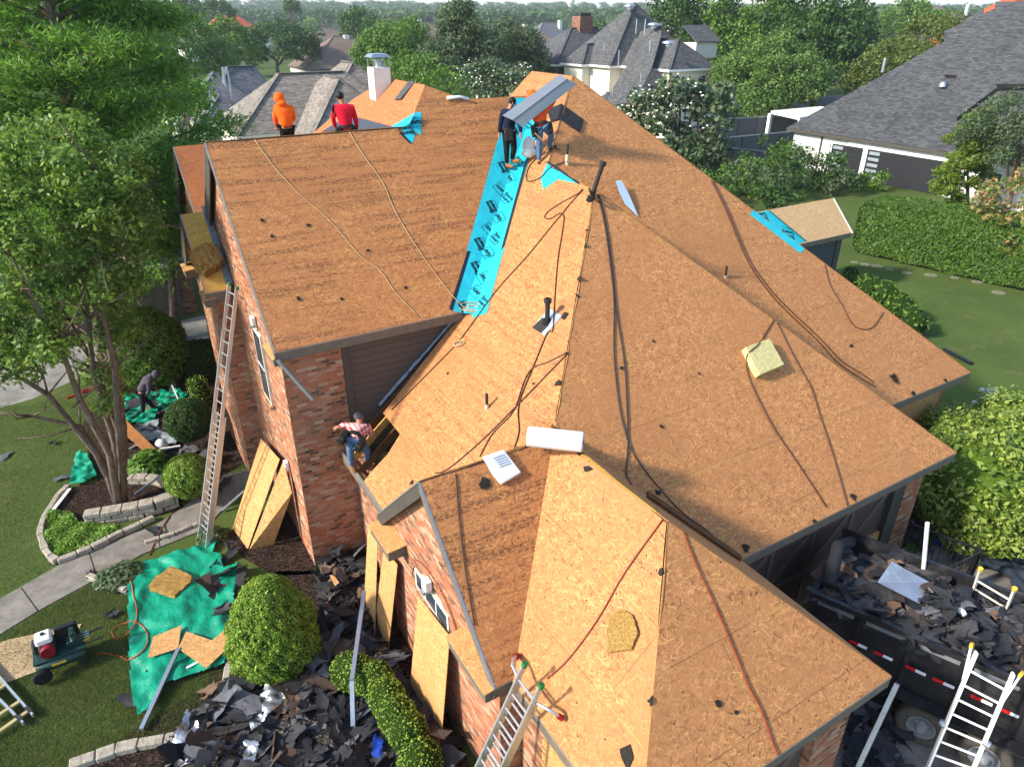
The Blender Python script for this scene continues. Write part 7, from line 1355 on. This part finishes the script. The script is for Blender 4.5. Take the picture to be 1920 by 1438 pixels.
mb = MB(); nx, ny = 44, 14; V_ = [loc(.1 + (TLn - .15) * i / nx, .06 + (TW - .12) * j / ny, tz(.1 + (TLn - .15) * i / nx, .06 + (TW - .12) * j / ny) - .03 + rr.uniform(-.05, .05)) for j in range(ny + 1) for i in range(nx + 1)]
tag(mb.add(V_, [[j * (nx + 1) + i, (j + 1) * (nx + 1) + i, (j + 1) * (nx + 1) + i + 1, j * (nx + 1) + i + 1] for j in range(ny) for i in range(nx)]).build('shingle_load', m_rub, None, False, base=loc(3, 1.1, 2.)), 'packed dark heap of torn shingles inside the trailer', 'debris', None, 'stuff')
for i in range(96):
    s, t = rr.uniform(.3, 5.4), rr.uniform(.15, TW - .15); scrap(loc(s, t, tz(s, t) + .03), 'torn shingle scrap on the load of the black trailer', 'shingle scraps on the trailer load', .25, 1.0)
for i in range(8): s = rr.uniform(.6, 3.); scrap(loc(s, -.02 if i % 2 else .1, 2.27), 'torn shingle scrap on the load of the black trailer', 'shingle scraps on the trailer load', .4, .9)
# front debris field
FP = [(600, 1062), (675, 1045), (700, 1090), (720, 1180), (800, 1360), (870, 1470), (560, 1560), (380, 1500), (322, 1402), (400, 1300), (470, 1275), (560, 1235), (600, 1180)]
fp = [atz(x, y) for x, y in FP]; fz = lambda x, y: .12 + .14 * np.sin(x * 3.1 + y * 1.3) * np.cos(y * 2.3) + .05 * np.sin(x * 9)
heap('debris_bed', fp, fz, m_rub, 'dark bed of shingle rubble along the front brick wall', .1)
def inpoly(pl, x, y):
    c = False; j = len(pl) - 1
    for i in range(len(pl)):
        if (pl[i][1] > y) != (pl[j][1] > y) and x < (pl[j][0] - pl[i][0]) * (y - pl[i][1]) / (pl[j][1] - pl[i][1] + 1e-12) + pl[i][0]: c = not c
        j = i
    return c
def scatter(poly, n, zf, label, gp, tilt, sc):
    lo = np.min(poly, 0); hi = np.max(poly, 0); k = 0
    while k < n:
        x, y = rr.uniform(lo[0], hi[0]), rr.uniform(lo[1], hi[1])
        if inpoly(poly, x, y): scrap((x, y, zf(x, y)), label, gp, tilt, sc); k += 1
scatter(fp, 106, lambda x, y: float(fz(x, y)) + rr.uniform(.03, .16), 'torn shingle scrap in the debris along the front brick wall', 'shingle scraps along the front wall', .38, 1.15)
LPp = [atz(x, y) for x, y in ((200, 760), (330, 730), (370, 760), (350, 830), (440, 870), (420, 930), (330, 900), (250, 850), (190, 810))]; scatter(LPp, 25, lambda x, y: rr.uniform(.03, .16), 'torn shingle scrap in the shaded bed behind the tree', 'shingle scraps behind the tree', .25, 1.15)
TP = [atz(x, y) for x, y in ((380, 1040), (440, 1010), (470, 1060), (440, 1190), (395, 1160))]; scatter(TP, 11, lambda x, y: rr.uniform(.08, .2), 'torn shingle scrap beside the green tarp and the cone bush', 'shingle scraps by the cone bush', .3, 1.)
RPp = [atz(x, y) for x, y in ((1600, 1345), (1650, 1290), (1690, 1310), (1668, 1400), (1690, 1470), (1590, 1480))]; scatter(RPp, 34, lambda x, y: rr.uniform(.03, .12), 'torn shingle scrap on the drive by the trailer wheel', 'shingle scraps by the trailer wheel', .25, 1.05)
for x, y, l_ in ((172, 1078, 'dark shingle lying on the edge of the garden path'), (297, 1000, 'dark shingle lying across the path by the ladder'), (210, 1152, 'narrow dark shingle strip on the lawn left of the tarp'), (240, 1312, 'dark shingle half under the left edge of the green tarp'), (100, 830, 'long dark scrap on the lawn under the tree'), (118, 895, 'small dark scrap on the lawn left of the tarp corner'), (10, 852, 'dark peaked shingle scrap on the lawn at the left edge'), (303, 1247, 'small square dark scrap on the green tarp'), (325, 1165, 'narrow black strip on the green tarp above the cut boards'), (352, 1123, 'black scrap beside the fibre slab on the tarp'), (400, 1160, 'curled dark shingle at the right side of the tarp')):
    o = scrap(atz(x, y, .06), l_, None, .08, .75)
# deeper layers of the same tear-off, matted together
def mass(name, pts, label, sc=1.):
    V_, F_, MI, o = [], [], [], 0; mats = [m_shd, m_shb, m_shg, m_sht, m_shr]; V4 = []
    for p_, tl in pts:
        me = rr.choice(SHM); n = len(me.vertices); v = np.zeros(n * 3, 'f'); me.vertices.foreach_get('co', v); v = v.reshape(-1, 3) * sc * rr.uniform(.7, 1.2); M3 = np.array(Matrix.Rotation(rr.random() * 6.28, 3, 'Z') @ Matrix.Rotation(rr.gauss(0, tl), 3, 'X') @ Matrix.Rotation(rr.gauss(0, tl), 3, 'Y')); V_.append(v @ M3.T + V3(p_)); k = mats.index(me.materials[0])
        f_ = np.array([list(q.vertices) for q in me.polygons]); F_.append(f_ + o); MI.append(np.full(len(f_), k, 'i')); o += n
    c_ = np.concatenate(V_); ob = fastmesh(name, c_, np.concatenate(F_), None, None, (float(c_[:, 0].mean()), float(c_[:, 1].mean()), 0.)); [ob.data.materials.append(m) for m in mats]; ob.data.polygons.foreach_set('material_index', np.concatenate(MI)); return tag(ob, label, 'debris', None, 'stuff')
def rpts(poly, n, zf, tl):
    lo = np.min(poly, 0); hi = np.max(poly, 0); out = []
    while len(out) < n:
        x, y = rr.uniform(lo[0], hi[0]), rr.uniform(lo[1], hi[1])
        if inpoly(poly, x, y): out.append(((x, y, zf(x, y)), tl))
    return out
mass('shingle_layer', rpts(fp, 330, lambda x, y: float(fz(x, y)) + rr.uniform(.0, .1), .3), 'matted layer of torn shingles filling the bed along the front brick wall', .9)
mass('shingle_layer', [((loc(s, t, tz(s, t) + rr.uniform(-.02, .05))), .25) for s, t in [(rr.uniform(.15, 6.2), rr.uniform(.1, TW - .1)) for _ in range(260)]], 'matted layer of torn shingles filling the black trailer', .9)
mass('shingle_layer', rpts(RPp, 60, lambda x, y: rr.uniform(.02, .1), .2), 'matted torn shingles on the drive left of the trailer wheel', .9)
mass('shingle_layer', rpts(LPp, 70, lambda x, y: rr.uniform(.02, .1), .22), 'matted torn shingles in the shaded bed behind the tree', .9)
mass('shingle_layer', rpts([atz(x, y) for x, y in ((1740, 900), (1790, 960), (1760, 1010), (1700, 1030), (1715, 930))], 40, lambda x, y: rr.uniform(.02, .15), .25), 'dark torn shingles piled by the brick pillar under the shrub', .9)
# ================================================================== tarps, foil, boards
def fold(x, y, seed, k):
    rg = np.random.default_rng(seed + 60); o = 0 * x
    for i in range(11):
        a_ = rg.uniform(0, 6.28); w_ = k * rg.uniform(2.5, 9.); ph = rg.uniform(0, 6.28); o = o + np.abs(np.sin((x * math.cos(a_) + y * math.sin(a_)) * w_ + ph + 1.4 * np.sin((x * math.sin(a_) - y * math.cos(a_)) * w_ * .45 + ph))) ** 3 * 2.2 / w_ * k
    return np.minimum(o * .42, 1.6)
def tarp(name, poly, m, label, amp=.07, f=(5., 7.), step=.06, z=.03, cat='tarp', seed=0):
    pts = [atz(x, y, z) for x, y in poly]; zf = lambda x, y: z + amp * fold(x, y, seed, f[0] / 5.) 
    return heap(name, pts, zf, m, label, step * .6, None, cat, None, .0025)
def tarpmat(name, c, rough=.45, metal=0.):
    q = M(name, rough, .4, metal); p = q.obj(); q.color(q.mix(q.step(q.noise(p, 2.5, 4., .6), .35, .7), c, tuple(x * .7 for x in c[:3]) + (1,))).bump(q.noise(p, 6., 5., .65), .6, .06); return q.m
m_tarp = tarpmat('green_tarp', L4(.0, .29, .165)); m_foil = tarpmat('silver_foil', L4(.62, .63, .65), .34, .85); m_btarp = tarpmat('blue_tarp', L4(.01, .05, .35)); m_dtarp = tarpmat('dark_plastic', L4(.045, .055, .07), .35)
tarp('tarp', [(244, 1071), (260, 1058), (350, 1036), (397, 1013), (411, 1018), (401, 1038), (417, 1042), (421, 1068), (448, 1058), (436, 1212), (424, 1252), (367, 1268), (314, 1288), (294, 1322), (257, 1347), (250, 1315), (244, 1292), (242, 1192), (240, 1125)], m_tarp, 'bright green tarp spread on the lawn left of the cone bush', .115)
tarp('tarp', [(192, 767), (227, 747), (277, 737), (337, 734), (354, 744), (320, 774), (300, 772), (287, 797), (247, 800)], m_tarp, 'crumpled green tarp under the stooping person by the tree', .16, (7., 9.), .06, .04, 'tarp', 2)
tarp('tarp', [(130, 914), (144, 847), (167, 857), (184, 894), (160, 911)], m_tarp, 'small green tarp corner on the lawn left of the tree trunk', .12, (8., 6.), .05, .04, 'tarp', 3)
tarp('foil_sheet', [(521, 1262), (552, 1280), (528, 1325), (505, 1350), (472, 1378), (462, 1350), (490, 1300)], m_foil, 'long crumpled silver foil strip in the debris below the cone bush', .10, (9., 11.), .05, .22, 'foil', 4)
tarp('foil_sheet', [(352, 1338), (368, 1345), (386, 1390), (380, 1436), (326, 1446), (320, 1400)], m_foil, 'crumpled silver foil sheet at the bottom end of the lawn edging', .11, (8., 10.), .05, .15, 'foil', 5)
tarp('foil_sheet', [(456, 1385), (490, 1395), (478, 1440), (456, 1445)], m_foil, 'small silver foil scrap at the bottom edge of the debris', .08, (9., 9.), .05, .2, 'foil', 6)
tarp('tarp', [(700, 1380), (722, 1392), (718, 1432), (696, 1425)], m_btarp, 'crumpled blue tarp corner beside the clipped bush in the debris', .14, (9., 9.), .05, .18, 'tarp', 7)
tarp('tarp', [(1752, 1000), (1818, 1020), (1806, 1042), (1745, 1024)], m_btarp, 'blue tarp on the ground behind the black railing', .1, (6., 7.), .07, .05, 'tarp', 8)
tarp('plastic_sheet', [(1775, 1052), (1850, 1010), (2000, 950), (2060, 1160), (1915, 1135), (1880, 1090)], m_dtarp, 'dark crumpled plastic sheet at the right edge below the shrub', .2, (6., 8.), .07, .04, 'plastic sheet', 9)
tarp('plastic_sheet', [(252, 800), (300, 790), (300, 812), (345, 822), (330, 838), (262, 832)], tarpmat('pale_plastic', C('#9aa3ab'), .35), 'pale plastic sheet beside the brown board behind the tree', .12, (7., 8.), .06, .04, 'plastic sheet', 10)
pm_, _ = None, None
a_ = loc(.95, .75, 2.42); tag(MB().add([a_, a_ + AX * .75 + (0, 0, -.1), a_ + AX * .8 + PX_ * .6 + (0, 0, .0), a_ + PX_ * .45 + AX * .1 + (0, 0, .25)], [(0, 1, 2, 3)]).build('foil_sheet', m_foil, None, base=a_), 'flat bright foil board on the front of the trailer load', 'foil')
a_ = loc(4.0, .75, 2.3); tag(MB().ball(a_, (.14, .16, .1), 10, 7, .2, 5).build('paper_scrap', m_plast, None, True, base=a_), 'white crumpled paper on the trailer load', 'paper')
a_ = loc(2.35, .95, 2.35); tag(MB().ball(a_, (.06, .09, .07), 8, 6, .3, 6).build('paper_scrap', m_plast, None, True, base=a_), 'small white paper scrap in the middle of the trailer load', 'paper')
a_ = atz(609, 1153, .25); tag(MB().ball(a_, (.09, .12, .08), 9, 6, .2, 8).build('plastic_bag', m_plast, None, True, base=a_), 'small white plastic scrap right of the cone bush', 'bag')
a_ = atz(303, 836, .2); tag(MB().ball(a_, (.2, .2, .24), 14, 9, .04, 9).build('paper_roll', m_plast, None, True, base=a_), 'small round white bundle beside the brown board behind the tree', 'bundle')
# boards
def board(label, quad, m=None, th=.013):
    pl = [V3(q) for q in quad]; n = np.cross(pl[1] - pl[0], pl[2] - pl[0]); n /= np.linalg.norm(n); pl = pl if n @ (OC - pl[0]) > 0 else pl[::-1]; n = n if n @ (OC - pl[0]) > 0 else -n; e1 = pl[1] - pl[0]; e1 /= np.linalg.norm(e1); e2 = np.cross(n, e1)
    return tag(MB().prism(pl, th, n, lambda p: (float(p @ e1), float(p @ e2))).build('osb_board', m or m_osbp, None, base=np.mean(pl, 0)), label, 'board')
board('left pale board leaning on the gable wall behind the cone bush', [atu(489, 822, 2.45), atu(524, 861, 2.45), atz(464, 1030), atz(436, 991)]); board('right pale board leaning on the gable wall behind the cone bush', [atu(531, 864, 2.5), atu(547, 924, 2.5), atz(512, 1022), atz(467, 1031)])
board('wide pale board leaning under the arched front window', [atu(784, 1118, 3.5), atu(843, 1193, 3.5), atz(826, 1402), atz(768, 1295)]); board('narrow pale board leaning on the front wall by the corner return', [atu(719, 1027, 3.5), atu(745, 1059, 3.5), atz(728, 1218), atz(703, 1168)]); board('curved pale board leaning in the corner beside the tower', [atu(690, 985, 3.75), atu(708, 1003, 3.75), atz(702, 1195), atz(682, 1140)])
board('brown board lying tilted behind the tree trunks', [atz(194, 780, .55), atz(232, 783, .75), atz(306, 855, .25), atz(268, 845, .1)], plain('brown_board', C('#7a4d25'), .8, .2, 0, .2, 5.))
board('pale board lying on the lawn under the compressor', [atz(-70, 1228, .03), atz(14, 1199, .03), atz(152, 1169, .03), atz(128, 1235, .03), atz(0, 1284, .03), atz(-70, 1312, .03)], osb('osb_lawn', L4(.34, .2, .1), L4(.52, .36, .2), L4(.62, .47, .3), False))
board('left cut board offcut on the green tarp', [atz(340, 1172, .24), atz(287, 1193, .24), atz(277, 1233, .24), atz(334, 1215, .24)]); board('right bent shaped board offcut on the green tarp', [atz(349, 1183, .25), atz(397, 1200, .25), atz(424, 1178, .25), atz(436, 1205, .25), atz(387, 1252, .25), atz(334, 1215, .25)])
board('small board offcut in the debris by the tower corner', [atz(618, 1078, .3), atz(626, 1077, .3), atz(636, 1092, .3), atz(628, 1098, .3)]); 
pl = [atz(x, y, .2) for x, y in ((327, 1076), (364, 1095), (361, 1107), (331, 1131), (284, 1115), (294, 1098))]
chunk(((0, 0, 1), .0), [(327, 1076), (364, 1095), (361, 1107), (331, 1131), (284, 1115), (294, 1098)], .13, m_straw, 'insulation_slab', 'flat brown fibre slab lying on the green tarp', 'insulation', 6, .13)
# metal bars, gutters, poles
def bar(label, pts, wd=.07, ht=.05, m=None, name='metal_strip', cat='metal strip'):
    P_ = [atz(*p_) for p_ in pts]; mb = MB(); [mb.beam(P_[i], P_[i + 1], wd, ht) for i in range(len(P_) - 1)]; return tag(mb.build(name, m or m_galv, None, base=P_[0]), label, cat)
bar('long grey gutter bar across the lower edge of the green tarp', [(335, 1215, .25), (265, 1367, .1)], .08, .06); bar('short white strip on the lower part of the green tarp', [(350, 1252, .14), (371, 1241, .14)], .05, .03, m_white)
bar('bent downpipe lying over the wavy clipped hedge', [(683, 1108, 1.1), (660, 1275, .85), (662, 1360, .2)], .08, .07, None, 'downpipe', 'pipe'); bar('pale edging strip along the curved bed at the left', [(95, 962, .12), (131, 916, .12)], .09, .03, m_white)
bar('white gutter strip in front of the tree trunk', [(232, 951, .2), (334, 929, .25)], .07, .05, m_white); bar('thin grey strip propped on the short stone wall', [(252, 927, .15), (302, 891, .45)], .05, .04); bar('grey strip standing in the rubble left of the bright ball bush', [(339, 842, .25), (325, 899, .1)], .06, .05); bar('pale bent strip behind the tree rubble', [(300, 842, .25), (338, 836, .2)], .07, .04, m_white); bar('grey bar on the path right of the long ladder', [(417, 957, .06), (458, 921, .4)], .07, .05)
bar('galvanised pipe leaning between the drive and the trailer wheel', [(1683, 1281, 1.7), (1606, 1445, .05)], .08, .08, None, 'downpipe', 'pipe'); p0 = loc(2.55, TW - .12, 2.1); dd = math.hypot(p0[0], p0[1]); tag(MB().tube([far(1731, 1073, dd), far(1739, 980, dd)], .04, 10).build('white_pole', m_white, None, base=far(1731, 1073, dd)), 'white pole standing at the far side of the trailer load', 'pole')
L1_ = np.array([uL + .02, v1e - .1, E1 - .14]); tag(MB().beam(L1_, atv(587, 749, 13.2), .07, .06).build('loose_gutter', m_galv, None, base=L1_), 'loose grey gutter hanging from the corner of the two storey eave', 'gutter')
bar('black drain pipe lying on the lawn beyond the far eave', [(1770, 655, .06), (1822, 682, .06)], .12, .12, m_black, 'drain_pipe', 'pipe')
bar('white stone capped hand tool lying by the rubble behind the tree', [(322, 722, .3), (336, 753, .1)], .035, .035, m_white, 'tool_handle', 'tool')
cord('orange air hose looped from the compressor over the tarp edge', [(176, 1226), (200, 1224), (222, 1230), (240, 1236), (262, 1226), (277, 1205), (272, 1178), (250, 1165), (222, 1172), (210, 1188), (226, 1200), (246, 1180), (257, 1158), (252, 1120), (244, 1085)], .013, plain('orange_hose', C('#a8481f'), .6), 'air_hose', 0, 'hose'); cord('red hose crossing the garden path by the ladder foot', [(280, 1042), (293, 1012), (312, 978), (330, 955)], .014, m_hoser, 'air_hose', 0, 'hose')
# ---- wheeled air compressor
m_dg = plain('compressor_green', C('#12332d'), .4, .5, 0, .15); a_, b_ = atz(76, 1282), atz(172, 1246); ex = (b_ - a_) / np.linalg.norm(b_ - a_); ey = np.array([-ex[1], ex[0], 0]); L = np.linalg.norm(b_ - a_); fr = (a_, ex, ey, np.array([0, 0, 1.])); wl = lambda x, y, z: a_ + ex * x + ey * y + np.array([0, 0, z])
K = thing('air_compressor', 'green wheeled air compressor with a white and red engine on the lawn', 'compressor', (a_ + b_) / 2 + ey * .3)
for y in (.08, .5): t_ = MB().tube([wl(.02, y, .34), wl(.05, y, .34), wl(L - .05, y, .34), wl(L - .02, y, .34)], [.08, .12, .12, .08], 18).build('air_tank', m_dg, K, True); MB().box((.3, y - .125, .36), (.55, y - .118, .41), fr).build('label_plate', m_yel, t_)
MB().box((.0, .02, .46), (L, .56, .5), fr).build('base_plate', m_dg, K, bevel=.005)
MB().box((.02, .3, .5), (.3, .56, .72), fr).build('muffler', m_black, K, bevel=.03); MB().box((.12, .22, .72), (.42, .52, .9), fr).build('fuel_tank', m_white, K, bevel=.04); MB().lathe(wl(.27, .37, .9), [(.04, 0), (.04, .03)], 12).build('fuel_cap', m_black, K); MB().lathe(wl(.3, .06, .64), [(.0, .0), (.13, .0), (.14, .05), (.12, .14)], 20, ey).build('engine_fan_cover', plain('engine_red', C('#7c1220'), .45), K); MB().box((.15, .16, .5), (.45, .5, .72), fr).build('engine_block', m_black, K, bevel=.02)
MB().box((.45, .4, .5), (L - .05, .5, .9), fr).build('belt_guard', m_black, K, bevel=.03); pb = MB().box((.62, .14, .5), (.9, .36, .66), fr).build('pump', m_dg, K, bevel=.02)
for i, y in enumerate((.17, .3)): MB().lathe(wl(.76, y, .66), [(.06, 0), (.06, .02), (.045, .03), (.06, .04), (.045, .06), (.06, .08), (.045, .1), (.06, .12), (.05, .2)], 14).build('cylinder_head', m_dg, pb)
for i in range(4): MB().tube([wl(L - .02, .2 + i * .08, .52), wl(L + .1, .2 + i * .08, .54)], .018, 8).build('air_outlet', m_yel if i == 0 else m_galv, K)
for y in (.14, .44): MB().tube([wl(L - .06, y, .47), wl(L + .34, y, .5)], .018, 8).build('handle', m_black, K)
w_ = MB().lathe(wl(.1, -.1, .24), [(.09, -.05), (.15, -.055), (.17, -.03), (.17, .03), (.15, .055), (.09, .05)], 22, ey).build('wheel', m_rubber, K, True); MB().lathe(wl(.1, -.13, .24), [(.0, -.01), (.08, -.01), (.09, .02)], 16, ey).build('rim', m_galv, w_); MB().lathe(wl(.1, .66, .24), [(.09, -.05), (.15, -.055), (.17, -.03), (.17, .03), (.15, .055), (.09, .05)], 22, ey).build('wheel', m_rubber, K, True); MB().box((L - .12, .06, 0), (L - .06, .5, .24), fr).build('stand', m_black, K)
# ---- black railing, flood light
def railing(p0, p1, h, label):
    t = thing('railing', label, 'railing', (p0 + p1) / 2); L = np.linalg.norm(p1 - p0); ex = (p1 - p0) / L; fr = (p0, ex, np.cross((0, 0, 1.), ex), np.array([0, 0, 1.])); MB().box((0, -.02, h - .04), (L, .02, h), fr).build('top_rail', m_black, t); MB().box((0, -.02, .12), (L, .02, .16), fr).build('bottom_rail', m_black, t)
    for s in (0, L): MB().box((s - .035, -.035, 0), (s + .035, .035, h + .06), fr).build('post', m_black, t)
    for i in range(1, int(L / .12)): MB().box((i * .12 - .009, -.009, .161), (i * .12 + .009, .009, h - .041), fr).build('picket', m_black, t)
q0, q1, q2 = atz(1712, 975, 1.35), atz(1832, 1030, 1.2), atz(1748, 1080, 1.2); q0[2] = q1[2] = q2[2] = 0; railing(q0, q1, 1.25, 'black metal railing panel next to the brick pillar by the shrub'); railing(q1 + (0, -.08, 0), q2, 1.2, 'black metal railing panel returning towards the trailer')
fl_ = atz(1852, 745, 1.25); t = thing('flood_light', 'small grey flood light on a stand above the right shrub', 'flood light', (fl_[0], fl_[1], 0)); MB().tube([(fl_[0], fl_[1], 0), fl_ - (0, 0, .12)], .03, 8).build('stand', m_galv, t); MB().box((-.3, -.06, -.12), (.3, .12, .3), (fl_, RT, FWh, np.array([0, 0, 1.]))).build('lamp_body', m_galv, t, bevel=.03); MB().box((-.24, -.085, -.02), (.24, -.061, .24), (fl_, RT, FWh, np.array([0, 0, 1.]))).build('lens', plain('lamp_lens', C('#aab2bb'), .2), t); MB().box((-.45, -.05, -.25), (-.1, .0, -.12), (fl_, RT, FWh, np.array([0, 0, 1.]))).build('bracket', m_white, t)
m_step = plain('flagstone', C('#77735f'), .95, .1, 0, .3, 6.)
# stepping stones by the hedge
for i, (x, y) in enumerate([(1602, 492), (1622, 496), (1645, 500), (1668, 505), (1700, 512), (1745, 516), (1790, 521), (1832, 529), (1872, 549)]):
    p_ = atz(x, y); tag(MB().lathe(p_ - (0, 0, .02), [(.2 + .06 * (i % 3), 0), (.22 + .06 * (i % 3), .03), (.18 + .06 * (i % 3), .04)], 7).build('stepping_stone', m_step, None, base=p_), 'flat pale stepping stone in the row beside the long hedge', 'stepping stone', 'stepping stones along the hedge')
# ================================================================== air between here and the horizon
q = bpy.data.materials.new('haze'); q.use_nodes = True; nn = q.node_tree.nodes; nn.remove(nn['Principled BSDF']); pv = nn.new('ShaderNodeVolumePrincipled'); pv.inputs['Color'].default_value = (.86, .91, .96, 1); pv.inputs['Density'].default_value = .00024; pv.inputs['Anisotropy'].default_value = .2
q.node_tree.links.new(pv.outputs[0], nn['Material Output'].inputs['Volume'])
hz = MB().box((-5400, -5400, -3), (5400, 5400, 75)).build('haze', q, None); hz['kind'] = 'stuff'; hz['label'] = 'thin pale haze over the far woods'; hz['category'] = 'haze'
